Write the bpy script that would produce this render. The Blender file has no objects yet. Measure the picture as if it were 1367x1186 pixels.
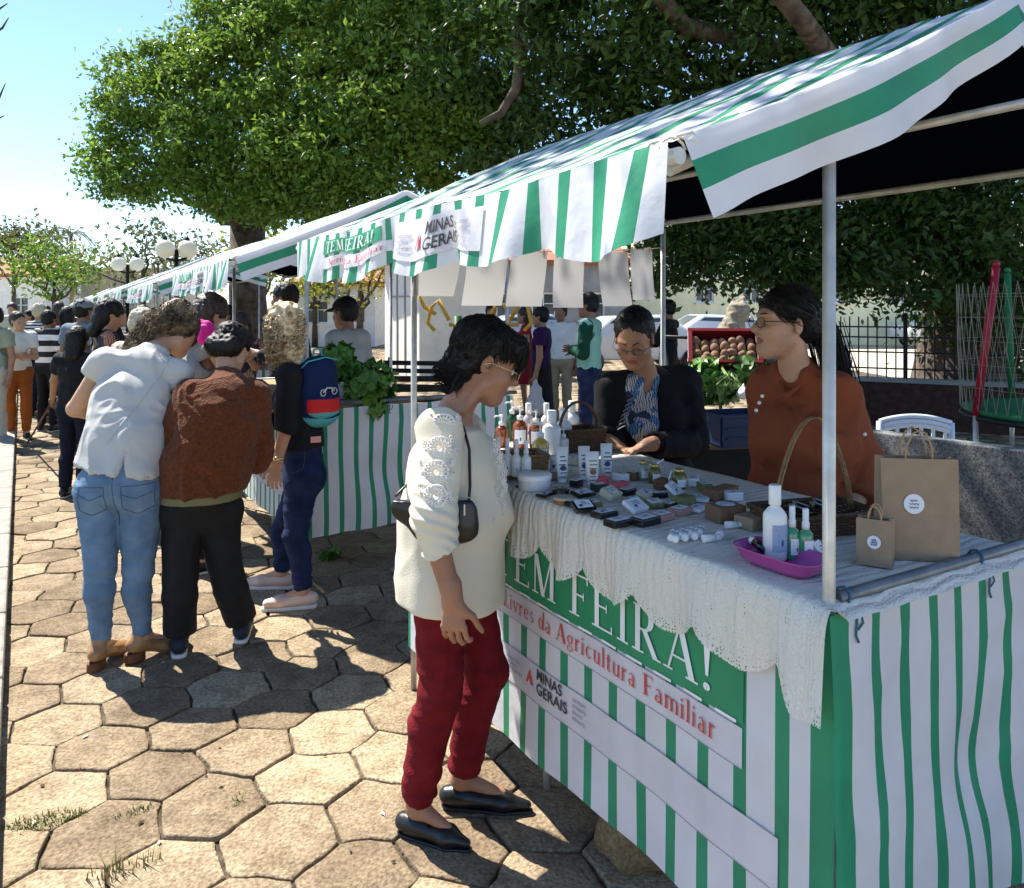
import bpy, bmesh, math, random
import numpy as np
from mathutils import Vector, Matrix, Euler
R = math.radians
random.seed(7); rng = np.random.default_rng(7)
scene = bpy.context.scene
# ---------------------------------------------------------------- camera
H = 1.56; F = 1050.0; CX = 683.0; HY = 415.0        # eye height, focal px, principal x, horizon row
cam = bpy.data.cameras.new('camera'); camo = bpy.data.objects.new('camera', cam)
scene.collection.objects.link(camo); scene.camera = camo
camo.location = (0, 0, H); camo.rotation_euler = (R(90), 0, 0)
cam.sensor_width = 36; cam.lens = 36*F/1367; cam.shift_y = -178/1367; cam.clip_start = .05; cam.clip_end = 2000
# ---------------------------------------------------------------- sky and sun
SUN = Vector((-.56, .46, 1.0)).normalized()
w = bpy.data.worlds.new('World'); scene.world = w; w.use_nodes = True
nt = w.node_tree; bg = nt.nodes['Background']
sky = nt.nodes.new('ShaderNodeTexSky'); sky.sky_type = 'NISHITA'; sky.sun_disc = False
sky.sun_elevation = math.asin(SUN.z); sky.sun_rotation = math.atan2(SUN.x, SUN.y)
sky.air_density = 1.0; sky.dust_density = 0.1; sky.ozone_density = 4.0; sky.altitude = 800
nt.links.new(sky.outputs[0], bg.inputs[0]); bg.inputs[1].default_value = .105
sl = bpy.data.lights.new('sun', 'SUN'); sl.energy = 5.0; sl.angle = R(.5); sl.color = (1, .95, .85)
so = bpy.data.objects.new('sun', sl); scene.collection.objects.link(so)
so.rotation_euler = SUN.to_track_quat('Z', 'Y').to_euler(); so.location = (-20, 25, 40)
scene.view_settings.view_transform = 'Standard'; scene.view_settings.look = 'None'
scene.view_settings.exposure = 1.3; scene.view_settings.gamma = 1
scene.render.engine = 'CYCLES'
scene.cycles.max_bounces = 7; scene.cycles.transparent_max_bounces = 10
C = scene.collection
# ---------------------------------------------------------------- coordinates
def P(px, py, z=0.0):
    Y = F*(H-z)/(py-HY); return Vector(((px-CX)/F*Y, Y, z))
def D(px, py, Y): return Vector(((px-CX)/F*Y, Y, H-(py-HY)/F*Y))
RV = Vector((-.5103, .8600, 0)); PV = Vector((.8600, .5103, 0)); P0 = Vector((.615, 1.527, 0)); RZ = math.atan2(.5103, .86)
def S(t, q, z): return P0 + RV*t + PV*q + Vector((0, 0, z))
# ---------------------------------------------------------------- materials
_m = {}
def M(name, col, rough=.75, var=.12, vs=6, bump=0, bs=60, metal=0, trans=0, spec=.3, coat=0, two=None, sheen=0, detail=6):
    if name in _m: return _m[name]
    m = bpy.data.materials.new(name); _m[name] = m; m.use_nodes = True
    n = m.node_tree; b = n.nodes['Principled BSDF']; L = n.links.new
    b.inputs['Roughness'].default_value = rough; b.inputs['Metallic'].default_value = metal
    b.inputs['Specular IOR Level'].default_value = spec; b.inputs['Coat Weight'].default_value = coat
    if sheen: b.inputs['Sheen Weight'].default_value = sheen
    tc = n.nodes.new('ShaderNodeTexCoord')
    c = list(col)+[1]
    nz = n.nodes.new('ShaderNodeTexNoise'); nz.inputs['Scale'].default_value = vs; nz.inputs['Detail'].default_value = detail
    L(tc.outputs['Object'], nz.inputs['Vector'])
    rp = n.nodes.new('ShaderNodeValToRGB'); rp.color_ramp.elements[0].position = .3; rp.color_ramp.elements[1].position = .7
    lo = [x*(1-var) for x in col]; hi = [min(1, x*(1+var)) for x in col]
    if two: hi = two
    rp.color_ramp.elements[0].color = lo+[1] if isinstance(lo, list) else c
    rp.color_ramp.elements[1].color = list(hi)+[1]
    L(nz.outputs['Fac'], rp.inputs['Fac']); L(rp.outputs['Color'], b.inputs['Base Color'])
    if bump:
        n2 = n.nodes.new('ShaderNodeTexNoise'); n2.inputs['Scale'].default_value = bs; n2.inputs['Detail'].default_value = 4
        L(tc.outputs['Object'], n2.inputs['Vector'])
        bp = n.nodes.new('ShaderNodeBump'); bp.inputs['Strength'].default_value = bump; bp.inputs['Distance'].default_value = .01
        L(n2.outputs['Fac'], bp.inputs['Height']); L(bp.outputs['Normal'], b.inputs['Normal'])
    if trans:
        t = n.nodes.new('ShaderNodeBsdfTranslucent'); L(rp.outputs['Color'], t.inputs['Color'])
        mx = n.nodes.new('ShaderNodeMixShader'); mx.inputs[0].default_value = trans
        L(b.outputs[0], mx.inputs[1]); L(t.outputs[0], mx.inputs[2]); L(mx.outputs[0], n.nodes['Material Output'].inputs['Surface'])
    return m
def glass(name, col, rough=.05, alpha=None):
    if name in _m: return _m[name]
    m = M(name, col, rough, var=.02); n = m.node_tree; t = n.nodes.new('ShaderNodeBsdfTransparent'); t.inputs[0].default_value = list(col)+[1]
    x = n.nodes.new('ShaderNodeMixShader'); x.inputs[0].default_value = .06; n.links.new(t.outputs[0], x.inputs[1]); n.links.new(n.nodes['Principled BSDF'].outputs[0], x.inputs[2]); n.links.new(x.outputs[0], n.nodes['Material Output'].inputs['Surface'])
    return m
GREEN = (.042, .345, .185); WHITE = (.87, .87, .92)
m_white = M('stripe_white', WHITE, .5, .07, 5, .55, 11, trans=.38, spec=.35)
m_green = M('stripe_green', GREEN, .5, .16, 5, .55, 11, trans=.38, spec=.35)
m_roofshade = M('canopy_shade', (.003, .004, .010), 1.0, .1, 5, spec=0)  # near-black colour standing in for the shade under the canopy
m_steel = M('galvanised_steel', (.55, .53, .48), .38, .22, 14, .1, 120, metal=.35, spec=.5)
m_steeld = M('dull_steel_tube', (.17, .18, .19), .38, .3, 14, .1, 120, metal=.5, spec=.5)
m_black = M('black_cloth', (.008, .008, .010), .85, .25, 20, .3, 180)
# ---------------------------------------------------------------- object helpers
def link(name, me, mats=(), parent=None):
    o = bpy.data.objects.new(name, me); C.objects.link(o)
    for m in mats: me.materials.append(m)
    if parent: o.parent = parent
    return o
def tag(o, label=None, cat=None, group=None, kind=None):
    if label: o['label'] = label
    if cat: o['category'] = cat
    if group: o['group'] = group
    if kind: o['kind'] = kind
    return o
def thing(name, label, cat, loc=(0, 0, 0), rz=0, group=None):
    o = bpy.data.objects.new(name, None); C.objects.link(o); o.location = loc; o.rotation_euler = (0, 0, rz)
    o.empty_display_size = .05
    return tag(o, label, cat, group)
def np_mesh(name, V, Fc, smooth=True):
    me = bpy.data.meshes.new(name); V = np.asarray(V, np.float32); Fc = np.asarray(Fc, np.int32)
    k = Fc.shape[1]; n = len(Fc)
    me.vertices.add(len(V)); me.vertices.foreach_set('co', V.ravel())
    me.loops.add(n*k); me.loops.foreach_set('vertex_index', Fc.ravel())
    me.polygons.add(n); me.polygons.foreach_set('loop_start', np.arange(0, n*k, k, dtype=np.int32))
    me.polygons.foreach_set('use_smooth', np.full(n, smooth)); me.update(calc_edges=True)
    return me
class MB:
    def __init__(s): s.v = []; s.f = []; s.m = []; s.sm = []
    def add(s, vs, fs, m=0, sm=False):
        k = len(s.v); s.v += [tuple(v) for v in vs]
        for f in fs: s.f.append([k+i for i in f]); s.m.append(m); s.sm.append(sm)
        return s
    def box(s, c, d, rz=0, m=0, bev=0, rot=None):
        hx, hy, hz = d[0]/2, d[1]/2, d[2]/2
        mt = rot if rot is not None else Matrix.Rotation(rz, 3, 'Z'); c = Vector(c)
        b = min(bev, hx*.45, hy*.45, hz*.45)
        if b <= 0:
            vs = [c+mt@Vector((x, y, z)) for x in (-hx, hx) for y in (-hy, hy) for z in (-hz, hz)]
            return s.add(vs, [(0, 1, 3, 2), (4, 6, 7, 5), (0, 4, 5, 1), (2, 3, 7, 6), (0, 2, 6, 4), (1, 5, 7, 3)], m)
        bm = bmesh.new(); bmesh.ops.create_cube(bm, size=1)
        for v in bm.verts: v.co = Vector((v.co.x*d[0], v.co.y*d[1], v.co.z*d[2]))
        bmesh.ops.bevel(bm, geom=list(bm.edges), offset=b, segments=2, affect='EDGES', profile=.5)
        bm.verts.ensure_lookup_table()
        s.add([c+mt@v.co for v in bm.verts], [[v.index for v in f.verts] for f in bm.faces], m, False); bm.free(); return s
    def tube(s, pts, r, n=8, m=0, caps=True, sm=True):
        pts = [Vector(p) for p in pts]; rs = r if isinstance(r, (list, tuple)) else [r]*len(pts)
        vs = []; fs = []; prev = None
        for i, p in enumerate(pts):
            d = (pts[min(i+1, len(pts)-1)]-pts[max(i-1, 0)])
            if d.length < 1e-9: d = Vector((0, 0, 1))
            d.normalize()
            if prev is None:
                a = d.orthogonal().normalized()
            else:
                a = prev-d*prev.dot(d)
                a = a.normalized() if a.length > 1e-6 else d.orthogonal().normalized()
            prev = a; b = d.cross(a)
            for k in range(n):
                an = 2*math.pi*k/n; vs.append(p+(a*math.cos(an)+b*math.sin(an))*rs[i])
        for i in range(len(pts)-1):
            for k in range(n): fs.append((i*n+k, i*n+(k+1) % n, (i+1)*n+(k+1) % n, (i+1)*n+k))
        s.add(vs, fs, m, sm)
        if caps:
            k0 = len(s.v)-len(vs)
            s.f += [[k0+i for i in range(n)][::-1], [k0+len(vs)-n+i for i in range(n)]]; s.m += [m, m]; s.sm += [False, False]
        return s
    def lathe(s, prof, c=(0, 0, 0), n=16, m=0, sm=True, sx=1, sy=1, rot=None):
        c = Vector(c); mt = rot or Matrix.Identity(3); vs = []; fs = []
        for r, z in prof:
            for k in range(n):
                a = 2*math.pi*k/n; vs.append(c+mt@Vector((r*math.cos(a)*sx, r*math.sin(a)*sy, z)))
        L = len(prof)
        for i in range(L-1):
            for k in range(n): fs.append((i*n+k, i*n+(k+1) % n, (i+1)*n+(k+1) % n, (i+1)*n+k))
        fs.append(tuple(range(n))[::-1]); fs.append(tuple((L-1)*n+k for k in range(n)))
        return s.add(vs, fs, m, sm)
    def sphere(s, c, r, n=12, m=0, sc=(1, 1, 1), rot=None):
        prof = [(max(1e-4, math.sin(math.pi*i/n))*r, -math.cos(math.pi*i/n)*r*sc[2]) for i in range(n+1)]
        return s.lathe(prof, c, n+4, m, True, sc[0], sc[1], rot)
    def build(s, name, mats, parent=None, world=False, label=None):
        me = bpy.data.meshes.new(name)
        vs = s.v
        if world and parent is not None:
            inv = (Matrix.Translation(parent.location) @ parent.rotation_euler.to_matrix().to_4x4()).inverted()
            vs = [tuple(inv@Vector(v)) for v in vs]
        me.from_pydata(vs, [], s.f); me.polygons.foreach_set('material_index', s.m); me.polygons.foreach_set('use_smooth', s.sm)
        if not isinstance(mats, (list, tuple)): mats = [mats]
        o = link(name, me, mats, parent)
        if label: o['label'] = label
        return o
    def solo(s, name, mats, label, cat, group=None, loc=None):
        if loc is None:
            a = np.array(s.v); loc = (float(a[:, 0].mean()), float(a[:, 1].mean()), float(a[:, 2].min()))
        l = Vector(loc); s.v = [tuple(Vector(v)-l) for v in s.v]
        o = s.build(name, mats); o.location = l; return tag(o, label, cat, group)
def gridmesh(name, us, vs, fn, mats, matfn=None, parent=None, smooth=True):
    nu, nv = len(us), len(vs)
    V = [tuple(fn(u, v)) for v in vs for u in us]; Fc = [(j*nu+i, j*nu+i+1, (j+1)*nu+i+1, (j+1)*nu+i) for j in range(nv-1) for i in range(nu-1)]
    me = np_mesh(name, V, Fc, smooth)
    if matfn: me.polygons.foreach_set('material_index', [matfn((us[i]+us[i+1])/2, (vs[j]+vs[j+1])/2) for j in range(nv-1) for i in range(nu-1)])
    uv = me.uv_layers.new(name='UVMap'); co = []
    for f in Fc:
        for i in f: co += [us[i % nu], vs[i//nu]]
    uv.data.foreach_set('uv', co)
    return link(name, me, mats, parent)
def copy_tree(o, parent=None, skip=()):
    c = o.copy(); C.objects.link(c)
    if parent: c.parent = parent
    for ch in [x for x in bpy.data.objects if x.parent == o]:
        if ch.name.split('.')[0] in skip: continue
        copy_tree(ch, c, skip)
    return c
# ---------------------------------------------------------------- numpy noise
def _h(i, j, k, s):
    n = (i*73856093) ^ (j*19349663) ^ (k*83492791) ^ (s*2654435)
    n = (n ^ (n >> 13))*1274126177 & 0x7fffffff
    n = (n ^ (n >> 16)) & 0xffff
    return n/32767.5-1
def vn(p, s=0):
    p = np.asarray(p, np.float64); i = np.floor(p).astype(np.int64); f = p-i; f = f*f*(3-2*f)
    r = 0
    for a in (0, 1):
        for b in (0, 1):
            for c in (0, 1):
                wt = (f[:, 0] if a else 1-f[:, 0])*(f[:, 1] if b else 1-f[:, 1])*(f[:, 2] if c else 1-f[:, 2])
                r = r+wt*_h(i[:, 0]+a, i[:, 1]+b, i[:, 2]+c, s)
    return r
# ---------------------------------------------------------------- implicit bodies (smooth union on a grid, surface nets)
def seg(a, b, ra, rb=None, u=None, s=1, s2=None, k=.02): return ('seg', Vector(a), Vector(b), ra, ra if rb is None else rb, u, s, s if s2 is None else s2, k, 1)
def ell(c, r, rot=None, k=.02): return ('ell', Vector(c), Vector(r), rot, k, 1)
def sub(p, k=.008): p = list(p); p[-1] = -1; p[-2] = k; return tuple(p)
def cut(c, n, r): return ('cut', Vector(c), Vector(n).normalized(), r)
def _bb(p):
    if p[0] == 'seg':
        m = max(p[3]*max(1, p[6]), p[4]*max(1, p[7])); a = np.minimum(p[1], p[2])-m; b = np.maximum(p[1], p[2])+m
    else:
        m = max(p[2]); a = np.array(p[1])-m; b = np.array(p[1])+m
    return a, b
def sdf(prims, h, disp=None, smooth=0):
    bs = [_bb(p) for p in prims if p[0] != 'cut' and p[-1] == 1]
    lo = np.min([b[0] for b in bs], 0)-3*h; hi = np.max([b[1] for b in bs], 0)+3*h
    n = np.ceil((hi-lo)/h).astype(int)+1
    G = np.full(n, .2, np.float32)
    ax = [lo[i]+h*np.arange(n[i]) for i in range(3)]
    for p in prims:
        if p[0] == 'cut': a = np.array(p[1])-p[3]; b = np.array(p[1])+p[3]
        else:
            a, b = _bb(p); mg = p[-2]+3*h; a = a-mg; b = b+mg
        i0 = np.clip(np.floor((a-lo)/h).astype(int), 0, n-1); i1 = np.clip(np.ceil((b-lo)/h).astype(int)+1, 1, n)
        if (i1 <= i0).any(): continue
        X = ax[0][i0[0]:i1[0], None, None].astype(np.float32); Y = ax[1][None, i0[1]:i1[1], None].astype(np.float32); Z = ax[2][None, None, i0[2]:i1[2]].astype(np.float32)
        sl_ = G[i0[0]:i1[0], i0[1]:i1[1], i0[2]:i1[2]]
        if p[0] == 'cut':
            c, nn = p[1], p[2]; d = (X-c.x)*nn.x+(Y-c.y)*nn.y+(Z-c.z)*nn.z
            rr = (X-c.x)**2+(Y-c.y)**2+(Z-c.z)**2
            sl_[...] = np.where(rr < p[3]**2, np.maximum(sl_, d), sl_); continue
        if p[0] == 'seg':
            _, A, B, ra, rb, u, s1, s2, k, sg = p; ab = B-A; l2 = max(ab.length_squared, 1e-9)
            dx, dy, dz = X-A.x, Y-A.y, Z-A.z
            t = np.clip((dx*ab.x+dy*ab.y+dz*ab.z)/l2, 0, 1)
            dx = dx-t*ab.x; dy = dy-t*ab.y; dz = dz-t*ab.z; r = ra+(rb-ra)*t
            q = dx*dx+dy*dy+dz*dz
            if u is not None:
                wu = dx*u.x+dy*u.y+dz*u.z; sc = s1+(s2-s1)*t; q = q-wu*wu*(1-1/(sc*sc))
            d = np.sqrt(np.maximum(q, 0))-r
        else:
            _, c, r, rot, k, sg = p; dx, dy, dz = X-c.x, Y-c.y, Z-c.z
            if rot is not None:
                m = rot
                dx, dy, dz = (dx*m[0][0]+dy*m[1][0]+dz*m[2][0]), (dx*m[0][1]+dy*m[1][1]+dz*m[2][1]), (dx*m[0][2]+dy*m[1][2]+dz*m[2][2])
            k0 = np.sqrt((dx/r.x)**2+(dy/r.y)**2+(dz/r.z)**2); k1 = np.sqrt((dx/r.x**2)**2+(dy/r.y**2)**2+(dz/r.z**2)**2)+1e-6
            d = k0*(k0-1)/k1
        if sg == 1:
            hh = np.clip(.5+.5*(sl_-d)/k, 0, 1); sl_[...] = sl_*(1-hh)+d*hh-k*hh*(1-hh)
        else:
            hh = np.clip(.5-.5*(sl_+d)/k, 0, 1); sl_[...] = sl_*(1-hh)+(-d)*hh+k*hh*(1-hh)
    Sg = G < 0
    cnt = sum(Sg[a:n[0]-1+a, b:n[1]-1+b, c:n[2]-1+c].astype(np.uint8) for a in (0, 1) for b in (0, 1) for c in (0, 1))
    act = (cnt > 0) & (cnt < 8); I = np.argwhere(act); idx = np.full(act.shape, -1, np.int32); idx[act] = np.arange(len(I))
    pos = np.zeros((len(I), 3)); ct = np.zeros(len(I))
    cs = [(a, b, c) for a in (0, 1) for b in (0, 1) for c in (0, 1)]
    for a in cs:
        for b in cs:
            if sum(abs(x-y) for x, y in zip(a, b)) == 1 and a < b:
                da = G[I[:, 0]+a[0], I[:, 1]+a[1], I[:, 2]+a[2]]; db = G[I[:, 0]+b[0], I[:, 1]+b[1], I[:, 2]+b[2]]
                m = (da < 0) != (db < 0); t = np.where(m, da/np.where(m, da-db, 1), 0)
                pp = np.array(a)+(np.array(b)-np.array(a))*t[:, None]; pos[m] += pp[m]; ct[m] += 1
    V = lo+h*(I+pos/ct[:, None]); Fs = []
    for axx in range(3):
        o1, o2 = [(1, 2), (2, 0), (0, 1)][axx]
        e = np.take(Sg, range(0, n[axx]-1), axx) != np.take(Sg, range(1, n[axx]), axx)
        E = np.argwhere(e); E = E[(E[:, o1] > 0) & (E[:, o2] > 0) & (E[:, o1] < n[o1]-1) & (E[:, o2] < n[o2]-1)]
        ins = Sg[E[:, 0], E[:, 1], E[:, 2]]
        def cell(d1, d2):
            q = E.copy(); q[:, o1] -= d1; q[:, o2] -= d2; return idx[q[:, 0], q[:, 1], q[:, 2]]
        Q = np.stack([cell(1, 1), cell(0, 1), cell(0, 0), cell(1, 0)], 1)
        Q[~ins] = Q[~ins][:, ::-1]; Fs.append(Q)
    Fc = np.concatenate(Fs)
    for _ in range(smooth):
        acc = np.zeros_like(V); c2 = np.zeros(len(V))
        for a in range(4):
            x, y = Fc[:, a], Fc[:, (a+1) % 4]
            for ch in range(3):
                acc[:, ch] += np.bincount(x, V[y, ch], len(V)); 
            c2 += np.bincount(x, minlength=len(V))
        V = V*.4+.6*acc/np.maximum(c2, 1)[:, None]
    if disp is not None:
        fn = np.cross(V[Fc[:, 2]]-V[Fc[:, 0]], V[Fc[:, 3]]-V[Fc[:, 1]]); N = np.zeros_like(V)
        for a in range(4):
            for ch in range(3): N[:, ch] += np.bincount(Fc[:, a], fn[:, ch], len(V))
        N /= np.linalg.norm(N, axis=1)[:, None]+1e-9
        V = V+N*disp(V, N)[:, None]
    return V, Fc
def folds(amp, sx=9, sz=9, seed=0, fine=.35):
    def f(V, N):
        q = V*np.array([sx, sx, sz]); wv = np.stack([vn(V*5, seed+5), vn(V*5+9, seed+6), vn(V*5+3, seed+7)], 1)
        a = 1-2*np.abs(vn(q+wv*1.2, seed)); b = 1-2*np.abs(vn(q*2.3+wv*2, seed+1))
        return amp*(a*.7+b*fine)-amp*.3
    return f
def sdfobj(name, prims, h, mat, parent, loc, disp=None, smooth=0, matfn=None):
    V, Fc = sdf(prims, h, disp, smooth)
    me = np_mesh(name, V-np.array(loc), Fc)
    mats = mat if isinstance(mat, (list, tuple)) else [mat]
    if matfn is not None: me.polygons.foreach_set('material_index', np.asarray(matfn(V[Fc].mean(1)), np.int32))
    return link(name, me, mats, parent)

from mathutils.bvhtree import BVHTree
def surf_tube(o, lines_, r, mat, name, d=(0, 1, 0), off=.0008, start=-2.0):
    """seams and pocket stitching laid on the skin of a garment: lines of (x, z) in its own space, cast along d"""
    bv = BVHTree.FromPolygons([v.co.copy() for v in o.data.vertices], [tuple(p.vertices) for p in o.data.polygons]); D_ = Vector(d).normalized(); mb = MB()
    for ln in lines_:
        pts = []
        for i in range(len(ln)-1):
            for k in range(6): pts.append(Vector(ln[i]).lerp(Vector(ln[i+1]), k/6))
        pts.append(Vector(ln[-1])); hit = []
        side_ = D_.cross(Vector((0, 0, 1))).normalized()
        for p in pts:
            h, n_, _, _ = bv.ray_cast(side_*p.x+Vector((0, 0, p.y))+D_*start, D_)
            if h is not None: hit.append(h-D_*off)
        if len(hit) > 2: mb.tube(hit, r, 4)
    return mb.build(name, mat, o) if mb.v else None

def crease(o, amp, sc, seed=0):
    """small irregular creases pressed into a hanging sheet"""
    me = o.data; a = np.empty(len(me.vertices)*3, np.float32); me.vertices.foreach_get('co', a); a = a.reshape(-1, 3); nr = np.empty(len(a)*3, np.float32); me.vertex_normals.foreach_get('vector', nr); nr = nr.reshape(-1, 3)
    w_ = np.stack([vn(a*3, seed+1), vn(a*3, seed+2), vn(a*3, seed+3)], 1)
    d = amp*(1-2*np.abs(vn(a*sc+w_*1.5, seed)))+amp*.5*(1-2*np.abs(vn(a*sc*2.3+w_*2, seed+4)))
    me.vertices.foreach_set('co', (a+nr*d[:, None]).astype(np.float32).ravel()); me.update()
# ---------------------------------------------------------------- people
def V3(*a): return Vector(a)
def std(loc, yaw, h=1.65, w=1.0, lean=0.0, nod=0.0, turn=0.0, arms=('down', 'down'), step=0.0, side=0.0):
    """joints of a standing person, world coordinates; yaw: heading in degrees, 0 = away from the camera, 90 = to the left"""
    s = h/1.65; J = {}
    L = dict(pel=(0, 0, .93), wai=(0, 0, 1.04), che=(0, .0, 1.21), nb=(0, -.015, 1.375), hd=(0, .02, 1.53))
    for k, v in L.items():
        z = v[2]; dl = max(0, z-.93); J[k] = V3(v[0]+side*dl, v[1]+lean*dl*(1+.3*dl), z-abs(lean)*dl*.25)
    for sd, x in (('L', -1), ('R', 1)):
        sh = J['nb']+V3(x*.165*w, 0, -.045); J['sh'+sd] = sh
        J['hp'+sd] = V3(x*.085*w, 0, .86); st = step*x
        J['kn'+sd] = V3(x*.09, .02+st*.5, .47); J['an'+sd] = V3(x*.09, -.02+st, .085); J['to'+sd] = V3(x*.115, .14+st, .03)
        m = arms[0] if sd == 'L' else arms[1]
        if m == 'down': el = sh+V3(x*.05, -.02, -.28); wr = el+V3(x*.01, .05, -.235)
        elif m == 'bend': el = sh+V3(x*.06, -.03, -.27); wr = el+V3(-x*.06, .21, .03)
        elif m == 'fold': el = sh+V3(x*.05, .02, -.27); wr = el+V3(-x*.20, .17, .03)
        elif m == 'up': el = sh+V3(x*.07, .12, -.22); wr = el+V3(-x*.05, .14, .17)
        elif m == 'fwd': el = sh+V3(x*.04, .12, -.24); wr = el+V3(-x*.03, .20, -.06)
        elif m == 'out': el = sh+V3(x*.13, .10, -.21); wr = el+V3(x*.10, .12, -.17)
        J['el'+sd] = el; J['wr'+sd] = wr
    rot = Matrix.Rotation(R(yaw), 3, 'Z')
    for k in list(J): J[k] = rot@(J[k]*s)+Vector((loc[0], loc[1], 0))
    hr = rot@Matrix.Rotation(R(turn), 3, 'Z')@Matrix.Rotation(-R(nod), 3, 'X')
    J['hf'] = hr@V3(0, 1, 0); J['hu'] = hr@V3(0, 0, 1); J['s'] = s; J['w'] = w
    return J
def HM(J):
    f = J['hf'].normalized(); u = (J['hu']-f*J['hu'].dot(f)).normalized(); r = f.cross(u)
    return Matrix(((r.x, f.x, u.x), (r.y, f.y, u.y), (r.z, f.z, u.z)))
def head_prims(J, face=1):
    m = HM(J); s = J['s']; c = J['hd']
    T = lambda x, y, z: c+m@V3(x, y, z)*s
    E = lambda p, r, k=.02: ell(T(*p), V3(*r)*s, m, k)
    ux = m@V3(1, 0, 0)
    pr = [E((0, -.012, .03), (.074, .094, .086)), E((0, .028, -.03), (.061, .066, .086), .03), seg(T(0, .062, -.094), T(0, .05, -.08), .02*s, .03*s, k=.03),
          seg(J['nb']+V3(0, 0, -.01), T(0, -.022, -.06), .053*s, .049*s, k=.018)]
    for x in (-1, 1):
        pr.append(seg(T(x*.05, .02, -.06), T(x*.015, .065, -.092), .02*s, .018*s, k=.03))
    if face:
        pr.append(seg(T(0, .086, .016), T(0, .110, -.024), .0075*s, .0115*s, k=.010))
        for x in (-1, 1):
            pr += [seg(T(x*.012, .097, -.031), T(x*.010, .094, -.031), .008*s, k=.006), seg(T(x*.012, .085, .026), T(x*.045, .07, .024), .010*s, k=.014),
                   seg(T(x*.036, .058, -.028), T(x*.034, .052, -.035), .028*s, k=.02),
                   ell(T(x*.078, -.008, -.006), V3(.008, .019, .031)*s, m@Matrix.Rotation(x*-.35, 3, 'Z'), .006),
                   sub(seg(T(x*.088, -.002, .000), T(x*.088, -.004, -.008), .010*s), .006),
                   sub(seg(T(x*.022, .094, .005), T(x*.042, .086, .004), .010*s), .012), ell(T(x*.031, .073, .003), V3(.0135, .0125, .0115)*s, m, .004)]
        pr += [sub(seg(T(-.02, .094, -.0605), T(.02, .094, -.0605), .004*s), .006),
               seg(T(-.017, .083, -.0555), T(.017, .083, -.0555), .0085*s, k=.006), seg(T(-.014, .083, -.067), T(.014, .083, -.067), .009*s, k=.006)]
    return pr
def hand_prims(w, d, n, th, cl=.35, s=1, spread=1.0):
    """w wrist, d direction to the knuckles, n the way the palm faces, th the thumb side"""
    d = d.normalized(); n = (n-d*n.dot(d)).normalized(); th = th.normalized(); th = (th-d*th.dot(d)-n*th.dot(n)).normalized(); s *= 1.02
    pr = [seg(w-d*.03, w+d*.02*s, .025*s, .02*s, th, 1.15, 1.3, k=.012), seg(w+d*.015*s, w+d*.08*s, .0135*s, .012*s, th, 1.9, 3.0, k=.012)]
    for off, ln, r in ((.030, .070, .0082), (.010, .079, .0085), (-.0105, .073, .0080), (-.0295, .056, .0072)):
        p = w+d*(.088-abs(off)*.18)*s+th*off*s; a = .15+cl*.35; L = [ln*.45, ln*.32, ln*.25]; dd = d+th*off*1.8*spread
        for i, l in enumerate(L):
            v = (dd.normalized()*math.cos(a)+n*math.sin(a)).normalized(); q = p+v*l*s
            pr.append(seg(p, q, (r-.0005*i)*s, (r-.0006*(i+1))*s, k=.0015 if i else .006)); p = q; a += cl*(.9+.1*i)
    b = w+d*.028*s+th*.022*s; v = (th*.75+d*.65+n*.25).normalized(); q = b+v*.042*s
    pr.append(seg(b, q, .0125*s, .0100*s, k=.01)); v = (th*.3+d*.9+n*.35).normalized(); q2 = q+v*.032*s
    pr += [seg(q, q2, .0098*s, .0085*s, k=.003), seg(q2, q2+(v+n*.25).normalized()*.024*s, .0085*s, .0068*s, k=.002)]
    return pr
def ushoulder(J): return (J['shR']-J['shL']).normalized()
def torso_p(J, off=0.0, bust=0, top=True, k=.03, lowk='pel', depth=1.0):
    s = J['s']; w = J['w']; u = ushoulder(J); hu_ = (J['hpR']-J['hpL']).normalized(); ms = (J['shL']+J['shR'])/2
    pr = [seg(J[lowk], J['wai'], (.102*depth*s+off), (.092*depth*s+off), hu_, 1.5*w, 1.4*w, k=k), seg(J['wai'], J['che'], .092*depth*s+off, .10*depth*s+off, u, 1.4*w, 1.42*w, k=k)]
    pr += [seg(J['che'], ms-V3(0, 0, .02), .10*s+off, .062*s+off, u, 1.42*w, 1.9*w, k=k), seg(J['shL'], J['shR'], .048*s+off, k=k)]
    for sd in 'LR': pr.append(seg(J['nb'].lerp(ms, .35), J['sh'+sd].lerp(ms, .15), .046*s+off*.7, .044*s+off*.8, k=k))
    if top: pr.append(seg(ms, J['nb']+V3(0, 0, .0), .062*s+off*.6, .05*s+off*.3, k=k))
    if bust:
        f = V3(-u.y, u.x, 0)*1.0
        for x in (-1, 1): pr.append(seg(J['che']+u*x*.065*s+f*bust*s, J['che']+u*x*.065*s+f*(bust-.02)*s, .058*s+off*.5, k=.04))
    return pr
def arm_p(J, sd, off=0.0, upto=2.0, k=.02, r=(.052, .042, .030)):
    sh, el, wr = J['sh'+sd], J['el'+sd], J['wr'+sd]; s = J['s']; a, b, c = [x*s+off for x in r]
    if upto <= 1: return [seg(sh, sh.lerp(el, upto), a, a+(b-a)*upto, k=k), cut(sh.lerp(el, upto-.04), el-sh, b*1.9)]
    q = [seg(sh, el, a, b, k=k), seg(el, el.lerp(wr, upto-1), b, b+(c-b)*(upto-1), k=k*.7)]
    return q+[cut(el.lerp(wr, upto-1-.02), wr-el, b*1.5)]
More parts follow.
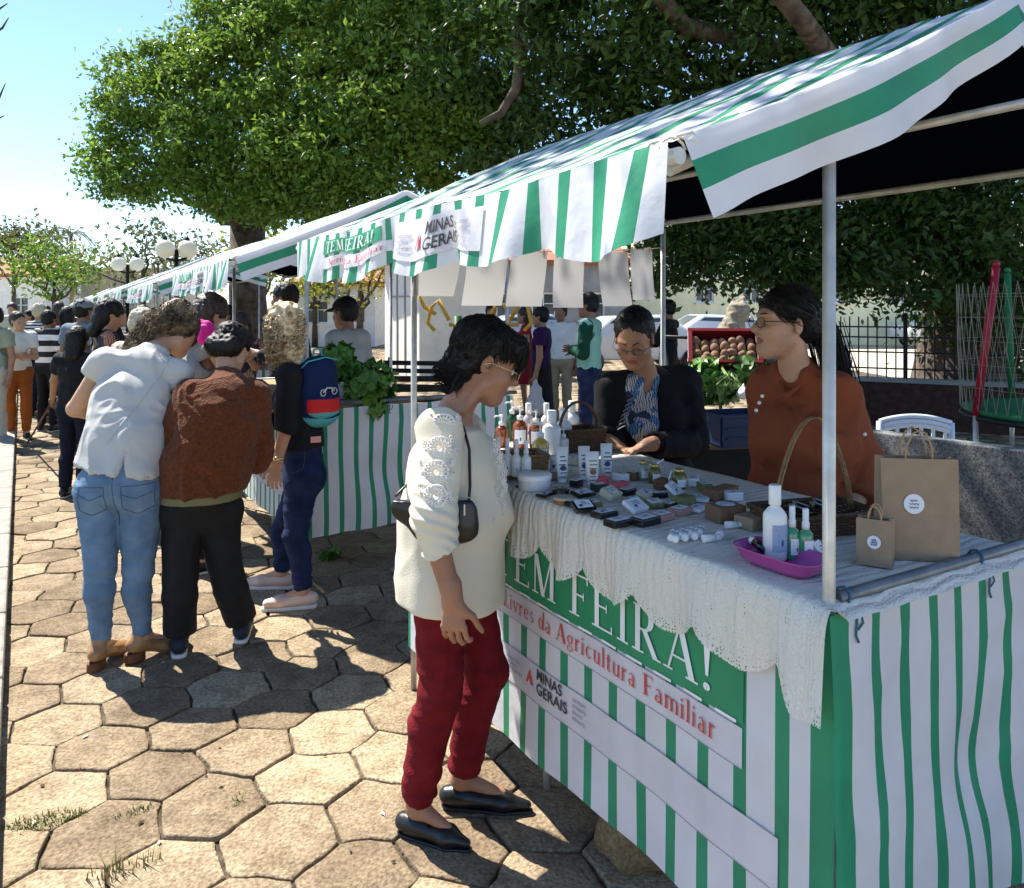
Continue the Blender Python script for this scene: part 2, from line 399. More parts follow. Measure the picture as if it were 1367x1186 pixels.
def leg_p(J, sd, off=0.0, r=(.088, .058, .042), k=.02, low=1.0, tight=False):
    hp, kn, an = J['hp'+sd], J['kn'+sd], J['an'+sd]; s = J['s']; a, b, c = [x*s+off for x in r]
    e = kn.lerp(an, low); cf = kn.lerp(an, .32); bk = (kn-J['to'+sd]); bk.z = 0; bk = bk.normalized() if bk.length > .01 else V3(0, 0, 0)
    fwd = (J['to'+sd]-an); fwd.z = 0; fwd.normalize()
    return [seg(hp, kn, a, b, k=k), seg(kn, cf-fwd*.012, b, (b*.93+.003), k=.015), seg(cf-fwd*.012, e, (b*.93+.003), c, k=.015), cut(e, an-kn, c*2.2)]
def shoe(J, sd, mat, sole, parent, loc, h=.006, heel=0.0, r=.040, up=.02, point=0, solet=.012):
    an, to = J['an'+sd], J['to'+sd]; f = (to-an); f.z = 0; f.normalize(); u = V3(f.y, -f.x, 0); s = J['s']
    b = an-f*.045*s; b = V3(b.x, b.y, 0); L = (to-b).dot(f); z0 = solet-.002; Zv = V3(0, 0, 1)
    hl = b+V3(0, 0, r*.8+z0+heel); ball = b+f*L*.68+V3(0, 0, r*.62+z0); tip = b+f*(L-.01)+V3(0, 0, r*.45+z0)
    pr = [seg(hl, hl+f*.05, r*.78, r*.8, k=.02), seg(hl+f*.03, ball, r*.85, r*.74, u, 1.0, 1.3, k=.02), seg(ball, tip, r*.74, r*(.36 if point else .55), u, 1.3, 1.1 if point else 1.3, k=.02)]
    if up: pr.append(seg(hl+f*.015+V3(0, 0, .0), an+V3(0, 0, up), r*.8, r*.88, k=.015)); pr.append(cut(an+V3(0, 0, up), V3(0, 0, 1)-f*.25, r*2.3))
    else: pr.append(sub(seg(an+f*.02+V3(0, 0, .03), b+f*L*.46+V3(0, 0, r*1.55+z0), r*.74, r*.50, k=.01), .006))
    pr.append(cut(V3(ball.x, ball.y, z0), V3(0, 0, -1), .4))
    o = sdfobj('shoe', pr, h, mat, parent, loc)
    pr = [seg(b+f*.008, b+f*L*.68, r*.80, r*.92, Zv, 3, 3, k=.01), seg(b+f*L*.68, b+f*(L-.006), r*.92, r*(.40 if point else .70), Zv, 3, 3, k=.01), cut(b+f*L*.5+V3(0, 0, solet), V3(0, 0, 1), .4), cut(b+f*L*.5+V3(0, 0, 0.001), V3(0, 0, -1), .4)]
    if heel: pr = [seg(b-f*.004, b+f*.022, r*.80, r*.8, Zv, 4, 4, k=.01), cut(b+V3(0, 0, heel+.012), V3(0, 0, 1), .2), cut(b+V3(0, 0, .001), V3(0, 0, -1), .2)]+[]
    if heel:
        sdfobj('heel', pr, min(h, .005), sole, o, (0, 0, 0) if False else loc)
    else: sdfobj('sole', pr, min(h, .0045), sole, o, loc)
    return o
def hair_cap(J, col_prims=(), grow=.016, back=0.0, low=-.03, fr=.0):
    m = HM(J); s = J['s']; c = J['hd']; T = lambda x, y, z: c+m@V3(x, y, z)*s
    pr = [ell(T(0, -.022-back/2, .038), V3(.076+grow, .092+grow+back/2, .088+grow)*s, m, .02),
          ell(T(0, -.045, low), V3(.066+grow*.7, .055+grow, .06)*s, m, .03)]+list(col_prims)
    pr += [sub(ell(T(0, .105+fr, -.045), V3(.083, .095, .098)*s, m), .01)]
    for x in (-1, 1): pr.append(sub(seg(T(x*.085, -.002, -.012), T(x*.085, .03, -.03), .026*s, .03*s), .01))
    return pr, T, m
def strands(name, roots, flow, L, r, mat, parent, loc, nseg=6, wav=.0, seed=0, lenvar=.4):
    """many thin tapered locks following flow(p, n) from the roots"""
    g = np.random.default_rng(seed); V = []; Fc = []
    p = np.array(roots, float); n = len(p); ln = L*(1-lenvar*g.random(n))/nseg; rr = r*(.5+g.random(n)); ph = g.random(n)*6.28; fq = .7+.8*g.random(n)
    pts = [p.copy()]
    for i in range(nseg):
        d = flow(p, i/nseg); d /= np.linalg.norm(d, axis=1)[:, None]+1e-9
        if wav:
            a = np.cross(d, [0.2, .3, 1.0]); a /= np.linalg.norm(a, axis=1)[:, None]+1e-9; b = np.cross(d, a)
            q = p+d*ln[:, None]; pp = q+(a*np.cos(ph+i*fq*2.1)[:, None]+b*np.sin(ph+i*fq*2.1)[:, None])*wav
            p = q; pts.append(pp)
        else: p = p+d*ln[:, None]; pts.append(p.copy())
    pts = np.array(pts); tw = [1, 1, .95, .9, .75, .5, .2, .1]
    Vs = []
    for i in range(nseg+1):
        d = pts[min(i+1, nseg)]-pts[max(i-1, 0)]; d /= np.linalg.norm(d, axis=1)[:, None]+1e-9
        a = np.cross(d, [.31, .21, .92]); a /= np.linalg.norm(a, axis=1)[:, None]+1e-9; b = np.cross(d, a); k = tw[int(i*(len(tw)-1)/nseg)]
        for j in range(3):
            an = 2.0944*j; Vs.append(pts[i]+(a*math.cos(an)+b*math.sin(an))*(rr*k)[:, None])
    Vs = np.array(Vs).transpose(1, 0, 2).reshape(-1, 3); m3 = (nseg+1)*3; base = np.arange(n)*m3; F_ = []
    for i in range(nseg):
        for j in range(3): F_.append(np.stack([base+i*3+j, base+i*3+(j+1) % 3, base+(i+1)*3+(j+1) % 3, base+(i+1)*3+j], 1))
    me = np_mesh(name, Vs-np.array(loc), np.concatenate(F_)); return link(name, me, [mat], parent)
def surf_roots(hr, loc, n, g, push=.0015):
    a = np.empty(len(hr.data.vertices)*3, np.float32); hr.data.vertices.foreach_get('co', a); a = a.reshape(-1, 3)+np.array(loc); nr = np.empty(len(a)*3, np.float32); hr.data.vertex_normals.foreach_get('vector', nr); nr = nr.reshape(-1, 3)
    i = g.choice(len(a), n); return a[i]+nr[i]*push+g.normal(size=(n, 3))*.0012
def skinmat(name, col): 
    m = M(name, col, .5, .14, 14, .25, 90, spec=.4); b = m.node_tree.nodes['Principled BSDF']; b.inputs['Subsurface Weight'].default_value = .08; b.inputs['Subsurface Radius'].default_value = (.5, .2, .1); b.inputs['Subsurface Scale'].default_value = .01
    return m
sk1 = skinmat('skin_tan', (.38, .19, .115)); sk2 = skinmat('skin_light', (.50, .28, .18)); sk3 = skinmat('skin_brown', (.25, .12, .07))
m_lip = skinmat('lip_skin', (.30, .085, .07))
h_blk = M('hair_black', (.006, .005, .005), .55, .4, 60, .2, 160, spec=.3); h_brn = M('hair_brown', (.035, .018, .010), .5, .5, 50, .4, 150, spec=.5)
h_bln = M('hair_blonde', (.42, .29, .14), .5, .45, 40, .4, 150, spec=.5); h_gry = M('hair_grey', (.50, .44, .33), .6, .3, 40, .4, 150)
m_eye = M('eye_white', (.7, .68, .64), .3, .05); m_iris = M('iris_dark', (.02, .012, .01), .2, .1)
def cloth(name, col, bump=.35, bs=220, var=.12, two=None, vs=5, rough=.85, sheen=.0): return M(name, col, rough, var, vs, bump, bs, two=two, spec=.15, sheen=sheen)
navy = cloth('denim_navy', (.010, .018, .055), two=(.022, .035, .095), vs=14); blue = cloth('denim_blue', (.105, .18, .285), two=(.165, .255, .375), vs=14); c_black = m_black
c_white = cloth('cloth_white', (.72, .72, .70)); khaki = cloth('cloth_khaki', (.33, .26, .17)); c_grey = cloth('cloth_grey', (.20, .22, .25))
m_sole = M('white_rubber', (.72, .70, .66), .6); m_blkshoe = M('black_leather', (.010, .010, .011), .35, .2, 30, spec=.5)
def body(label, J, skin, h, group=None, face=1, bare_legs=(.065, .045, .033), hands=None, thin=.9, extra=()):
    loc = (J['anL']+J['anR'])/2; loc = (loc.x, loc.y, 0.0); s = J['s']
    Jt = dict(J); Jt['w'] = J['w']*thin
    pr = torso_p(Jt, -.012, depth=thin)+head_prims(J, face)
    for sd in 'LR':
        pr += arm_p(J, sd, -.004, 2.0)[:2]
        pr += [seg(J['hp'+sd], J['kn'+sd], .075*s, bare_legs[1]*s), seg(J['kn'+sd], J['an'+sd], bare_legs[1]*s, bare_legs[2]*s), seg(J['an'+sd], J['an'+sd].lerp(J['to'+sd], .6)+V3(0, 0, .004), .028*s, .013*s)]
        w_ = J['wr'+sd]; d = (w_-J['el'+sd]).normalized(); u = ushoulder(J)*(1 if sd == 'R' else -1); f = V3(-ushoulder(J).y, ushoulder(J).x, 0)
        hd = (hands or {}).get(sd)
        if hd: pr += hand_prims(w_, *hd, s=s)
        else: pr += hand_prims(w_, d, -u, f, .4, s=s)
    sm = 0
    mh = np.array(HM(J)); hc = np.array(J['hd'])
    def lips(Cn):
        q = (Cn-hc)@mh/s; return (q[:, 1] > .076) & (np.abs(q[:, 2]+.0605) < .0125-.25*np.abs(q[:, 0])) & (np.abs(q[:, 0]) < .024)
    o = sdfobj('person', pr+list(extra), h, [skin, m_lip] if face and h < .0075 else skin, None, loc, matfn=lips if face and h < .0075 else None); o.location = loc
    return o, loc
def dress(o, loc, J, h, top=None, sleeve=.55, topoff=.014, hem=None, pants=None, legr=(.084, .058, .046), shoes=None, soles=None, hair=None, hairkind='short', cap=None, fold=.006, neckcut=True, low=.97, skirt=None, seed=0, bust=0):
    if pants:
        pr = [seg(J['hpL'], J['hpR'], .098*J['s']+.006, k=.03), seg(J['pel'], J['wai'], .104*J['s'], .095*J['s'], (J['hpR']-J['hpL']).normalized(), 1.5*J['w'], 1.35*J['w'], k=.03), cut(J['wai'], V3(0, 0, 1), .3)]
        for sd in 'LR': pr += leg_p(J, sd, .006, legr, low=low)
        sdfobj('trousers', pr, h, pants, o, loc, folds(fold*1.3, 6, 16, seed+3))
    if skirt:
        m, zb = skirt; pr = [seg(J['pel'], V3(J['pel'].x, J['pel'].y, zb), .12*J['s'], .15, ushoulder(J), 1.4, 1.3), cut(V3(J['pel'].x, J['pel'].y, zb), V3(0, 0, -1), .4)]
        sdfobj('skirt', pr, h, m, o, loc, folds(fold, 14, 3, seed+4))
    if top:
        pr = torso_p(J, topoff, top=False, bust=bust)
        if hem is not None: pr.append(seg(J['pel'], V3(J['pel'].x, J['pel'].y, hem), .104*J['s']+topoff, .108*J['s']+topoff, (J['hpR']-J['hpL']).normalized(), 1.5*J['w'], 1.5*J['w'], k=.03))
        if sleeve:
            for sd in 'LR': pr += arm_p(J, sd, topoff*.9+.004, sleeve)
        pr.append(cut(V3(J['pel'].x, J['pel'].y, hem if hem is not None else J['pel'].z-.03), V3(0, 0, -1), .30))
        sdfobj('shirt', pr, h, top, o, loc, folds(fold*1.5, 8, 9, seed))
    if shoes:
        for sd in 'LR': shoe(J, sd, shoes, soles or m_sole, o, loc, min(h, .008))
    if hair:
        extra = []
        m = HM(J); T = lambda x, y, z: J['hd']+m@V3(x, y, z)*J['s']
        if hairkind == 'long': extra = [seg(T(0, -.06, .0), T(0, -.075, -.17), .062, .05, m@V3(1, 0, 0), 1.4, 1.5, k=.04)]
        if hairkind == 'bun': extra = [seg(T(0, -.11, .02), T(0, -.13, .0), .04, k=.02)]
        if hairkind == 'tail': extra = [seg(T(0, -.10, .02), T(0, -.13, -.16), .03, .018, k=.03)]
        pr, T, m = hair_cap(J, extra, low=-.02 if hairkind == 'short' else -.045, grow=.011 if hairkind == 'short' else .018)
        sdfobj('hair', pr, min(h, .008), hair, o, loc, lambda V, N: .005*vn(V*[60, 60, 22], 3)+.004*vn(V*130, 4))
    if cap:
        m = HM(J); s = J['s']; T = lambda x, y, z: J['hd']+m@V3(x, y, z)*s
        pr = [ell(T(0, -.012, .045), V3(.094, .112, .088)*s, m), cut(T(0, 0, .035), m@V3(0, .12, -1), .2)]
        c = sdfobj('cap', pr, min(h, .007), cap, o, loc)
        sdfobj('brim', [seg(T(-.02, .085, .045), T(-.02, .15, .033), .006, k=.01, u=m@V3(1, 0, 0), s=9, s2=7), seg(T(.02, .085, .045), T(.02, .15, .033), .006, k=.01, u=m@V3(1, 0, 0), s=9, s2=7)], .005, cap, c, loc)
    return o
def glasses(J, mat, lens, parent, loc, rw=.019):
    m = HM(J); s = J['s']; T = lambda x, y, z: J['hd']+m@V3(x, y, z)*s-Vector(loc)
    b = MB()
    for x in (-1, 1):
        cx_ = x*.033; ring = [T(cx_+rw*1.15*math.cos(a), .108-abs(cx_+rw*math.cos(a))*.12, .0+rw*.82*math.sin(a)) for a in [i*math.pi/8 for i in range(17)]]
        b.tube(ring, .0013, 5); b.tube([T(x*.055, .101, .004), T(x*.078, .08, .006), T(x*.083, .0, .004), T(x*.084, -.02, -.01)], .0015, 5)
    b.tube([T(-.013, .108, .004), T(0, .111, .007), T(.013, .108, .004)], .0013, 5)
    g = b.build('glasses', mat, parent)
    b = MB()
    for x in (-1, 1):
        cx_ = x*.033; b.add([T(cx_+rw*1.1*math.cos(a), .1075-abs(cx_+rw*math.cos(a))*.12, rw*.78*math.sin(a)) for a in [i*math.pi/8 for i in range(16)]], [tuple(range(16))])
    b.build('lens', lens, g)
    return g
def eyes(J, parent, loc, lids=False):
    m = HM(J); s = J['s']
    for x in (-1, 1):
        if lids:
            b = MB(); b.tube([J['hd']+m@V3(x*(.018+.026*t), .0915-.010*t, -.004-.004*math.sin(3.14*t))*s-Vector(loc) for t in (0, .25, .5, .75, 1)], [.0006, .0013, .0014, .0013, .0006], 5); b.build('eyelashes', h_blk, parent)
            b = MB(); b.tube([J['hd']+m@V3(x*(.014+.038*t), .0975-.02*t-.008*t*t, .0255+.003*(1-t)+.004*math.sin(t*3.1))*s-Vector(loc) for t in (0, .25, .5, .75, 1)], [.0020, .0028, .0026, .002, .001], 5); b.build('eyebrow', h_blk, parent); continue
        c = J['hd']+m@V3(x*.031, .0765, .003)*s-Vector(loc)
        b = MB(); b.sphere(c, .0118*s, 10, 0); e = b.build('eye', m_eye, parent); b = MB(); b.sphere(c+m@V3(0, .0078, -.003)*s, .0052*s, 8, 0); b.build('iris', m_iris, e)
        b = MB(); b.tube([J['hd']+m@V3(x*(.014+.038*t), .0995-.02*t-.008*t*t, .022+.010*math.sin(t*2.4))*s-Vector(loc) for t in (0, .25, .5, .75, 1)], [.0028, .0034, .003, .0024, .001], 5); b.build('eyebrow', h_blk, parent)
# ---------------------------------------------------------------- ground
def struct(o): o['kind'] = 'structure'; return o
m_far = M('pale_ground', (.42, .38, .30), .95, .2, 1.5, .5, 30)
m_soil = M('joint_soil', (.045, .034, .022), .95, .5, 14, .8, 150, two=(.15, .115, .075))
m_turf = M('dry_turf', (.10, .12, .035), .95, .4, 3, .9, 60, two=(.20, .18, .08))
mb = MB(); mb.add([(-400, -60, -.05), (400, -60, -.05), (400, 900, -.05), (-400, 900, -.05)], [(0, 1, 2, 3)]); struct(mb.build('ground', m_far))
mb = MB(); mb.add([(-9, -3, -.02), (9, -3, -.02), (9, 34, -.02), (-17, 34, -.02)], [(0, 1, 2, 3)]); mb.v = [(a, b, -.013) for a, b, c in mb.v]; struct(mb.build('paving_bed', m_soil))
def paving():
    W = .352; hh = W*math.sqrt(3)/2; V = []; Fc4 = []; T = []; k = 0
    rot = R(-2.5); cr, sr = math.cos(rot), math.sin(rot)
    for i in range(-60, 40):
        for j in range(-12, 112):
            cx = i*W*.75; cy = j*hh+(hh/2 if i % 2 else 0); x, y = cx*cr-cy*sr, cx*sr+cy*cr
            if y < -1.2 or y > 33: continue
            xl = -1.37+(y-2.12)*(-.6247)
            if x < xl-.3 or x > 6.5+.02*y or x < (y*-.66-1.6): continue
            near = -.5 < y < 8 and abs(x) < 5
            n = 5 if near else 2
            cs = []
            for a in range(6):
                an = a*math.pi/3; px, py = cx+W/2*math.cos(an), cy+W/2*math.sin(an)
                cs.append((px, py))
            pts = []
            for a in range(6):
                for s_ in range(n):
                    t = s_/n; pts.append((cs[a][0]*(1-t)+cs[(a+1) % 6][0]*t, cs[a][1]*(1-t)+cs[(a+1) % 6][1]*t))
            pts = np.array(pts); q = np.concatenate([pts*6.1, np.full((len(pts), 1), .5)], 1)
            j1 = np.stack([vn(q, 1), vn(q, 2)], 1)*.030; q2 = np.concatenate([pts*37, np.full((len(pts), 1), k*.37)], 1)
            j2 = np.stack([vn(q2, 3), vn(q2, 4)], 1)*.0045; pts = pts+j1+j2
            cen = pts.mean(0); d = pts-cen; L = np.linalg.norm(d, axis=1)[:, None]
            tx, ty = random.gauss(0, .012), random.gauss(0, .012); z0 = random.gauss(0, .0025)
            rings = [(1.0, -.016), (.994, -.004), (.982, -.0008), (.93, .0), (.5, .0006)]
            if not near: rings = [(.99, -.01), (.965, 0)]
            g = .0052; base = len(V)
            for f, z in rings:
                pp = cen+d*(1-(g/L))*f
                for p in pp:
                    X, Y = p[0]*cr-p[1]*sr, p[0]*sr+p[1]*cr
                    V.append((X, Y, z+z0+(p[0]-cen[0])*tx+(p[1]-cen[1])*ty))
            m = len(pts); tone = random.random()
            V.append((cen[0]*cr-cen[1]*sr, cen[0]*sr+cen[1]*cr, .002+z0))
            for r_ in range(len(rings)-1):
                for a in range(m): Fc4.append((base+r_*m+a, base+r_*m+(a+1) % m, base+(r_+1)*m+(a+1) % m, base+(r_+1)*m+a)); T.append(tone)
            l = base+(len(rings)-1)*m; c_ = len(V)-1
            for a in range(0, m, 2): Fc4.append((l+a, l+(a+1) % m, l+(a+2) % m, c_)); T.append(tone)
            k += 1
    me = np_mesh('paving', V, Fc4, True); at = me.attributes.new('tone', 'FLOAT', 'FACE'); at.data.foreach_set('value', np.array(T, np.float32))
    m = bpy.data.materials.new('paver_stone'); m.use_nodes = True; n = m.node_tree; b = n.nodes['Principled BSDF']; L_ = n.links.new; b.inputs['Roughness'].default_value = .9; b.inputs['Specular IOR Level'].default_value = .2
    tc = n.nodes.new('ShaderNodeTexCoord'); at = n.nodes.new('ShaderNodeAttribute'); at.attribute_name = 'tone'
    n1 = n.nodes.new('ShaderNodeTexNoise'); n1.inputs['Scale'].default_value = 3.2; n1.inputs['Detail'].default_value = 8; n2 = n.nodes.new('ShaderNodeTexNoise'); n2.inputs['Scale'].default_value = 75; n2.inputs['Detail'].default_value = 5; n2.inputs['Roughness'].default_value = .6
    vo = n.nodes.new('ShaderNodeTexVoronoi'); vo.inputs['Scale'].default_value = 95; vo.inputs['Randomness'].default_value = 1
    for q in (n1, n2, vo): L_(tc.outputs['Object'], q.inputs['Vector'])
    r1 = n.nodes.new('ShaderNodeValToRGB'); e = r1.color_ramp.elements; e[0].position = .25; e[0].color = (.185, .14, .095, 1); e[1].position = .75; e[1].color = (.43, .355, .25, 1)
    ad = n.nodes.new('ShaderNodeMath'); ad.operation = 'MULTIPLY_ADD'; ad.inputs[1].default_value = .45; L_(at.outputs['Fac'], ad.inputs[0]); 
    mu = n.nodes.new('ShaderNodeMath'); mu.operation = 'MULTIPLY'; mu.inputs[1].default_value = .55; L_(n1.outputs['Fac'], mu.inputs[0]); L_(mu.outputs[0], ad.inputs[2]); L_(ad.outputs[0], r1.inputs['Fac'])
    r2 = n.nodes.new('ShaderNodeValToRGB'); e = r2.color_ramp.elements; e[0].position = .32; e[0].color = (.42, .38, .34, 1); e[1].position = .60; e[1].color = (1.12, 1.08, 1.02, 1)
    L_(n2.outputs['Fac'], r2.inputs['Fac']); mx = n.nodes.new('ShaderNodeMixRGB'); mx.blend_type = 'MULTIPLY'; mx.inputs[0].default_value = .85; L_(r1.outputs[0], mx.inputs[1]); L_(r2.outputs[0], mx.inputs[2]); n3 = n.nodes.new('ShaderNodeTexNoise'); n3.inputs['Scale'].default_value = 11; n3.inputs['Detail'].default_value = 9; n3.inputs['Roughness'].default_value = .65; L_(tc.outputs['Object'], n3.inputs['Vector']); r3 = n.nodes.new('ShaderNodeValToRGB'); e = r3.color_ramp.elements; e[0].position = .36; e[0].color = (.62, .58, .54, 1); e[1].position = .56; e[1].color = (1.05, 1.04, 1.02, 1); L_(n3.outputs['Fac'], r3.inputs['Fac']); m3 = n.nodes.new('ShaderNodeMixRGB'); m3.blend_type = 'MULTIPLY'; m3.inputs[0].default_value = .8; L_(mx.outputs[0], m3.inputs[1]); L_(r3.outputs[0], m3.inputs[2]); L_(m3.outputs[0], b.inputs['Base Color'])
    a2 = n.nodes.new('ShaderNodeMath'); a2.operation = 'MULTIPLY_ADD'; a2.inputs[1].default_value = -.7; L_(vo.outputs['Distance'], a2.inputs[0]); L_(n2.outputs['Fac'], a2.inputs[2])
    bp = n.nodes.new('ShaderNodeBump'); bp.inputs['Strength'].default_value = .8; bp.inputs['Distance'].default_value = .005; L_(a2.outputs[0], bp.inputs['Height']); L_(bp.outputs[0], b.inputs['Normal'])
    struct(link('paving', me, [m]))
paving()
# kerb and verge on the left
ka, kb = P(20, 582), P(-8, 1186); kd = (ka-kb).normalized(); kn = Vector((-kd.y, kd.x, 0))
m_kerb = M('kerb_concrete', (.30, .28, .24), .9, .25, 9, .5, 70)
mb = MB()
for i in range(34):
    a = kb-kd*1.2+kd*(i*.8); c = a+kd*.4+kn*.075+V3(0, 0, .05) if False else a+kd*.4+kn*.075
    mb.box((c.x, c.y, .03), (.15, .79, .14), rz=math.atan2(-kd.x, kd.y), bev=.012)
struct(mb.build('kerb', m_kerb))
mb = MB(); a = kb-kd*3+kn*.15; b_ = ka+kd*30+kn*.15; mb.add([(a.x, a.y, .06), (b_.x, b_.y, .06), (b_.x-14, b_.y, .06), (a.x-14, a.y, .06)], [(0, 1, 2, 3)]); struct(mb.build('verge', m_turf))
m_blade = M('grass_blade', (.10, .16, .03), .7, .3, 30, trans=.2); m_dry = M('grass_dry', (.34, .27, .12), .8, .3, 30)
def tuft(px, py, n, rad, hgt, label, elong=None, dry=.2):
    c = P(px, py); V = []; Fc = []; MI = []; el = elong or (1, 0)
    for i in range(n):
        a = random.random()*6.28; rr = rad*math.sqrt(random.random()); x = rr*math.cos(a)*1.0; y = rr*math.sin(a)*.35
        bx, by = x*el[0]-y*el[1], x*el[1]+y*el[0]; h = hgt*(.4+random.random()); la = random.random()*6.28; ln = h*random.random()*1.1; w_ = .0022; pa = la+1.57; k = len(V)
        for t, ww in ((0, 1), (.5, .8), (1, .1)):
            X = bx+math.cos(la)*ln*t*t; Y = by+math.sin(la)*ln*t*t; Z = h*t-.01; V += [(X-w_*ww*math.cos(pa), Y-w_*ww*math.sin(pa), Z), (X+w_*ww*math.cos(pa), Y+w_*ww*math.sin(pa), Z)]
        Fc += [(k, k+1, k+3, k+2), (k+2, k+3, k+5, k+4)]; mi = 1 if random.random() < dry else 0; MI += [mi, mi]
    me = np_mesh('grass_tuft', V, Fc); me.polygons.foreach_set('material_index', MI); o = link('grass_tuft', me, [m_blade, m_dry]); o.location = c; return tag(o, label, 'grass', 'grass tufts in the paving joints')
tuft(55, 1098, 420, .13, .020, 'green grass tuft growing along a joint beside the kerb', (.93, .37)); tuft(172, 1086, 130, .07, .018, 'short grass tuft in the joint right of the kerb-side tuft', (.88, .47))
tuft(316, 1072, 70, .04, .02, 'small grass tuft in the joint left of the red trousers', (.1, 1)); tuft(165, 1160, 70, .10, .045, 'dry straw tuft at the bottom edge of the pavement', (.9, .4), .85)
# ---------------------------------------------------------------- trees
def leafmat(name, c0, c1, tr=.35, ws=.9):
    m = bpy.data.materials.new(name); m.use_nodes = True; n = m.node_tree; b = n.nodes['Principled BSDF']; L = n.links.new
    b.inputs['Roughness'].default_value = .45; b.inputs['Specular IOR Level'].default_value = .4
    at = n.nodes.new('ShaderNodeAttribute'); at.attribute_name = 'tone'; rp = n.nodes.new('ShaderNodeValToRGB'); rp.color_ramp.elements[0].color = c0+(1,); rp.color_ramp.elements[1].color = c1+(1,)
    L(at.outputs['Fac'], rp.inputs['Fac']); L(rp.outputs[0], b.inputs['Base Color']); t = n.nodes.new('ShaderNodeBsdfTranslucent'); L(rp.outputs[0], t.inputs['Color'])
    mx = n.nodes.new('ShaderNodeMixShader'); mx.inputs[0].default_value = tr; L(b.outputs[0], mx.inputs[1]); L(t.outputs[0], mx.inputs[2]); L(mx.outputs[0], n.nodes['Material Output'].inputs['Surface']); return m
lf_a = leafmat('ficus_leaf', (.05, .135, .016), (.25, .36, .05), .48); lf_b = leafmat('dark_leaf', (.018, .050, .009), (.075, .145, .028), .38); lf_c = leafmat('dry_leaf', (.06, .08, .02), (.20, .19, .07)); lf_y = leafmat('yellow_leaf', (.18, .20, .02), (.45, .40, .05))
m_bark = M('bark', (.06, .045, .035), .95, .4, 8, .9, 30, two=(.14, .11, .085)); m_barkl = M('bark_pale', (.20, .15, .10), .9, .3, 8, .7, 40)
def leaves(blobs, n, size, shell=.35, per=45, cr=.30, up=.5, seed=1, tilt=1.0):
    g = np.random.default_rng(seed); B = np.array([(b[0].x, b[0].y, b[0].z, b[1]) for b in blobs]); wt = B[:, 3]**2; wt /= wt.sum()
    nc = max(1, n//per); bi = g.choice(len(B), nc, p=wt); d = g.normal(size=(nc, 3)); d /= np.linalg.norm(d, axis=1)[:, None]; rr = (shell+(1-shell)*g.random(nc))**.6
    cc = B[bi, :3]+d*(B[bi, 3]*rr)[:, None]*np.array([1, 1, .85]); cl = np.repeat(np.arange(nc), per); N = len(cl)
    p = cc[cl]+g.normal(size=(N, 3))*cr*np.array([1, 1, .6])*(.5+g.random(nc)[cl])[:, None]
    nn = g.normal(size=(N, 3))*.8*tilt; nn[:, 2] += up; nn += d[cl]*.5; nn /= np.linalg.norm(nn, axis=1)[:, None]
    a = np.cross(nn, g.normal(size=(N, 3))); a /= np.linalg.norm(a, axis=1)[:, None]; b = np.cross(nn, a); s = size*(.6+.8*g.random(N))[:, None]
    V = np.stack([p-a*s*.5, p+b*s*.24-a*s*.05+nn*s*.06, p+a*s*.5-nn*s*.05, p-b*s*.24-a*s*.05+nn*s*.06], 1).reshape(-1, 3)
    Fc = np.arange(4*N).reshape(-1, 4); tone = np.clip(.5*g.random(N)+.5*g.random(nc)[cl]+.1*g.normal(size=N), 0, 1)
    return V, Fc, tone
def tree(label, base, trunk, limbs, blobs, n, size, leafm, bark=None, cat='tree', name='tree', group=None, **kw):
    root = thing(name, label, cat, base, 0, group); bark = bark or m_bark
    mb = MB(); mb.tube([p for p, r in trunk], [r for p, r in trunk], 12); mb.build('trunk', bark, root, world=True)
    if limbs:
        mb = MB()
        for l in limbs: mb.tube([p for p, r in l], [r for p, r in l], 7)
        mb.build('limbs', bark, root, world=True)
    V, Fc, tone = leaves(blobs, n, size, **kw); me = np_mesh('crown', V-np.array(base), Fc, False); at = me.attributes.new('tone', 'FLOAT', 'FACE'); at.data.foreach_set('value', tone.astype(np.float32)); link('crown', me, [leafm], root)
    return root
bl = [(D(a, b, Y), r) for a, b, Y, r in [(150, 215, 13, .34), (142, 245, 13, .25), (195, 238, 12.8, .48), (170, 175, 13.3, .42), (150, 140, 13.5, .28), (165, 95, 13.5, .36), (215, 92, 13.3, .48), (200, 140, 13.2, .5), (270, 62, 13.5, .42), (250, 130, 13, .62), (262, 185, 12.6, .6), (255, 245, 12.6, .38), (320, 30, 13.6, .7), (300, 95, 13, .65), (330, 160, 12.6, .7), (330, 225, 12.4, .5), (300, 262, 12.6, .42), (345, 275, 12.4, .4), (430, 268, 12.0, .45), (500, 262, 11.6, .4), (395, 230, 12.2, .6), (380, 260, 12.2, .42), (385, 60, 12.9, .85), (390, 130, 12.5, .75), (400, 200, 12, .65), (455, 255, 11.8, .45), (460, 40, 12.5, .95), (470, 120, 12, .85), (470, 195, 11.6, .7), (530, 225, 11.3, .5), (545, 60, 11.8, 1.0), (550, 145, 11.3, .85), (600, 200, 11.2, .6), (630, 90, 11.3, 1.0), (640, 165, 11, .7), (420, -60, 14, 1.7), (560, -90, 13.5, 2.0), (680, -30, 12, 1.2), (480, -190, 14, 2.2)]]
tb = P(325, 532); tb = Vector((tb.x, 14, 0)); tb.x = (330-CX)/F*14
def wob(a, b, n=5, am=.12, r0=.1, r1=.03, seed=0):
    g = random.Random(seed); o = []
    for i in range(n+1):
        t = i/n; p = a.lerp(b, t)+Vector((g.gauss(0, am), g.gauss(0, am), g.gauss(0, am)))*(t > 0)*(t < 1); o.append((p, r0+(r1-r0)*t))
    return o
tk = [(tb, .48), (tb+V3(.05, 0, .8), .36), (tb+V3(0, 0, 1.8), .32), (D(330, 300, 14), .30)]
fk = D(330, 300, 14)
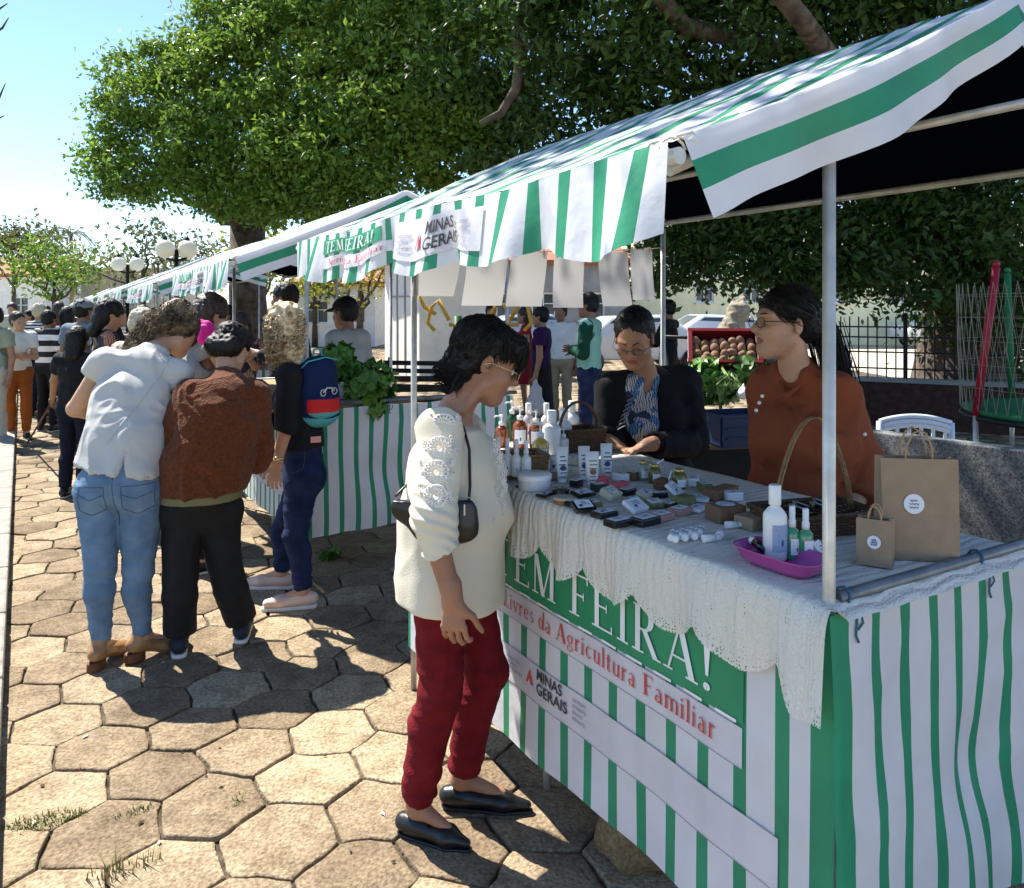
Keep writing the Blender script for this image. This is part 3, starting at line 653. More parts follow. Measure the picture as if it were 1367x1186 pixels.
limbs = [wob(fk, D(a, b, Y), 6, .12, .17, .03, i) for i, (a, b, Y) in enumerate([(230, 245, 13), (200, 150, 13.5), (300, 120, 13), (420, 110, 12.5), (520, 190, 11.5), (540, 50, 12), (620, 130, 11.5), (400, -40, 14)])]
tree('big sunlit ficus tree spreading over the middle of the stall row', tb, tk, limbs, bl, 225000, .10, lf_a, seed=4, up=.4, shell=.72, cr=.145, per=60)
bl = [(D(a, b, Y), r) for a, b, Y, r in [(690, 60, 10, 1.3), (760, 170, 10, 1.0), (700, 210, 10.5, .8), (800, 20, 9, 1.3), (900, 90, 9.5, 1.2), (1000, 20, 9, 1.2), (1100, 90, 9.5, 1.3), (1220, 10, 9, 1.3), (1340, 60, 9, 1.3), (930, 335, 10.5, .55), (1010, 320, 10.5, .75), (1090, 335, 10.2, .7), (1170, 335, 10, .65), (1260, 330, 10, 1.05), (1350, 330, 9.8, 1.2), (880, 350, 11, .5), (970, 345, 11, .6), (1050, 365, 11, .5), (1130, 350, 11, .6), (1210, 365, 11, .6), (1310, 380, 11, .8), (960, 260, 10.5, 1.0), (1060, 270, 10.5, 1.0), (1000, 220, 10.5, 1.2), (1150, 220, 10.5, 1.3), (1300, 200, 10.5, 1.3), (1330, 425, 10.7, .65), (1265, 410, 11.2, .45), (1310, 440, 11.9, .45), (1345, 480, 11.9, .5), (1290, 425, 11.9, .4), (1365, 440, 11.6, .6), (860, 250, 11, .8), (800, -170, 9, 2.2), (1050, -190, 9, 2.4), (1300, -150, 9, 2.2)]]
cr1 = len(bl)
bl += [(Vector(v), r) for v, r in [((-1.45, 3.75, 6.3), .55), ((-1.9, 4.5, 6.3), .55), ((-2.25, 5.1, 6.4), .42), ((-1.2, 4.6, 6.5), .6), ((-1.6, 5.5, 6.5), .6), ((-.6, 4.0, 6.3), .7), ((-.4, 5.2, 6.6), .9), ((.7, 4.3, 6.4), 1.0), ((.6, 5.7, 6.5), 1.1), ((2.2, 5.0, 6.6), 1.4)]]
tb = Vector(((1285-CX)/F*11.5, 11.5, 0)); fk = tb+V3(0, -.2, 3.1)
tk = [(tb, 1.0), (tb+V3(0, 0, .5), .72), (tb+V3(0, 0, 1.3), .55), (fk, .50)]
limbs = [wob(fk, b, 6, .2, .15, .04, 20+i) for i, (b, r) in enumerate(bl) if i in (0, 3, 5, 7, 8, 10, 13, 15, 17, 18, 21, 24, 28, 29, cr1, cr1+2)]
limbs.append([(D(a, b, 9), r) for a, b, r in [(684, -60, .075), (690, 30, .07), (693, 90, .065), (688, 120, .06), (668, 152, .05), (640, 165, .03)]])
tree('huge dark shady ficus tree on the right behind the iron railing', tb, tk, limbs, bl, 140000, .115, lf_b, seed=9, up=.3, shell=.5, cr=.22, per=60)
# background trees
def smalltree(px, Y, h, r, label, leafm, n=1600, size=.28, seed=0, group='small trees beyond the square'):
    x = (px-CX)/F*Y; b = Vector((x, Y, 0)); g = random.Random(seed); top = b+V3(0, 0, h)
    bl = [(top+V3(g.gauss(0, r*.6), g.gauss(0, r*.4), -r*.6+g.gauss(0, r*.35)), r*(.4+.3*g.random())) for _ in range(9)]
    tree(label, b, [(b, .14), (b+V3(0, 0, h*.5), .09), (top+V3(0, 0, -r), .05)], [wob(b+V3(0, 0, h*.45), q, 4, .1, .06, .02, seed+i) for i, (q, _) in enumerate(bl[:5])], bl, n, size, leafm, group=group, seed=seed+50, per=16, cr=.45)
smalltree(18, 38, 5.8, 1.7, 'bushy small tree left of the palm', lf_c, 2200, .26, 1); smalltree(72, 34, 4.3, 1.5, 'rounded small tree just under the palm', lf_a, 2000, .24, 2)
smalltree(190, 26, 4.3, 1.3, 'thin tree behind the twin globe lamp', lf_c, 900, .2, 3); smalltree(350, 30, 4.4, 1.5, 'yellow-green tree seen under the second canopy', lf_y, 1600, .22, 4)
smalltree(480, 24, 3.4, 1.0, 'yellowish tree left of the white kiosk', lf_y, 1500, .17, 5); smalltree(240, 34, 4.6, 1.2, 'olive tree behind the larger pair of globe lamps', lf_c, 1200, .2, 6); smalltree(420, 34, 3.6, 1.0, 'green tree beside the red-roofed house', lf_a, 1200, .2, 8)
def palm(px, Y, h, label):
    x = (px-CX)/F*Y; root = thing('palm_tree', label, 'palm tree', (x, Y, 0)); mb = MB(); mb.tube([(0, 0, 0), (.1, 0, h*.5), (0, 0, h)], [.16, .12, .1], 8); mb.build('trunk', m_barkl, root)
    mb = MB(); g = random.Random(3)
    for i in range(15):
        a = i*2.4; el = .2+.9*g.random(); L = 1.7; pts = [(math.cos(a)*L*t*math.cos(el*(1-t)), math.sin(a)*L*t*math.cos(el*(1-t)), h+L*(el*.9*t-1.1*t*t)) for t in (0, .25, .5, .75, 1)]
        mb.tube(pts, .02, 4)
        for t in range(2, 20):
            f = t/20*4; k = int(f); p = Vector(pts[k]).lerp(Vector(pts[min(k+1, 4)]), f-k)
            for s_ in (-1, 1):
                d = Vector((-math.sin(a)*s_, math.cos(a)*s_, -.5)).normalized()*.42*(1-t/26); o_ = Vector((math.cos(a), math.sin(a), 0))*.04; mb.add([p, p+o_, p+d+o_*1.5], [(0, 1, 2)])
    mb.build('fronds', lf_c if False else M('palm_frond', (.06, .09, .03), .7), root)
palm(94, 46, 6.1, 'slim palm tree standing above the far left rooftops')
mb = MB()
for pts in ([(-12, 15, 0), (-11.6, 15, 4), (-11.2, 15, 6.6)], [(-11.6, 15, 4), (-10.2, 15, 5.3), (-9.78, 15, 5.62), (-9.66, 15, 5.9)], [(-11.4, 15, 5), (-10.3, 15, 6.6), (-9.72, 15, 6.95), (-9.6, 15, 7.15)], [(-10.6, 15, 5.0), (-9.85, 15, 5.2), (-9.68, 15, 5.28)], [(-10.3, 15, 6.6), (-9.8, 15, 7.3), (-9.62, 15, 7.42)]):
    mb.tube(pts, [.16, .06, .02] if pts[0][2] == 0 else [.05]+[.022]*(len(pts)-2)+[.008], 6)
mb.solo('bare_tree', m_bark, 'bare twigs of a leafless tree poking in at the left edge', 'tree')
# ---------------------------------------------------------------- buildings
m_yel = M('yellow_plaster', (.90, .84, .55), .9, .08, 2, .2, 40); m_wf = M('window_white', (.75, .75, .72), .5); m_wg = M('window_glass', (.05, .07, .08), .15, .2, 4, spec=.6); m_beige = M('beige_plaster', (.42, .38, .29), .9, .15, 2); m_tile = M('roof_tile', (.34, .13, .075), .85, .3, 20, .6, 30); m_grey = M('grey_render', (.30, .30, .29), .9, .2, 2, .3, 30); m_wpl = M('white_plaster', (.75, .74, .70), .85, .1, 3)
def house(label, x0, x1, y, z1, mat, wins, dep=8, name='building', wz=(1.9, 3.1), ww=1.0, roof=None, ry=0):
    root = thing(name, label, 'building', ((x0+x1)/2, y, 0), ry); W = x1-x0
    mb = MB(); xs = sorted(wins); cuts = [-W/2]+[v for c in xs for v in (c-ww/2, c+ww/2)]+[W/2]
    for i in range(0, len(cuts), 2):
        if cuts[i+1]-cuts[i] > .01: mb.box(((cuts[i]+cuts[i+1])/2, .15, z1/2), (cuts[i+1]-cuts[i], .3, z1))
    for c in xs: mb.box((c, .15, wz[0]/2), (ww, .3, wz[0])); mb.box((c, .15, (wz[1]+z1)/2), (ww, .3, z1-wz[1]))
    mb.box((-W/2+.15, dep/2+.15, z1/2), (.3, dep-.3, z1)); mb.box((W/2-.15, dep/2+.15, z1/2), (.3, dep-.3, z1)); mb.build('wall', mat, root)
    mb = MB(); mb.box((0, dep/2, z1+.1), (W+.5, dep+.5, .2))
    if roof:
        k = len(mb.v); mb.add([(-W/2-.4, -.4, z1+.2), (W/2+.4, -.4, z1+.2), (W/2+.4, dep+.4, z1+.2), (-W/2-.4, dep+.4, z1+.2), (-W/2+.5, dep/2, z1+1.5), (W/2-.5, dep/2, z1+1.5)], [(0, 1, 5, 4), (2, 3, 4, 5), (1, 2, 5), (3, 0, 4)])
    mb.build('roof', roof or m_beige, root)
    for c in xs:
        f = MB(); h = wz[1]-wz[0]; zc = (wz[0]+wz[1])/2; t = .07
        f.box((c, .12, wz[0]+t/2), (ww, .1, t)); f.box((c, .12, wz[1]-t/2), (ww, .1, t)); f.box((c-ww/2+t/2, .12, zc), (t, .1, h-2*t)); f.box((c+ww/2-t/2, .12, zc), (t, .1, h-2*t)); f.box((c, .121, zc), (.05, .08, h-2*t)); f.box((c-ww/4, .121, zc+.1), (ww/2-.1, .06, .04)); f.box((c+ww/4, .121, zc+.1), (ww/2-.1, .06, .04))
        w_ = f.build('window', m_wf, root); g = MB(); g.box((c, .2, zc), (ww-.02, .02, h-.02)); g.build('pane', m_wg, w_); s_ = MB(); s_.box((c, -.03, wz[0]-.05), (ww+.2, .06, .08)); s_.build('sill', m_wf, w_)
    return root
xw = lambda px, Y: (px-CX)/F*Y
Yb = 36; xa, xb = xw(845, Yb), xw(1420, Yb); cm = (xa+xb)/2
house('long pale yellow building with white paned windows beyond the railing', xa, xb, Yb, 6, m_yel, [xw(p, Yb)-cm for p in (940, 1003, 1068, 1130, 1197, 1265, 1330)], wz=(1.95, 2.95), ww=.85)
Yb = 52; house('low beige flat-roofed building at the end of the canopies', xw(108, Yb), xw(215, Yb), Yb, 4.2, m_beige, [0], wz=(1.2, 2.4))
Yb = 48; house('pale house behind the small trees at far left', xw(-60, Yb), xw(60, Yb), Yb, 3.6, m_wpl, [-1.5, 1.2], wz=(1.2, 2.4), roof=m_tile)
Yb = 34; house('house with red tiled roof seen between the second and first stall', xw(395, Yb), xw(500, Yb), Yb, 2.6, m_wpl, [-.8, .8], wz=(1.0, 2.0), roof=m_tile)
Yb = 32; house('grey low building behind the hanging paper sheets', xw(610, Yb), xw(840, Yb), Yb, 3.4, m_grey, [-2, 0, 2], wz=(1.2, 2.3), roof=m_tile)
# white kiosk
Y = 19; k = thing('kiosk', 'white panelled kiosk with sloping roof behind the first stall', 'kiosk', (xw(535, Y), Y, 0), R(-62))
mb = MB(); mb.box((0, 1, 1.35), (2.4, 2, 2.7)); mb.build('wall', m_wpl, k)
mb = MB(); mb.add([(-1.5, -.4, 2.72), (1.5, -.4, 3.1), (1.5, 2.4, 3.1), (-1.5, 2.4, 2.72), (-1.5, -.4, 2.78), (1.5, -.4, 3.18), (1.5, 2.4, 3.18), (-1.5, 2.4, 2.78)], [(0, 1, 2, 3), (4, 7, 6, 5), (0, 4, 5, 1), (1, 5, 6, 2), (2, 6, 7, 3), (3, 7, 4, 0)]); mb.build('roof', M('roof_sheet', (.32, .27, .22), .8, .2, 5), k)
mb = MB(); mb.box((-.25, -.015, 1.3), (.03, .03, 2.4)); mb.box((.3, -.015, 1.3), (.03, .03, 2.4)); mb.box((0, -.018, 1.9), (1.4, .03, .03)); mb.build('seam', m_grey, k)
# ---------------------------------------------------------------- globe lamps
m_globe = M('globe_opal', (.80, .78, .70), .3, .04, trans=.3); m_dk = M('dark_iron', (.012, .012, .012), .6, .2, 20)
def lamp(px, py, Y, r, label):
    p = D(px, py, Y); root = thing('street_lamp', label, 'street lamp', (p.x, Y, 0), 0, 'globe street lamps'); mb = MB(); mb.tube([(0, 0, 0), (0, 0, .4), (0, 0, p.z)], [.09, .05, .045], 8); mb.tube([(-r*1.1, 0, p.z-r), (0, 0, p.z-r*1.25), (r*1.1, 0, p.z-r)], .03, 6); mb.build('post', m_dk, root)
    for x in (-1, 1):
        g = MB(); g.sphere((x*r*1.0, x*.1, p.z), r, 14); go = g.build('globe', m_globe, root); c = MB(); c.lathe([(.05, 0), (.05, .04), (.012, .09), (.005, .14)], (x*r, x*.1, p.z+r-.01), 8); c.build('finial', m_dk, go)
lamp(170, 353, 21, .19, 'twin white globe lamp further away over the far canopies'); lamp(235, 333, 17, .20, 'twin white globe lamp nearer, over the middle canopies')
# ---------------------------------------------------------------- railing with brick base
r0 = V3(xw(1105, 11), 11, 0); r1 = V3(xw(1420, 9.6), 9.6, 0); rd = r1-r0; ra = math.atan2(rd.y, rd.x); RL = rd.length
f = thing('iron_railing', 'black iron railing on a low brick wall beyond the vendors', 'fence', r0, ra)
m_brick = M('dark_brick', (.055, .030, .022), .95, .4, 12, .9, 25)
mb = MB(); mb.box((RL/2, 0, .29), (RL, .18, .62)); mb.build('brick_base', m_brick, f); mb = MB(); mb.box((RL/2, 0, .63), (RL, .24, .055)); mb.build('coping', m_grey, f)
mb = MB()
for z in (.78, 1.0, 1.20, 1.34): mb.box((RL/2, 0, z), (RL, .025, .02))
mb.build('rail', m_dk, f)
mb = MB(); n = int(RL/.115)
for i in range(n):
    x = .05+i*.115; big = i % 8 == 0; mb.box((x, 0, 1.07 if not big else 1.09), (.05 if big else .016, .05 if big else .016, .82 if not big else .88))
o = mb.build('bars', m_dk, f)
# ---------------------------------------------------------------- cars
m_cs2 = M('rim_grey', (.16, .16, .17), .5)
def car(label, loc, rz, paint):
    t = thing('parked_car', label, 'car', loc, rz, 'pale cars parked along the street'); prof = [(-2.05, .35), (-2.1, .75), (-1.95, .92), (-1.35, .98), (-.75, 1.42), (.6, 1.46), (1.35, 1.02), (1.95, .9), (2.1, .7), (2.08, .35)]
    bm = MB(); n = len(prof); vs = []
    for y, ins in ((-.82, 1), (-.62, 0), (.62, 0), (.82, 1)):
        for x, z in prof: vs.append((x, y*(.82 if (z > 1.05) else 1), z))
    fs = [tuple(range(n))[::-1], tuple(range(3*n, 4*n))]+[(i*n+j, i*n+(j+1) % n, (i+1)*n+(j+1) % n, (i+1)*n+j) for i in range(3) for j in range(n)]
    bm.add(vs, fs); q = bm.build('body', paint, t); md = q.modifiers.new('b', 'BEVEL'); md.width = .09; md.segments = 3
    for s_ in (-1, 1):
        w_ = MB(); y = s_*.765; w_.add([(-1.15, y*1.03, .99), (-.68, y*.93, 1.35), (.55, y*.93, 1.38), (1.15, y*1.03, 1.03)], [(0, 1, 2, 3)]); w_.build('side_window', m_wg, t)
    w_ = MB(); w_.add([(1.28, -.6, 1.08), (1.28, .6, 1.08), (.66, .5, 1.43), (.66, -.5, 1.43)], [(0, 1, 2, 3)]); w_.build('windscreen', m_wg, t)
    for x in (-1.3, 1.3):
        for y in (-.78, .78):
            w_ = MB(); w_.lathe([(.2, -.1), (.31, -.1), (.33, 0), (.31, .1), (.2, .1)], (x, y, .32), 18, rot=Matrix.Rotation(R(90), 3, 'X')); wo = w_.build('wheel', m_blkshoe, t); q = MB(); q.lathe([(.01, -.107), (.17, -.105), (.17, .105), (.01, .107)], (x, y, .32), 14, rot=Matrix.Rotation(R(90), 3, 'X')); q.build('rim', m_cs2, wo)
m_cw = M('car_white', (.75, .76, .78), .25, .03, coat=.6); m_cs = M('car_silver', (.45, .47, .5), .3, .03, metal=.3, coat=.6)
car('white car parked behind the man in the green shirt', (xw(845, 20), 20, 0), R(8), m_cw); car('white car parked behind the red potato crate', (xw(955, 22), 22, 0), R(185), m_cw); car('white car glimpsed through the iron railing', (xw(1262, 34), 34, 0), R(3), m_cw); car('silver car behind the hanging sheets, left of the white one', (xw(705, 24), 24, 0), R(12), m_cs)
# ---------------------------------------------------------------- market stalls (local x = into the stall, y = along the row)
m_pink = M('band_pale', (.74, .71, .76), .5, .05, 8, .2, 30, trans=.25); m_tg = M('text_grey', (.05, .05, .055), .6); m_red = M('text_red', (.58, .06, .05), .6); m_txw = M('text_white', (.78, .80, .80), .5); m_tgl = M('text_light_grey', (.28, .28, .30), .6)
m_line = M('seam_grey', (.25, .25, .27), .7); m_rope = M('rope', (.65, .58, .45), .9, .2, 60, .4, 200); m_btie = M('blue_tie', (.03, .12, .20), .6)
m_gband = M('banner_green', (.03, .27, .125), .5, .08, 8, .2, 25, trans=.1)
_fc = {}
def text_geo(s, size, w=None, bold=.0):
    c = bpy.data.curves.new('t', 'FONT'); c.body = s; c.size = size; c.offset = bold; c.resolution_u = 4; o = bpy.data.objects.new('t', c); C.objects.link(o)
    bpy.context.view_layer.update(); me = bpy.data.meshes.new_from_object(o.evaluated_get(bpy.context.evaluated_depsgraph_get())); bpy.data.objects.remove(o)
    v = [tuple(q.co) for q in me.vertices]; f = [tuple(p.vertices) for p in me.polygons]; bpy.data.meshes.remove(me)
    if w: W = max(q[0] for q in v); v = [(q[0]*w/W, q[1], 0) for q in v]
    return v, f
# serif capitals and small letters, drawn as strokes
def rc_(x0, y0, x1, y1): return [(x0, y0), (x1, y0), (x1, y1), (x0, y1)]
def arc_(cx, cy, rx, ry, a0, a1, wt, wn, n=14):
    o = []; i_ = []
    for k in range(n+1):
        a = R(a0+(a1-a0)*k/n); o.append((cx+rx*math.cos(a), cy+ry*math.sin(a))); i_.append((cx+(rx-wt)*math.cos(a), cy+(ry-wn)*math.sin(a)))
    return [[o[k], o[k+1], i_[k+1], i_[k]] for k in range(n)]
def glyph(ch):
    S_ = .13; t = .045; X = .62
    ser = lambda x, y, w=.16: rc_(x-w, y, x+w, y+.04)
    st = lambda x, y0=0, y1=1, w=S_: rc_(x-w/2, y0, x+w/2, y1)
    sl_ = lambda x0, y0, x1, y1, w: [(x0-w/2, y0), (x0+w/2, y0), (x1+w/2, y1), (x1-w/2, y1)]
    G = {' ': ([], .3), 'I': ([st(.18), ser(.18, 0), ser(.18, .96)], .38), 'T': ([st(.36), ser(.36, 0), rc_(0, .95, .72, 1), rc_(0, .8, .04, .96), rc_(.68, .8, .72, .96)], .76),
     'E': ([st(.16), ser(.16, 0, .14), ser(.16, .96, .14), rc_(.16, .955, .58, 1), rc_(.16, 0, .62, .045), rc_(.16, .49, .46, .535), rc_(.545, .84, .58, 1), rc_(.585, 0, .62, .17), rc_(.43, .42, .46, .6)], .68),
     'F': ([st(.16), ser(.16, 0, .16), ser(.16, .96, .14), rc_(.16, .955, .58, 1), rc_(.16, .49, .46, .535), rc_(.545, .82, .58, 1), rc_(.43, .42, .46, .6)], .64),
     'M': ([st(.13, 0, 1, .05), ser(.13, 0, .12), sl_(.44, 0, .16, 1, .14), sl_(.44, 0, .72, 1, .05), st(.76), ser(.76, 0, .15), rc_(0, .96, .2, 1), rc_(.7, .96, .9, 1)], .95),
     'R': ([st(.16), ser(.16, 0, .15), ser(.16, .96, .12), *arc_(.3, .74, .27, .26, -90, 90, .13, .045), rc_(.16, .955, .31, 1), rc_(.16, .48, .31, .525), sl_(.62, 0, .34, .5, .14), rc_(.55, 0, .75, .04)], .76),
     'A': ([sl_(.10, 0, .38, 1, .05), sl_(.66, 0, .38, 1, .14), rc_(.2, .3, .56, .345), ser(.1, 0, .11), ser(.66, 0, .14)], .8),
     '!': ([[(.1, .28), (.16, .28), (.21, 1), (.05, 1)], *[list(p) for p in arc_(.13, .075, .075, .075, 0, 360, .0749, .0749, 12)]], .3),
     'Q': (arc_(.4, .5, .4, .5, 0, 360, .14, .05, 24)+[sl_(.75, -.2, .45, .05, .12)], .85), 'U': ([st(.16, .3, 1), st(.62, .3, 1, .05), ser(.16, .96), ser(.62, .96, .13), *arc_(.37, .32, .275, .32, 180, 360, .12, .05)], .8),
     'L': ([st(.16), ser(.16, 0, .14), ser(.16, .96), rc_(.16, 0, .58, .045), rc_(.545, 0, .58, .2)], .62),
     'i': ([st(.11, 0, X, .10), ser(.11, 0, .11), rc_(.01, X-.04, .11, X), *arc_(.11, .82, .065, .065, 0, 360, .064, .064, 10)], .26), 'l': ([st(.11, 0, 1, .10), ser(.11, 0, .11), rc_(.01, .96, .11, 1)], .25),
     'e': (arc_(.24, .31, .22, .32, 20, 325, .10, .04)+[rc_(.06, .34, .45, .375)], .5), 'c': (arc_(.24, .31, .22, .32, 45, 320, .10, .04), .47),
     'a': (arc_(.19, .45, .15, .18, 0, 150, .09, .04)+arc_(.18, .17, .16, .18, 40, 340, .09, .04)+[st(.33, 0, .48, .09), rc_(.3, 0, .43, .04)], .46),
     's': (arc_(.18, .46, .14, .17, 30, 270, .08, .05)+arc_(.18, .17, .15, .17, -150, 90, .08, .05), .38), 'r': ([st(.11, 0, X, .10), ser(.11, 0, .12), rc_(.01, X-.04, .11, X), *arc_(.27, .42, .14, .2, 50, 170, .05, .09)], .40),
     'v': ([sl_(.24, 0, .08, X, .10), sl_(.24, 0, .42, X, .04), ser(.08, X-.04, .1), ser(.42, X-.04, .08)], .5), 'd': (arc_(.22, .31, .21, .32, 0, 360, .10, .04, 20)+[st(.42, 0, 1, .10), rc_(.31, .96, .42, 1), rc_(.42, 0, .54, .04)], .55),
     'g': (arc_(.22, .40, .19, .24, 0, 360, .09, .04, 18)+arc_(.22, -.07, .21, .17, 0, 360, .07, .045, 18)+[rc_(.36, .57, .5, .61)], .5), 'u': ([st(.12, .15, X, .10), st(.42, 0, X, .10), rc_(.02, X-.04, .12, X), rc_(.32, X-.04, .42, X), rc_(.42, 0, .52, .04), *arc_(.25, .18, .18, .19, 185, 330, .09, .05)], .55),
     't': ([st(.16, .08, .82, .10), rc_(.03, X-.045, .34, X), *arc_(.24, .13, .13, .14, 180, 320, .09, .045)], .36), 'm': ([st(.12, 0, X, .10), ser(.12, 0, .1), rc_(.02, X-.04, .12, X), st(.42, 0, .45, .10), ser(.42, 0, .1), st(.72, 0, .45, .10), ser(.72, 0, .1), *arc_(.27, .42, .20, .2, 0, 150, .10, .06), *arc_(.57, .42, .20, .2, 0, 150, .10, .06)], .84)}
    return G[ch]
def serif(s, h, width=None, asp=1.0, sp=.06):
    V = []; Fs = []; x = 0; k = 0
    for ch in s:
        g, w = glyph(ch)
        for p in g:
            b = len(V); V += [((x+a*asp)*h, c*h, (k % 5)*.00022) for a, c in p]; k += 1; Fs.append(tuple(range(b, b+len(p))))
        x += (w+sp)*asp
    if width: W = x*h; V = [(a*width/W, b, c) for a, b, c in V]
    return V, Fs
def put_words(st, h, W, fn, x0, z0, mat, parent):
    full = sum((glyph(c)[1]+.06) for c in st)*h; k = W/full; x = x0
    for wd in st.split(' '):
        V, Fs = serif(wd, h); put([(a*k, b, c) for a, b, c in V], Fs, fn, x, z0, 'banner_text', mat, parent); x -= sum((glyph(c)[1]+.06) for c in wd+' ')*h*k
FRZ0 = .985
def pan_bot(t): return .19+.012*math.sin(t*3.1)
def front_pt(t, z, off=0.0):                          # hanging front cloth
    k = max(0, (FRZ0-z))/.8
    q = -.020-.005*k*(1+math.sin(t*7.3+.5))-.003*k*math.sin(t*19+z*5)-off
    return Vector((q, t, z))
def put(V, Fs, fn, x0, z0, name, mat, parent, base=.0035):
    mb = MB(); mb.add([fn(x0-a, z0+b, base+c) for a, b, c in V], Fs); return mb.build(name, mat, parent)
def band(name, t0, t1, z0, z1, mat, parent, off, line=True):
    us = np.linspace(t0, t1, 30); vs = np.linspace(z0, z1, 4)
    o = gridmesh(name, list(us), list(vs), lambda u, v: front_pt(u, v, off), [mat], None, parent)
    if line:
        for zz in (z0, z1):
            mb = MB(); L = list(us)
            mb.add([front_pt(u, zz+d, off+.0012) for u in L for d in (-.0009, .0009)], [(2*i, 2*i+1, 2*i+3, 2*i+2) for i in range(len(L)-1)]); mb.build('seam', m_line, o)
    return o
def logo(fn, t0, z0, sc, parent):
    """state government mark: small grey lines, red triangle, two bold words, small grey lines"""
    for i, s in enumerate(('AGRICULTURA,', 'PECUÁRIA E', 'ABASTECIMENTO')):
        V, Fs = text_geo(s, .012*sc, bold=.0002); put(V, Fs, fn, t0, z0+(.036-.016*i)*sc, 'small_text', m_tgl, parent)
    V = [(0, 0, 0), (.045, 0, 0), (.0225, .042, 0), (.0225, .008, .0004), (.033, 0, .0004)]; put([(a*sc, b*sc, c) for a, b, c in V], [(0, 1, 2)], fn, t0-.118*sc, z0+.006*sc, 'triangle', m_red, parent)
    put([(.0135*sc, .0, .0006), (.0315*sc, .0, .0006), (.0225*sc, .018*sc, .0006)], [(0, 1, 2)], fn, t0-.118*sc, z0+.006*sc, 'triangle', m_pink, parent)
    for i, s in enumerate(('MINAS', 'GERAIS')):
        V, Fs = text_geo(s, .044*sc, (.128, .152)[i]*sc, .0007*sc); put(V, Fs, fn, t0-.180*sc, z0+(.036-.040*i)*sc, 'logo_word', m_tg, parent)
    for i, s in enumerate(('GOVERNO', 'DIFERENTE.', 'ESTADO', 'EFICIENTE.')):
        V, Fs = text_geo(s, .012*sc, bold=.0002); put(V, Fs, fn, t0-.355*sc, z0+(.045-.017*i)*sc, 'small_text', m_tgl, parent)
def stripes(lo, hi, pitch, gw, off=0):
    e = [lo]; k = math.floor((lo-off)/pitch)
    while True:
        a = off+k*pitch; 
        for x in (a, a+gw):
            if lo < x < hi: e.append(x)
        if a > hi: break
        k += 1
    e.append(hi); out = []
    for a, b in zip(e, e[1:]):
        n = max(1, int((b-a)/.02)); out += [a+(b-a)*i/n for i in range(n)]
    return out+[hi]
RL_, EQ, EZ, RQ, RZt = 2.15, -.43, 1.835, .61, 2.295
RE = 1.47
def roof_pt(q, t, dz=0, sd=0):
    d = abs(q-RQ)/(RQ-EQ) if q < RQ else abs(q-RQ)/(RE-RQ); z = RZt-(RZt-EZ)*d if q < RQ else RZt-.26*d
    z -= .020*math.sin(math.pi*min(1, d))*(.6+.5*math.sin(t*6+1))+.010*math.sin(q*9+t*11)*math.sin(t*5.2)*math.sin(math.pi*min(1, max(0, d)))
    z -= .012*(1-abs(math.cos(t*math.pi/1.0)))*d
    return Vector((q, t, z+dz))
def is_green(t, pitch, gw, off): return ((t-off) % pitch) < gw
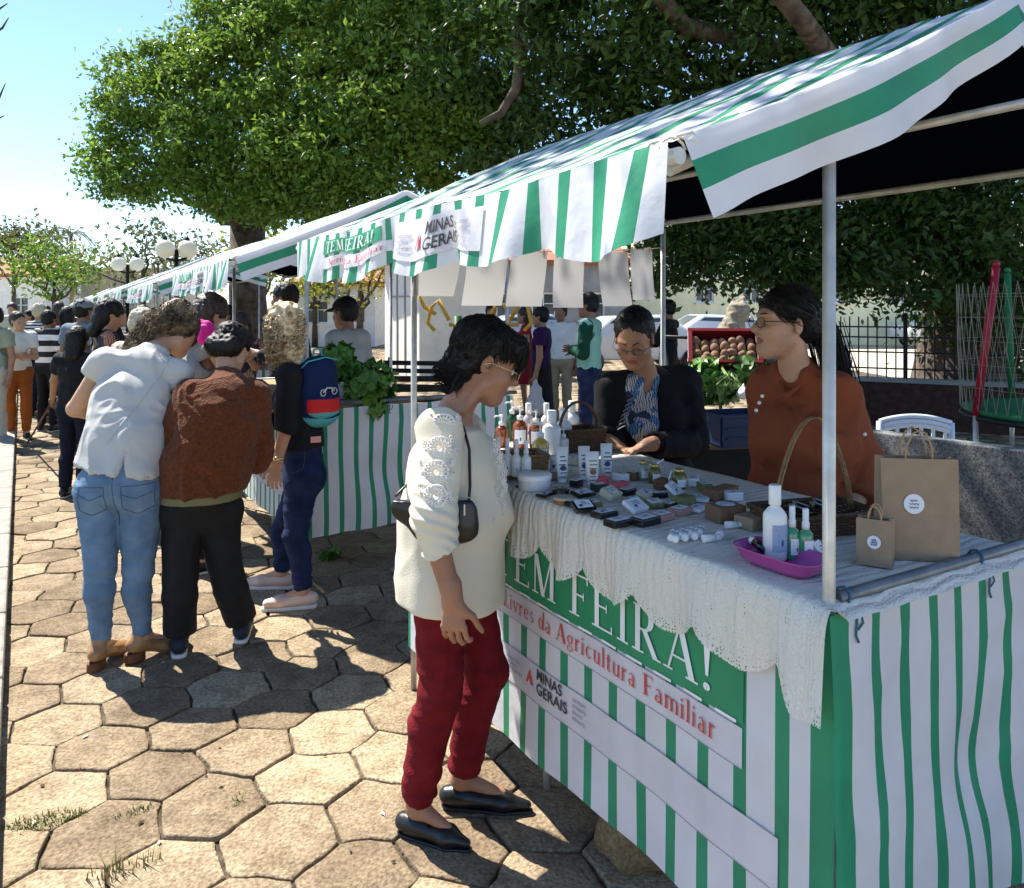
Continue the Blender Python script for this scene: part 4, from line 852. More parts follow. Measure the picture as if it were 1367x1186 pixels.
def make_stall(full=True):
    t = thing('market_stall', '', 'market stall', S(0, 0, 0), RZ)
    for q in (0, 1.35):
        for y in (0, 2.0):
            mb = MB(); mb.tube([(q, y, 0), (q+.001, y, 1.97)], .0125, 12); mb.build('leg', m_steel, t)
    def pole(nm, a, b, r=.0125):
        mb = MB(); mb.tube([a, b], r, 12); mb.tube([a, b], r*.8, 10, caps=False); mb.build(nm, m_steeld if nm == 'side_rail' else m_steel, t)
    pole('eave_pole', (EQ+.012, -.036, EZ-.022), (EQ+.012, 2.2, EZ-.022), .0145); pole('eave_pole', (1.37, -.6, 2.0), (1.37, 2.1, 2.0), .0125); pole('ridge_pole', (RQ, .01, RZt-.03), (RQ, 2.15, RZt-.03))
    pole('cross_beam', (.60, -.45, 2.03), (.60, 2.1, 2.03), .011)
    for y in (0, 2.0): pole('rafter', (EQ+.02, y, EZ-.04), (RQ, y, RZt-.05), .011); pole('rafter', (1.36, y, 2.01), (RQ, y, RZt-.05), .011)
    mb = MB(); mb.tube([(.10, 1.15, 0), (.10, 1.15, .96)], .012, 8); mb.build('trestle_leg', m_steel, t)
    pole('side_rail', (.018, -.004, 1.0), (1.42, -.004, 1.0), .0135); pole('front_rail', (0, .03, .968), (0, 1.97, .968), .012); pole('side_rail', (.018, 2.0, .985), (1.42, 2.0, .985), .0125)
    mb = MB(); mb.box((.36, 1.0, .977), (.68, 1.94, .018), bev=.003); mb.build('tabletop', M('plywood', (.32, .22, .12), .8), t)
    ys = stripes(-.032, RL_, .115, .041, .012); qs = [EQ+(RE-EQ)*i/56 for i in range(57)]
    gridmesh('canopy', qs, ys, lambda u, v: roof_pt(u, v), [m_white, m_green], lambda u, v: 1 if is_green(v, .115, .041, .012) else 0, t); crease(C.objects['canopy'], .0035, np.array([5, 9, 5]), 3)
    gridmesh('shade_sheet', qs[::2], [-.025+i*.18 for i in range(13)], lambda u, v: roof_pt(u, v, -.014), [m_roofshade], None, t)  # added dark sheet: paints the shade on the underside of the striped canopy
    def val(v, d, off=0.0):
        bot = .140+.036*abs(math.sin(v*math.pi/.42+.6))+.010*math.sin(v*9)
        fr = d/.16; e = -.006-.035*fr*(.5+.5*math.sin(v*14+.7))-.015*fr*math.sin(v*31)
        return Vector((EQ-.004+e-off, v, roof_pt(EQ, v).z-.0-bot*fr))
    o = gridmesh('valance', [.16*i/10 for i in range(11)], ys, lambda u, v: val(v, u), [m_white, m_green], lambda u, v: 1 if is_green(v, .115, .041, .012) else 0, t)
    vf = lambda a, b, c: val(a, .16-b, c)
    us = list(np.linspace(.58, 1.10, 26)); lb = gridmesh('logo_panel', us, [.035, .07, .10, .135], lambda u, v: vf(u, v, .0035), [m_pink], None, o); logo(lambda a, b, c: vf(a, b, c+.004), 1.05, .055, 1.0, lb)
    us = list(np.linspace(1.22, 1.78, 26)); lb = gridmesh('green_panel', us, [.092, .11, .125, .14], lambda u, v: vf(u, v, .0035), [m_gband], None, o); put_words('TEM FEIRA!', .036, .48, lambda a, b, c: vf(a, b, c+.004), 1.74, .098, m_txw, lb)
    us = list(np.linspace(1.14, 1.80, 26)); lb = gridmesh('pale_panel', us, [.045, .06, .083], lambda u, v: vf(u, v, .0035), [m_pink], None, o); put_words('Agricultura Familiar', .022, .5, lambda a, b, c: vf(a, b, c+.004), 1.7, .055, m_red, lb)
    vals = [0, .022, .044, .060, .078, .095, .112, .128, .145]
    def flap(q, d, hang=1.0):
        e = roof_pt(q, -.032); fr = d/.145; hg = .142 if q < RQ else .15
        hg *= (1-.25*math.exp(-((q-RQ)/.12)**2)+.05*math.sin(q*8+1))
        return Vector((q+.035*fr*(1 if q < RQ else -1)-.0, -.034-.006*fr-.022*fr*math.sin(q*13)-.01*math.sin(q*27)*fr, e.z+.004-hg*fr))
    gridmesh('gable_flap', [EQ+.02+(RE-EQ-.02)*i/80 for i in range(81)], vals, lambda u, v: flap(u, v), [m_white, m_green], lambda u, v: 1 if .050 < v < .088 else 0, t)
    # front cloth with its printed banner
    ts = stripes(-.030, 1.985, .111, .036, .075); zs = [i/26 for i in range(27)]
    fo = gridmesh('front_cloth', ts, zs, lambda u, v: front_pt(u, pan_bot(u)+(FRZ0-pan_bot(u))*v), [m_white, m_green], lambda u, v: 1 if is_green(u, .111, .036, .075) or u < .02 else 0, t)
    g = band('green_band', .192, 1.88, .676, .90, m_gband, fo, .003, False); put_words('AQUI TEM FEIRA!', .118, 1.50, lambda a, b, c: front_pt(a, b, c+.003), 1.765, .706, m_txw, g)
    for i in range(16):
        a = .21+i*.105; mb = MB(); mb.add([front_pt(u, z, .0055) for z in (.673, .680) for u in (a, a+.02, a+.04, a+.062)], [(0, 1, 5, 4), (1, 2, 6, 5), (2, 3, 7, 6)]); mb.build('dash', m_txw, g)
    g = band('pale_band', .195, 1.88, .580, .668, m_pink, fo, .003); put_words('Feiras Livres da Agricultura Familiar', .052, 1.16, lambda a, b, c: front_pt(a, b, c+.003), 1.425, .606, m_red, g)
    g = band('logo_band', .10, 1.88, .375, .487, m_pink, fo, .003); logo(lambda a, b, c: front_pt(a, b, c+.003), 1.190, .412, 1.03, g)
    def side(q, v):
        zb = .235+.03*q; zt = .985-.012*abs(math.sin(q*math.pi/.45)); z = zb+(zt-zb)*v; k = 1-v
        w_ = .028*math.exp(-((v-.42)/.16)**2)*math.sin((q-.28)*9)*min(1, q*2.2)
        return Vector((q+.019*math.sin(v*6+q*2.0)*min(1, q*1.7)*(k**.7), -.028+w_-.014*k*math.sin(q*21+v*2)*min(1, q*5)-.02*k, z))
    qs2 = stripes(-.035, 1.38, .0955, .029, .085)
    sc_ = gridmesh('side_cloth', qs2, [i/60 for i in range(61)], lambda u, v: side(u, v), [m_white, m_green], lambda u, v: 1 if is_green(u, .0955, .029, .085) or u < .007 else 0, t); crease(sc_, .004, np.array([7, 7, 3.5]), 8)
    for q in (.035, .50, .98):
        mb = MB()
        a = [(q+.017*math.cos(x)*.3, -.004+.018*math.sin(x), 1.0+.018*math.cos(x)) for x in [i*.7 for i in range(11)]]; mb.tube(a, .0028, 5); mb.tube([(q, -.02, .99), (q+.004, -.034, .965), (q-.002, -.036, .935), (q+.006, -.036, .92)], .0026, 5); mb.tube([(q, -.02, .985), (q+.022, -.03, .97), (q+.02, -.036, .955), (q+.004, -.036, .945)], .0022, 5); mb.build('tie_cord', m_btie, t)
    mb = MB(); c = Vector((EQ+.01, .0, EZ-.01)); mb.tube([c+V3(.02*math.cos(x), .006*x-.03, .02*math.sin(x)) for x in [i*.6 for i in range(24)]], .0026, 5); mb.tube([c+V3(.0, -.03, .02), c+V3(.03, -.035, .03), c+V3(.06, -.03, .012), c+V3(.085, -.032, .018), c+V3(.11, -.03, .004)], .0024, 5); mb.tube([c+V3(.0, -.03, .02), c+V3(.04, -.038, .012), c+V3(.05, -.034, .02)], .0022, 5); mb.build('rope_knot', m_rope, t)
    return t
st1 = make_stall(); st1['label'] = 'nearest green and white striped stall full of soaps and bottles'; GS = 'green and white striped stalls in a long row'; st1['group'] = GS
lbl = ['second striped stall with lettuce heaped at its near end', 'third striped stall from the camera, behind the second canopy', 'fourth striped stall from the camera along the row', 'fifth striped stall from the camera along the row', 'sixth striped stall from the camera along the row', 'seventh striped stall from the camera along the row', 'eighth striped stall from the camera along the row', 'ninth striped stall from the camera along the row', 'tenth striped stall from the camera along the row', 'farthest striped stall at the end of the row']
for i in range(1, 12):
    skip = () if i < 3 else ('tie_cord', 'rope_knot', 'small_text', 'seam', 'dash')
    if i > 11-1: break
    c = copy_tree(st1, None, skip); c.location = S(3.55*i, 0, 0)+V3(0, 0, random.uniform(-.02, .03)); c['label'] = lbl[i-1]; c.rotation_euler = (0, 0, RZ+R(random.uniform(-1, 1))); c.scale = (1, 1.03, 1)
c['label'] = lbl[-1]
# ---------------------------------------------------------------- crochet tablecloth
def lace_mat():
    m = bpy.data.materials.new('crochet_lace'); m.use_nodes = True; n = m.node_tree; b = n.nodes['Principled BSDF']; L = n.links.new; b.inputs['Roughness'].default_value = .95; b.inputs['Specular IOR Level'].default_value = .1
    b.inputs['Base Color'].default_value = (.90, .86, .78, 1)
    uv = n.nodes.new('ShaderNodeUVMap'); mp = n.nodes.new('ShaderNodeMapping'); mp.inputs['Scale'].default_value = (1, 1, 1); L(uv.outputs[0], mp.inputs[0])
    wv = n.nodes.new('ShaderNodeTexWave'); wv.bands_direction = 'Y'; wv.inputs['Scale'].default_value = 11; wv.inputs['Distortion'].default_value = 4.5; wv.inputs['Detail'].default_value = 1; wv.inputs['Detail Scale'].default_value = 2.2
    mp2 = n.nodes.new('ShaderNodeMapping'); mp2.inputs['Scale'].default_value = (.38, 1, 1); L(uv.outputs[0], mp2.inputs[0]); L(mp2.outputs[0], wv.inputs['Vector'])
    vo = n.nodes.new('ShaderNodeTexVoronoi'); vo.inputs['Scale'].default_value = 190; L(uv.outputs[0], vo.inputs['Vector'])
    ad = n.nodes.new('ShaderNodeMath'); ad.operation = 'MULTIPLY_ADD'; ad.inputs[1].default_value = -.6; L(vo.outputs['Distance'], ad.inputs[0]); L(wv.outputs['Fac'], ad.inputs[2])
    bp = n.nodes.new('ShaderNodeBump'); bp.inputs['Strength'].default_value = .75; bp.inputs['Distance'].default_value = .005; L(ad.outputs[0], bp.inputs['Height']); L(bp.outputs[0], b.inputs['Normal'])
    # small real holes: denser towards the hem (uv x = distance down the drop)
    vo2 = n.nodes.new('ShaderNodeTexVoronoi'); vo2.inputs['Scale'].default_value = 120; vo2.inputs['Randomness'].default_value = .35; L(uv.outputs[0], vo2.inputs['Vector'])
    sx = n.nodes.new('ShaderNodeAttribute'); sx.attribute_name = 'hem'
    th = n.nodes.new('ShaderNodeMath'); th.operation = 'MULTIPLY'; th.inputs[1].default_value = .30; L(sx.outputs['Fac'], th.inputs[0])
    lt = n.nodes.new('ShaderNodeMath'); lt.operation = 'LESS_THAN'; L(vo2.outputs['Distance'], lt.inputs[0]); L(th.outputs[0], lt.inputs[1])
    wl = n.nodes.new('ShaderNodeMath'); wl.operation = 'LESS_THAN'; wl.inputs[1].default_value = .035; L(wv.outputs['Fac'], wl.inputs[0]); v3 = n.nodes.new('ShaderNodeMath'); v3.operation = 'LESS_THAN'; v3.inputs[1].default_value = .25; L(vo.outputs['Distance'], v3.inputs[0])
    an = n.nodes.new('ShaderNodeMath'); an.operation = 'MULTIPLY'; L(wl.outputs[0], an.inputs[0]); L(v3.outputs[0], an.inputs[1]); mxm = n.nodes.new('ShaderNodeMath'); mxm.operation = 'MAXIMUM'; L(lt.outputs[0], mxm.inputs[0]); L(an.outputs[0], mxm.inputs[1])
    tr = n.nodes.new('ShaderNodeBsdfTransparent'); tl = n.nodes.new('ShaderNodeBsdfTranslucent'); tl.inputs[0].default_value = (.7, .64, .52, 1); m1 = n.nodes.new('ShaderNodeMixShader'); m1.inputs[0].default_value = .25; L(b.outputs[0], m1.inputs[1]); L(tl.outputs[0], m1.inputs[2])
    m2 = n.nodes.new('ShaderNodeMixShader'); L(mxm.outputs[0], m2.inputs[0]); L(m1.outputs[0], m2.inputs[1]); L(tr.outputs[0], m2.inputs[2]); L(m2.outputs[0], n.nodes['Material Output'].inputs['Surface']); return m
def scal(t):
    d = .138+.060*abs(math.sin(math.pi*(t-.085)/.22))**.75
    if t < .085: d = .138+.080*min(1, (.085-t)/.06)**.7
    return d
def lace_pt(u, t):            # u: -drop..0 front hang (as fraction), then across the table
    if u < 0:
        d = -u*scal(t); k = d/.2
        q = -.030-.022*(1-math.exp(-d*60))-.016*k*math.sin(t*24+1)-.008*k*math.sin(t*47)
        return Vector((q, t, .998-d+.004*math.exp(-d*40)))
    q = -.03+u; z = .9985+.0015*math.sin(q*40+t*13)+.002*math.sin(t*30)*math.exp(-u*20)
    if q > .69: z = .9985-(q-.69)*1.5+.0; q = .69+(q-.69)*.3
    return Vector((q, t+.0, z))
us = [-1+i/34 for i in range(34)]+[i*.0155 for i in range(56)]; vs = [-.055+i*.0085 for i in range(227)]
tc_ = gridmesh('crochet_tablecloth', us, vs, lambda u, v: lace_pt(u, v) if v > .0 else lace_pt(u, 0)+V3(0, v*(.6 if u < 0 else 1), -abs(v)**1.1*(.5 if u > 0 else 0)), [lace_mat()])
me = tc_.data; hem = np.array([max(0, (-u-.72)/.28)**.7 if u < -.72 else 0 for v in vs for u in us], np.float32); at = me.attributes.new('hem', 'FLOAT', 'POINT'); at.data.foreach_set('value', hem)
uvl = me.uv_layers['UVMap']; co = np.empty(len(uvl.data)*2, np.float32); uvl.data.foreach_get('uv', co); co = co.reshape(-1, 2); co[:, 0] = np.where(co[:, 0] < 0, co[:, 0]*.2, co[:, 0]); uvl.data.foreach_set('uv', co.ravel())
tc_.location = S(0, 0, 0); tc_.rotation_euler = (0, 0, RZ); tag(tc_, 'cream crochet tablecloth with scalloped hem over the nearest counter', 'tablecloth')
# ---------------------------------------------------------------- people near the camera
def J_(**k):
    J = {}
    for a, v in k.items(): J[a] = v if isinstance(v, (int, float)) else Vector(v)
    J.setdefault('s', .97); J.setdefault('w', 1.0); J['hu'] = V3(0, 0, 1); return J
m_gold = M('gold_metal', (.75, .6, .3), .3, metal=.9); m_lens = glass('lens_glass', (.75, .72, .68)); m_dlens = glass('lens_dark', (.12, .09, .07), alpha=.6)
# --- woman in the cream sweater
J = J_(hd=D(649, 484, 2.40), nb=D(604, 552, 2.40), shR=D(588, 574, 2.25), shL=D(622, 578, 2.56), che=D(602, 632, 2.40), wai=D(600, 705, 2.38), pel=D(598, 762, 2.37),
    elR=D(575, 700, 2.125), wrR=D(603, 796, 2.11), elL=D(650, 690, 2.60), wrL=D(690, 655, 2.62), hpR=D(585, 752, 2.31), hpL=D(612, 752, 2.45), knR=D(588, 922, 2.29), knL=D(650, 893, 2.43),
    anR=(-.283, 2.335, .088), toR=(-.122, 2.268, .02), anL=(-.160, 2.475, .088), toL=(.058, 2.447, .02), hf=(.87, .16, -.40), s=.98)
A = J
hn = {'R': (V3(.05, -.02, -1), V3(.3, 1, 0), V3(1, -.25, -.1), .55), 'L': (V3(1, .1, -.3), V3(0, 0, -1), V3(0, -1, 0), .3)}
sk_m = skinmat('skin_weathered', (.34, .165, .10))
neckcords = [seg(D(618, 548, 2.34), D(640, 520, 2.35), .014, .016, k=.02)]
o, loc = body('x', J, sk_m, .0048, hands=hn, extra=neckcords)
tag(o, 'older woman in cream sweater and dark red trousers looking down at the stall', 'person')
m_red_tr = cloth('dark_red_cotton', (.13, .006, .011), bump=.4, bs=160, two=(.17, .010, .016), vs=18)
pr = [seg(J['hpR']-V3(0,0,.03), J['hpL']-V3(0,0,.03), .092, .092, k=.03)]+leg_p(J, 'R', .004, (.078, .059, .044), low=.93)+leg_p(J, 'L', .004, (.080, .059, .045), low=.90)
def trf(V, N):
    z = V[:, 2]; k = np.exp(-((z-.45)/.13)**2)*1.1+np.exp(-((z-.17)/.08)**2)*1.4+.5
    w_ = np.stack([vn(V*6, 31), vn(V*6, 32), vn(V*6, 33)], 1)*.5; return .0036*k*(1-2*np.abs(vn(V*[9, 9, 24]+w_, 30)))+.0022*vn(V*[22, 22, 50], 34)
tq = sdfobj('trousers', pr, .0055, m_red_tr, o, loc, trf)
surf_tube(tq, [[(.045, .70), (.03, .45), (.00, .15)]], .0012, m_red_tr, 'side_seam')
m_cream = cloth('cream_knit', (.70, .63, .50), bump=.22, bs=260, var=.05, vs=3)
u = V3(0, 1, 0)
pr = [seg(D(599, 795, 2.37), D(604, 690, 2.38), .162, .152, u, 1.12, 1.05, k=.03), seg(D(604, 690, 2.38), D(605, 625, 2.39), .152, .128, u, 1.0, 1.2, k=.03), seg(D(605, 625, 2.39), D(603, 585, 2.40), .128, .085, u, 1.2, 1.6, k=.03),
      seg(J['shR'], J['shL'], .058, k=.03), seg(D(604, 578, 2.40), D(608, 556, 2.40), .075, .062, k=.02), cut(D(609, 560, 2.40), V3(.45, -.05, 1), .14),
      seg(D(640, 615, 2.40), D(652, 680, 2.38), .052, .065, k=.05), seg(J['shR'], D(580, 690, 2.13), .062, .060, k=.025), seg(D(580, 690, 2.13), D(590, 738, 2.115), .060, .050, k=.02), cut(D(590, 738, 2.115), V3(.35, 0, -1), .085),
      seg(J['shL'], J['elL'], .06, .052, k=.02), seg(J['elL'], J['wrL'].lerp(J['elL'], .3), .052, .045, k=.02), cut(V3(-.25, 2.3, .700), V3(-.06, 0, -1), .5)]
def swf(V, N):
    r = 0
    w_ = np.stack([vn(V*6, 41), vn(V*6, 42), vn(V*6, 43)], 1)*.6
    a = .0085*(1-2*np.abs(vn(V*[7, 7, 5]+w_, 40)))+.003*vn(V*[20, 20, 14], 44)
    ax = np.array(D(580, 700, 2.12)); dd = np.linalg.norm((V-ax)*[1, 1, .9], axis=1); k = np.clip(1-(dd-.05)/.08, 0, 1)*(V[:, 1] < 2.19)
    a += k*.0062*(.55+.45*vn(V*[14, 14, 20], 46))*np.sin(V[:, 2]*205+6*V[:, 0]*14+4.5*vn(V*11, 45)); return a
sw = sdfobj('sweater', pr, .0055, m_cream, o, loc, swf)
# crochet flowers down the sleeve
mb = MB(); m_crochet = M('crochet_white', (.80, .77, .74), .9, .05, 40, .3, 200)
fl = [(592, 566, 2.197, .031), (586, 598, 2.155, .033), (582, 630, 2.12, .033), (581, 662, 2.085, .031)]
def onarm(px, py, Y, a, b, lift=.0):
    c = D(px, py, Y); rr = .068; return c+V3(rr*math.sin(a/rr), rr*(1-math.cos(a/rr))-lift, b)
for (x, y, Y, r) in fl:
    nr = 16; sq = 1.0
    for rr_ in (.28, .62, 1.0):
        mb.tube([onarm(x, y, Y, r*rr_*math.cos(t), r*rr_*.92*math.sin(t), .004) for t in [i*math.pi/12 for i in range(25)]], .0020 if rr_ < 1 else .0032, 5)
    for i in range(nr):
        t = i*2*math.pi/nr; mb.tube([onarm(x, y, Y, r*f*math.cos(t), r*f*.92*math.sin(t), .005) for f in (.28, .64, 1.0)], [.0016, .0026, .0030], 5)
    for i in range(26):
        px_ = x+random.choice([-1, 1])*random.uniform(13, 24); 
        a, b = (px_-x)*.0021, random.uniform(-.03, .03); mb.tube([onarm(x, y, Y, a+.005*math.cos(t), b+.005*math.sin(t), .002) for t in [i*math.pi/3 for i in range(7)]], .0014, 4)
mb.build('crochet_trim', m_crochet, o, world=False); _c = bpy.data.objects[[x.name for x in o.children if x.name.startswith('crochet_trim')][0]]; _c.data.transform(Matrix.Translation((-loc[0], -loc[1], 0)))
def wpart(mb, name, mat, parent, loc):
    q = mb.build(name, mat, parent); q.data.transform(Matrix.Translation((-loc[0], -loc[1], -loc[2]))); return q
mb = MB()
for i in range(70):
    t = i/70; y = 590+t*110; x = 655+10*math.sin(t*3)+random.uniform(-7, 7); c = D(x, y, 2.40-.105-.03*(x < 655)); mb.tube([c+V3(.004*math.cos(a)+.01, -.0+.004*math.sin(a)*.3, .006*math.sin(a)) for a in [k*1.05 for k in range(7)]], .0013, 4)
wpart(mb, 'front_trim', m_crochet, o, loc)
pr, T, m = hair_cap(J, [], grow=.012, low=-.022)
s = J['s']
pr = [ell(T(0, -.03, .052), V3(.083, .098, .084), m, .02), ell(T(0, -.055, -.01), V3(.074, .062, .07), m, .03), seg(T(0, -.075, -.05), T(0, -.06, -.115), .048, .022, m@V3(1, 0, 0), 1.2, 1.2, k=.03), seg(T(-.03, .055, .082), T(.03, .06, .080), .036, k=.03), seg(T(.0, .085, .062), T(.0, .112, .038), .020, .010, m@V3(1, 0, 0), 2.4, 2.2, k=.02),
      sub(ell(T(0, .115, -.045), V3(.083, .095, .082), m), .01)]+[sub(seg(T(x*.088, .008, -.012), T(x*.08, .05, -.04), .028, .04), .01) for x in (-1, 1)]
hr = sdfobj('hair', pr, .0048, h_blk, o, loc, lambda V, N: .005*(1-2*np.abs(vn(V*[45, 30, 45], 51)))+.003*vn(V*[110, 50, 110], 52))
g = np.random.default_rng(5); rt = []; cen = np.array(T(0, -.03, .05)); mm = np.array(m)
for i in range(3000):
    d = g.normal(size=3); d /= np.linalg.norm(d); 
    if d[1] > .75 or (d[2] < -.2 and d[1] > -.3): continue
    rt.append(cen+mm@(d*[.090, .104, .094]*(1+.03*g.random())))
def fl1(p, t):
    q = (p-cen)@mm; d = np.stack([q[:, 0]*2, -.4-0*q[:, 1], -.9-q[:, 2]*1.5], 1)+.35*np.stack([vn(p*14, 7), vn(p*14, 8), vn(p*14, 9)], 1); d[:, 1] += np.where(q[:, 1] > .02, 1.1, 0); n_ = q/np.linalg.norm(q, axis=1)[:, None]; d -= n_*(d*n_).sum(1)[:, None]*.9; return d@mm.T
rt = surf_roots(hr, loc, 2600, g)
strands('hair_locks', rt, fl1, .055, .0013, h_blk, hr, loc, 6, seed=2)
rt = [np.array(T(g.uniform(-.05, .075), -.075+g.uniform(-.01, .03), -.06+g.uniform(-.02, .02))) for i in range(90)]
strands('nape_locks', rt, lambda p, t: np.tile([-.25, -.1, -1.0], (len(p), 1))+.4*np.stack([vn(p*20, 7), vn(p*20, 8), vn(p*20, 9)], 1), .07, .0016, h_blk, hr, loc, 6, seed=3)
glasses(J, m_gold, m_dlens, o, loc, .020); eyes(J, o, loc)
for sd in 'RL': shoe(J, sd, m_blkshoe, m_blkshoe, o, loc, .0042, r=.034, up=0, point=1, solet=.009)
# her bag
mb = None; bc = D(578, 692, 2.185)
bt = thing('shoulder_bag', 'small black shoulder bag hanging at the hip of the cream sweater woman', 'bag', bc)
z0 = (0, 0, 0)
pr = [seg(V3(-.085, 0, .030), V3(-.0, 0, -.028), .034, .050, V3(0, 1, 0), .42, .42, k=.02), seg(V3(-.0, 0, -.028), V3(.080, 0, -.022), .050, .048, V3(0, 1, 0), .42, .42, k=.02), seg(V3(-.07, 0, .03), V3(.085, 0, .02), .034, .036, V3(0, 1, 0), .42, .42, k=.02), cut(V3(0, 0, .05), V3(0, 0, 1), .2)]
sdfobj('pouch', pr, .004, m_blkshoe, bt, z0, lambda V, N: .0015*vn(V*40, 1))
mb = MB(); e = lambda px, py, Y: D(px, py, Y)-bc
mb.tube([V3(.098, 0, .045), e(627, 650, 2.22), e(626, 600, 2.24), e(618, 570, 2.28), e(608, 561, 2.36), e(600, 566, 2.45), e(570, 600, 2.50), e(545, 645, 2.38), V3(-.105, .01, .06)], .0042, 6); mb.build('strap', m_blkshoe, bt)
mb = MB(); mb.box((.088, -.028, .03), (.004, .004, .03), rz=.3); mb.tube([V3(.098, 0, .05)+V3(.008*math.cos(a), 0, .008*math.sin(a)) for a in [i*.7 for i in range(10)]], .0016, 5); mb.build('zip_pull', m_steel, bt)
# --- woman in the rust blouse behind the counter
J = J_(hd=D(1047, 432, 2.66), nb=D(1062, 499, 2.69), shR=D(1028, 516, 2.84), shL=D(1112, 522, 2.62), che=D(1072, 585, 2.68), wai=D(1080, 665, 2.70), pel=D(1084, 735, 2.74),
    elL=D(1158, 626, 2.60), wrL=D(1130, 700, 2.52), elR=D(1025, 640, 2.94), wrR=D(1040, 700, 2.9), hpR=D(1050, 760, 2.85), hpL=D(1110, 760, 2.68), hf=(-.96, -.16, .03), s=1.0, w=1.05)
for sd, x, Y in (('R', 1050, 2.86), ('L', 1112, 2.66)): c = D(x, 900, Y); J['kn'+sd] = V3(c.x, Y, .47); J['an'+sd] = V3(c.x, Y+.02, .085); J['to'+sd] = V3(c.x-.12, Y-.07, .02)
o, loc = body('x', J, sk2, .0052, hands={'L': (V3(-.6, -.5, -.3), V3(0, 0, -1), V3(-.5, .6, .2), .3)})
tag(o, 'woman vendor in rust orange blouse with black ponytail turning to the left', 'person')
m_rust = cloth('rust_viscose', (.235, .062, .026), bump=.2, bs=120, var=.06); u = ushoulder(J)
f_ = V3(-.62, -.78, 0)
pr = torso_p(J, .026, top=False, k=.04)+arm_p(J, 'L', .024, 1.5, k=.010)+arm_p(J, 'R', .020, 1.5)+[seg(J['pel'], J['pel']-V3(0, 0, .12), .15, .15, u, 1.3, 1.3, k=.03)]
pr += [seg(J['che']+f_*.075+u*.07, J['che']+f_*.07-u*.07, .088, k=.05), seg(J['wai']+f_*.05+u*.04, J['wai']+f_*.05-u*.04, .115, k=.05), seg((J['shL']+J['shR'])/2, J['nb']-V3(0, 0, .015), .078, .062, k=.02)]
pr += [sub(seg(J['nb']+V3(-.03, -.03, .04), J['nb']+f_*.10+V3(0, 0, -.05), .058, .012, k=.01), .008), cut(J['pel']-V3(0, 0, .18), V3(0, 0, -1), .35)]
bl_ = sdfobj('blouse', pr, .0065, m_rust, o, loc, folds(.015, 8, 5, 61))
sdfobj('collar', [seg(J['nb']+V3(-.05, .03, .0), J['nb']+f_*.115+V3(.0, 0, -.065), .010, .008), seg(J['nb']+V3(.05, -.045, .005), J['nb']+f_*.115+V3(.01, 0, -.065), .010, .008)], .004, m_rust, o, loc)
mb = MB(); m_btn = M('pearl_button', (.8, .78, .74), .2, .02)
for px, py, Y in ((1017, 529, 2.555), (1013, 538, 2.55), (1009, 548, 2.55), (1154, 580, 2.52)): mb.sphere(D(px, py, Y), .0062, 8)
wpart(mb, 'buttons', m_btn, o, loc)
sdfobj('trousers', [seg(J['hpL'], J['hpR'], .12), seg(J['pel'], J['hpL'], .11), *leg_p(J, 'L', .01), *leg_p(J, 'R', .01)], .01, c_black, o, loc)
for sd in 'RL': shoe(J, sd, m_blkshoe, m_blkshoe, o, loc, .008)
m = HM(J); T = lambda x, y, z: J['hd']+m@V3(x, y, z)*J['s']
pr = [ell(T(0, -.022, .046), V3(.086, .102, .086), m, .02), ell(T(0, -.06, -.005), V3(.074, .062, .062), m, .03), seg(T(0, -.09, .0), T(-.0, -.145, -.03), .045, .040, k=.03), seg(T(0, -.145, -.03), T(-.0, -.185, -.13), .040, .036, k=.03), seg(T(0, -.185, -.13), T(0, -.23, -.27), .034, .014, k=.03), sub(ell(T(0, .115, -.045), V3(.083, .088, .098), m), .01)]+[sub(seg(T(x*.088, .002, -.012), T(x*.08, .05, -.035), .028, .04), .01) for x in (-1, 1)]
hr = sdfobj('hair', pr, .0055, h_blk, o, loc, lambda V, N: .003*(1-2*np.abs(vn(V*[50, 50, 24], 51)))+.002*vn(V*110, 52))
g = np.random.default_rng(6); rt = []; cen = np.array(T(0, -.022, .044)); mm = np.array(m)
for i in range(2600):
    d = g.normal(size=3); d /= np.linalg.norm(d)
    if d[1] > .72 or (d[2] < -.25 and d[1] > -.4): continue
    rt.append(cen+mm@(d*[.088, .104, .090]))
tl = np.array(T(0, -.15, -.03))
def fl2(p, t):
    d = tl-p; d /= np.linalg.norm(d, axis=1)[:, None]; q = (p-cen)/np.array([.09, .09, .09]); q /= np.linalg.norm(q, axis=1)[:, None]; d -= q*(d*q).sum(1)[:, None]*.95; return d
rt = surf_roots(hr, loc, 2600, g)
strands('hair_locks', rt, fl2, .07, .0012, h_blk, hr, loc, 7, seed=4)
rt = [tl+g.normal(size=3)*.022 for i in range(260)]
strands('ponytail_locks', rt, lambda p, t: np.tile(np.array(m@V3(0, -.36, -1.0)), (len(p), 1))+.16*np.stack([vn(p*12, 7), vn(p*12, 8), vn(p*12, 9)], 1), .32, .002, h_blk, hr, loc, 7, seed=5)
mb = MB()
for i in range(12): a = i*.52; mb.sphere(T(.045*math.cos(a), -.135+.012*math.sin(a*2), .0+.045*math.sin(a)), .007, 6)
wpart(mb, 'hair_tie', M('silver_beads', (.7, .7, .7), .2, metal=.8), hr, loc)
glasses(J, M('dark_frame', (.03, .02, .02), .3), m_lens, o, loc, .021); eyes(J, o, loc, True)
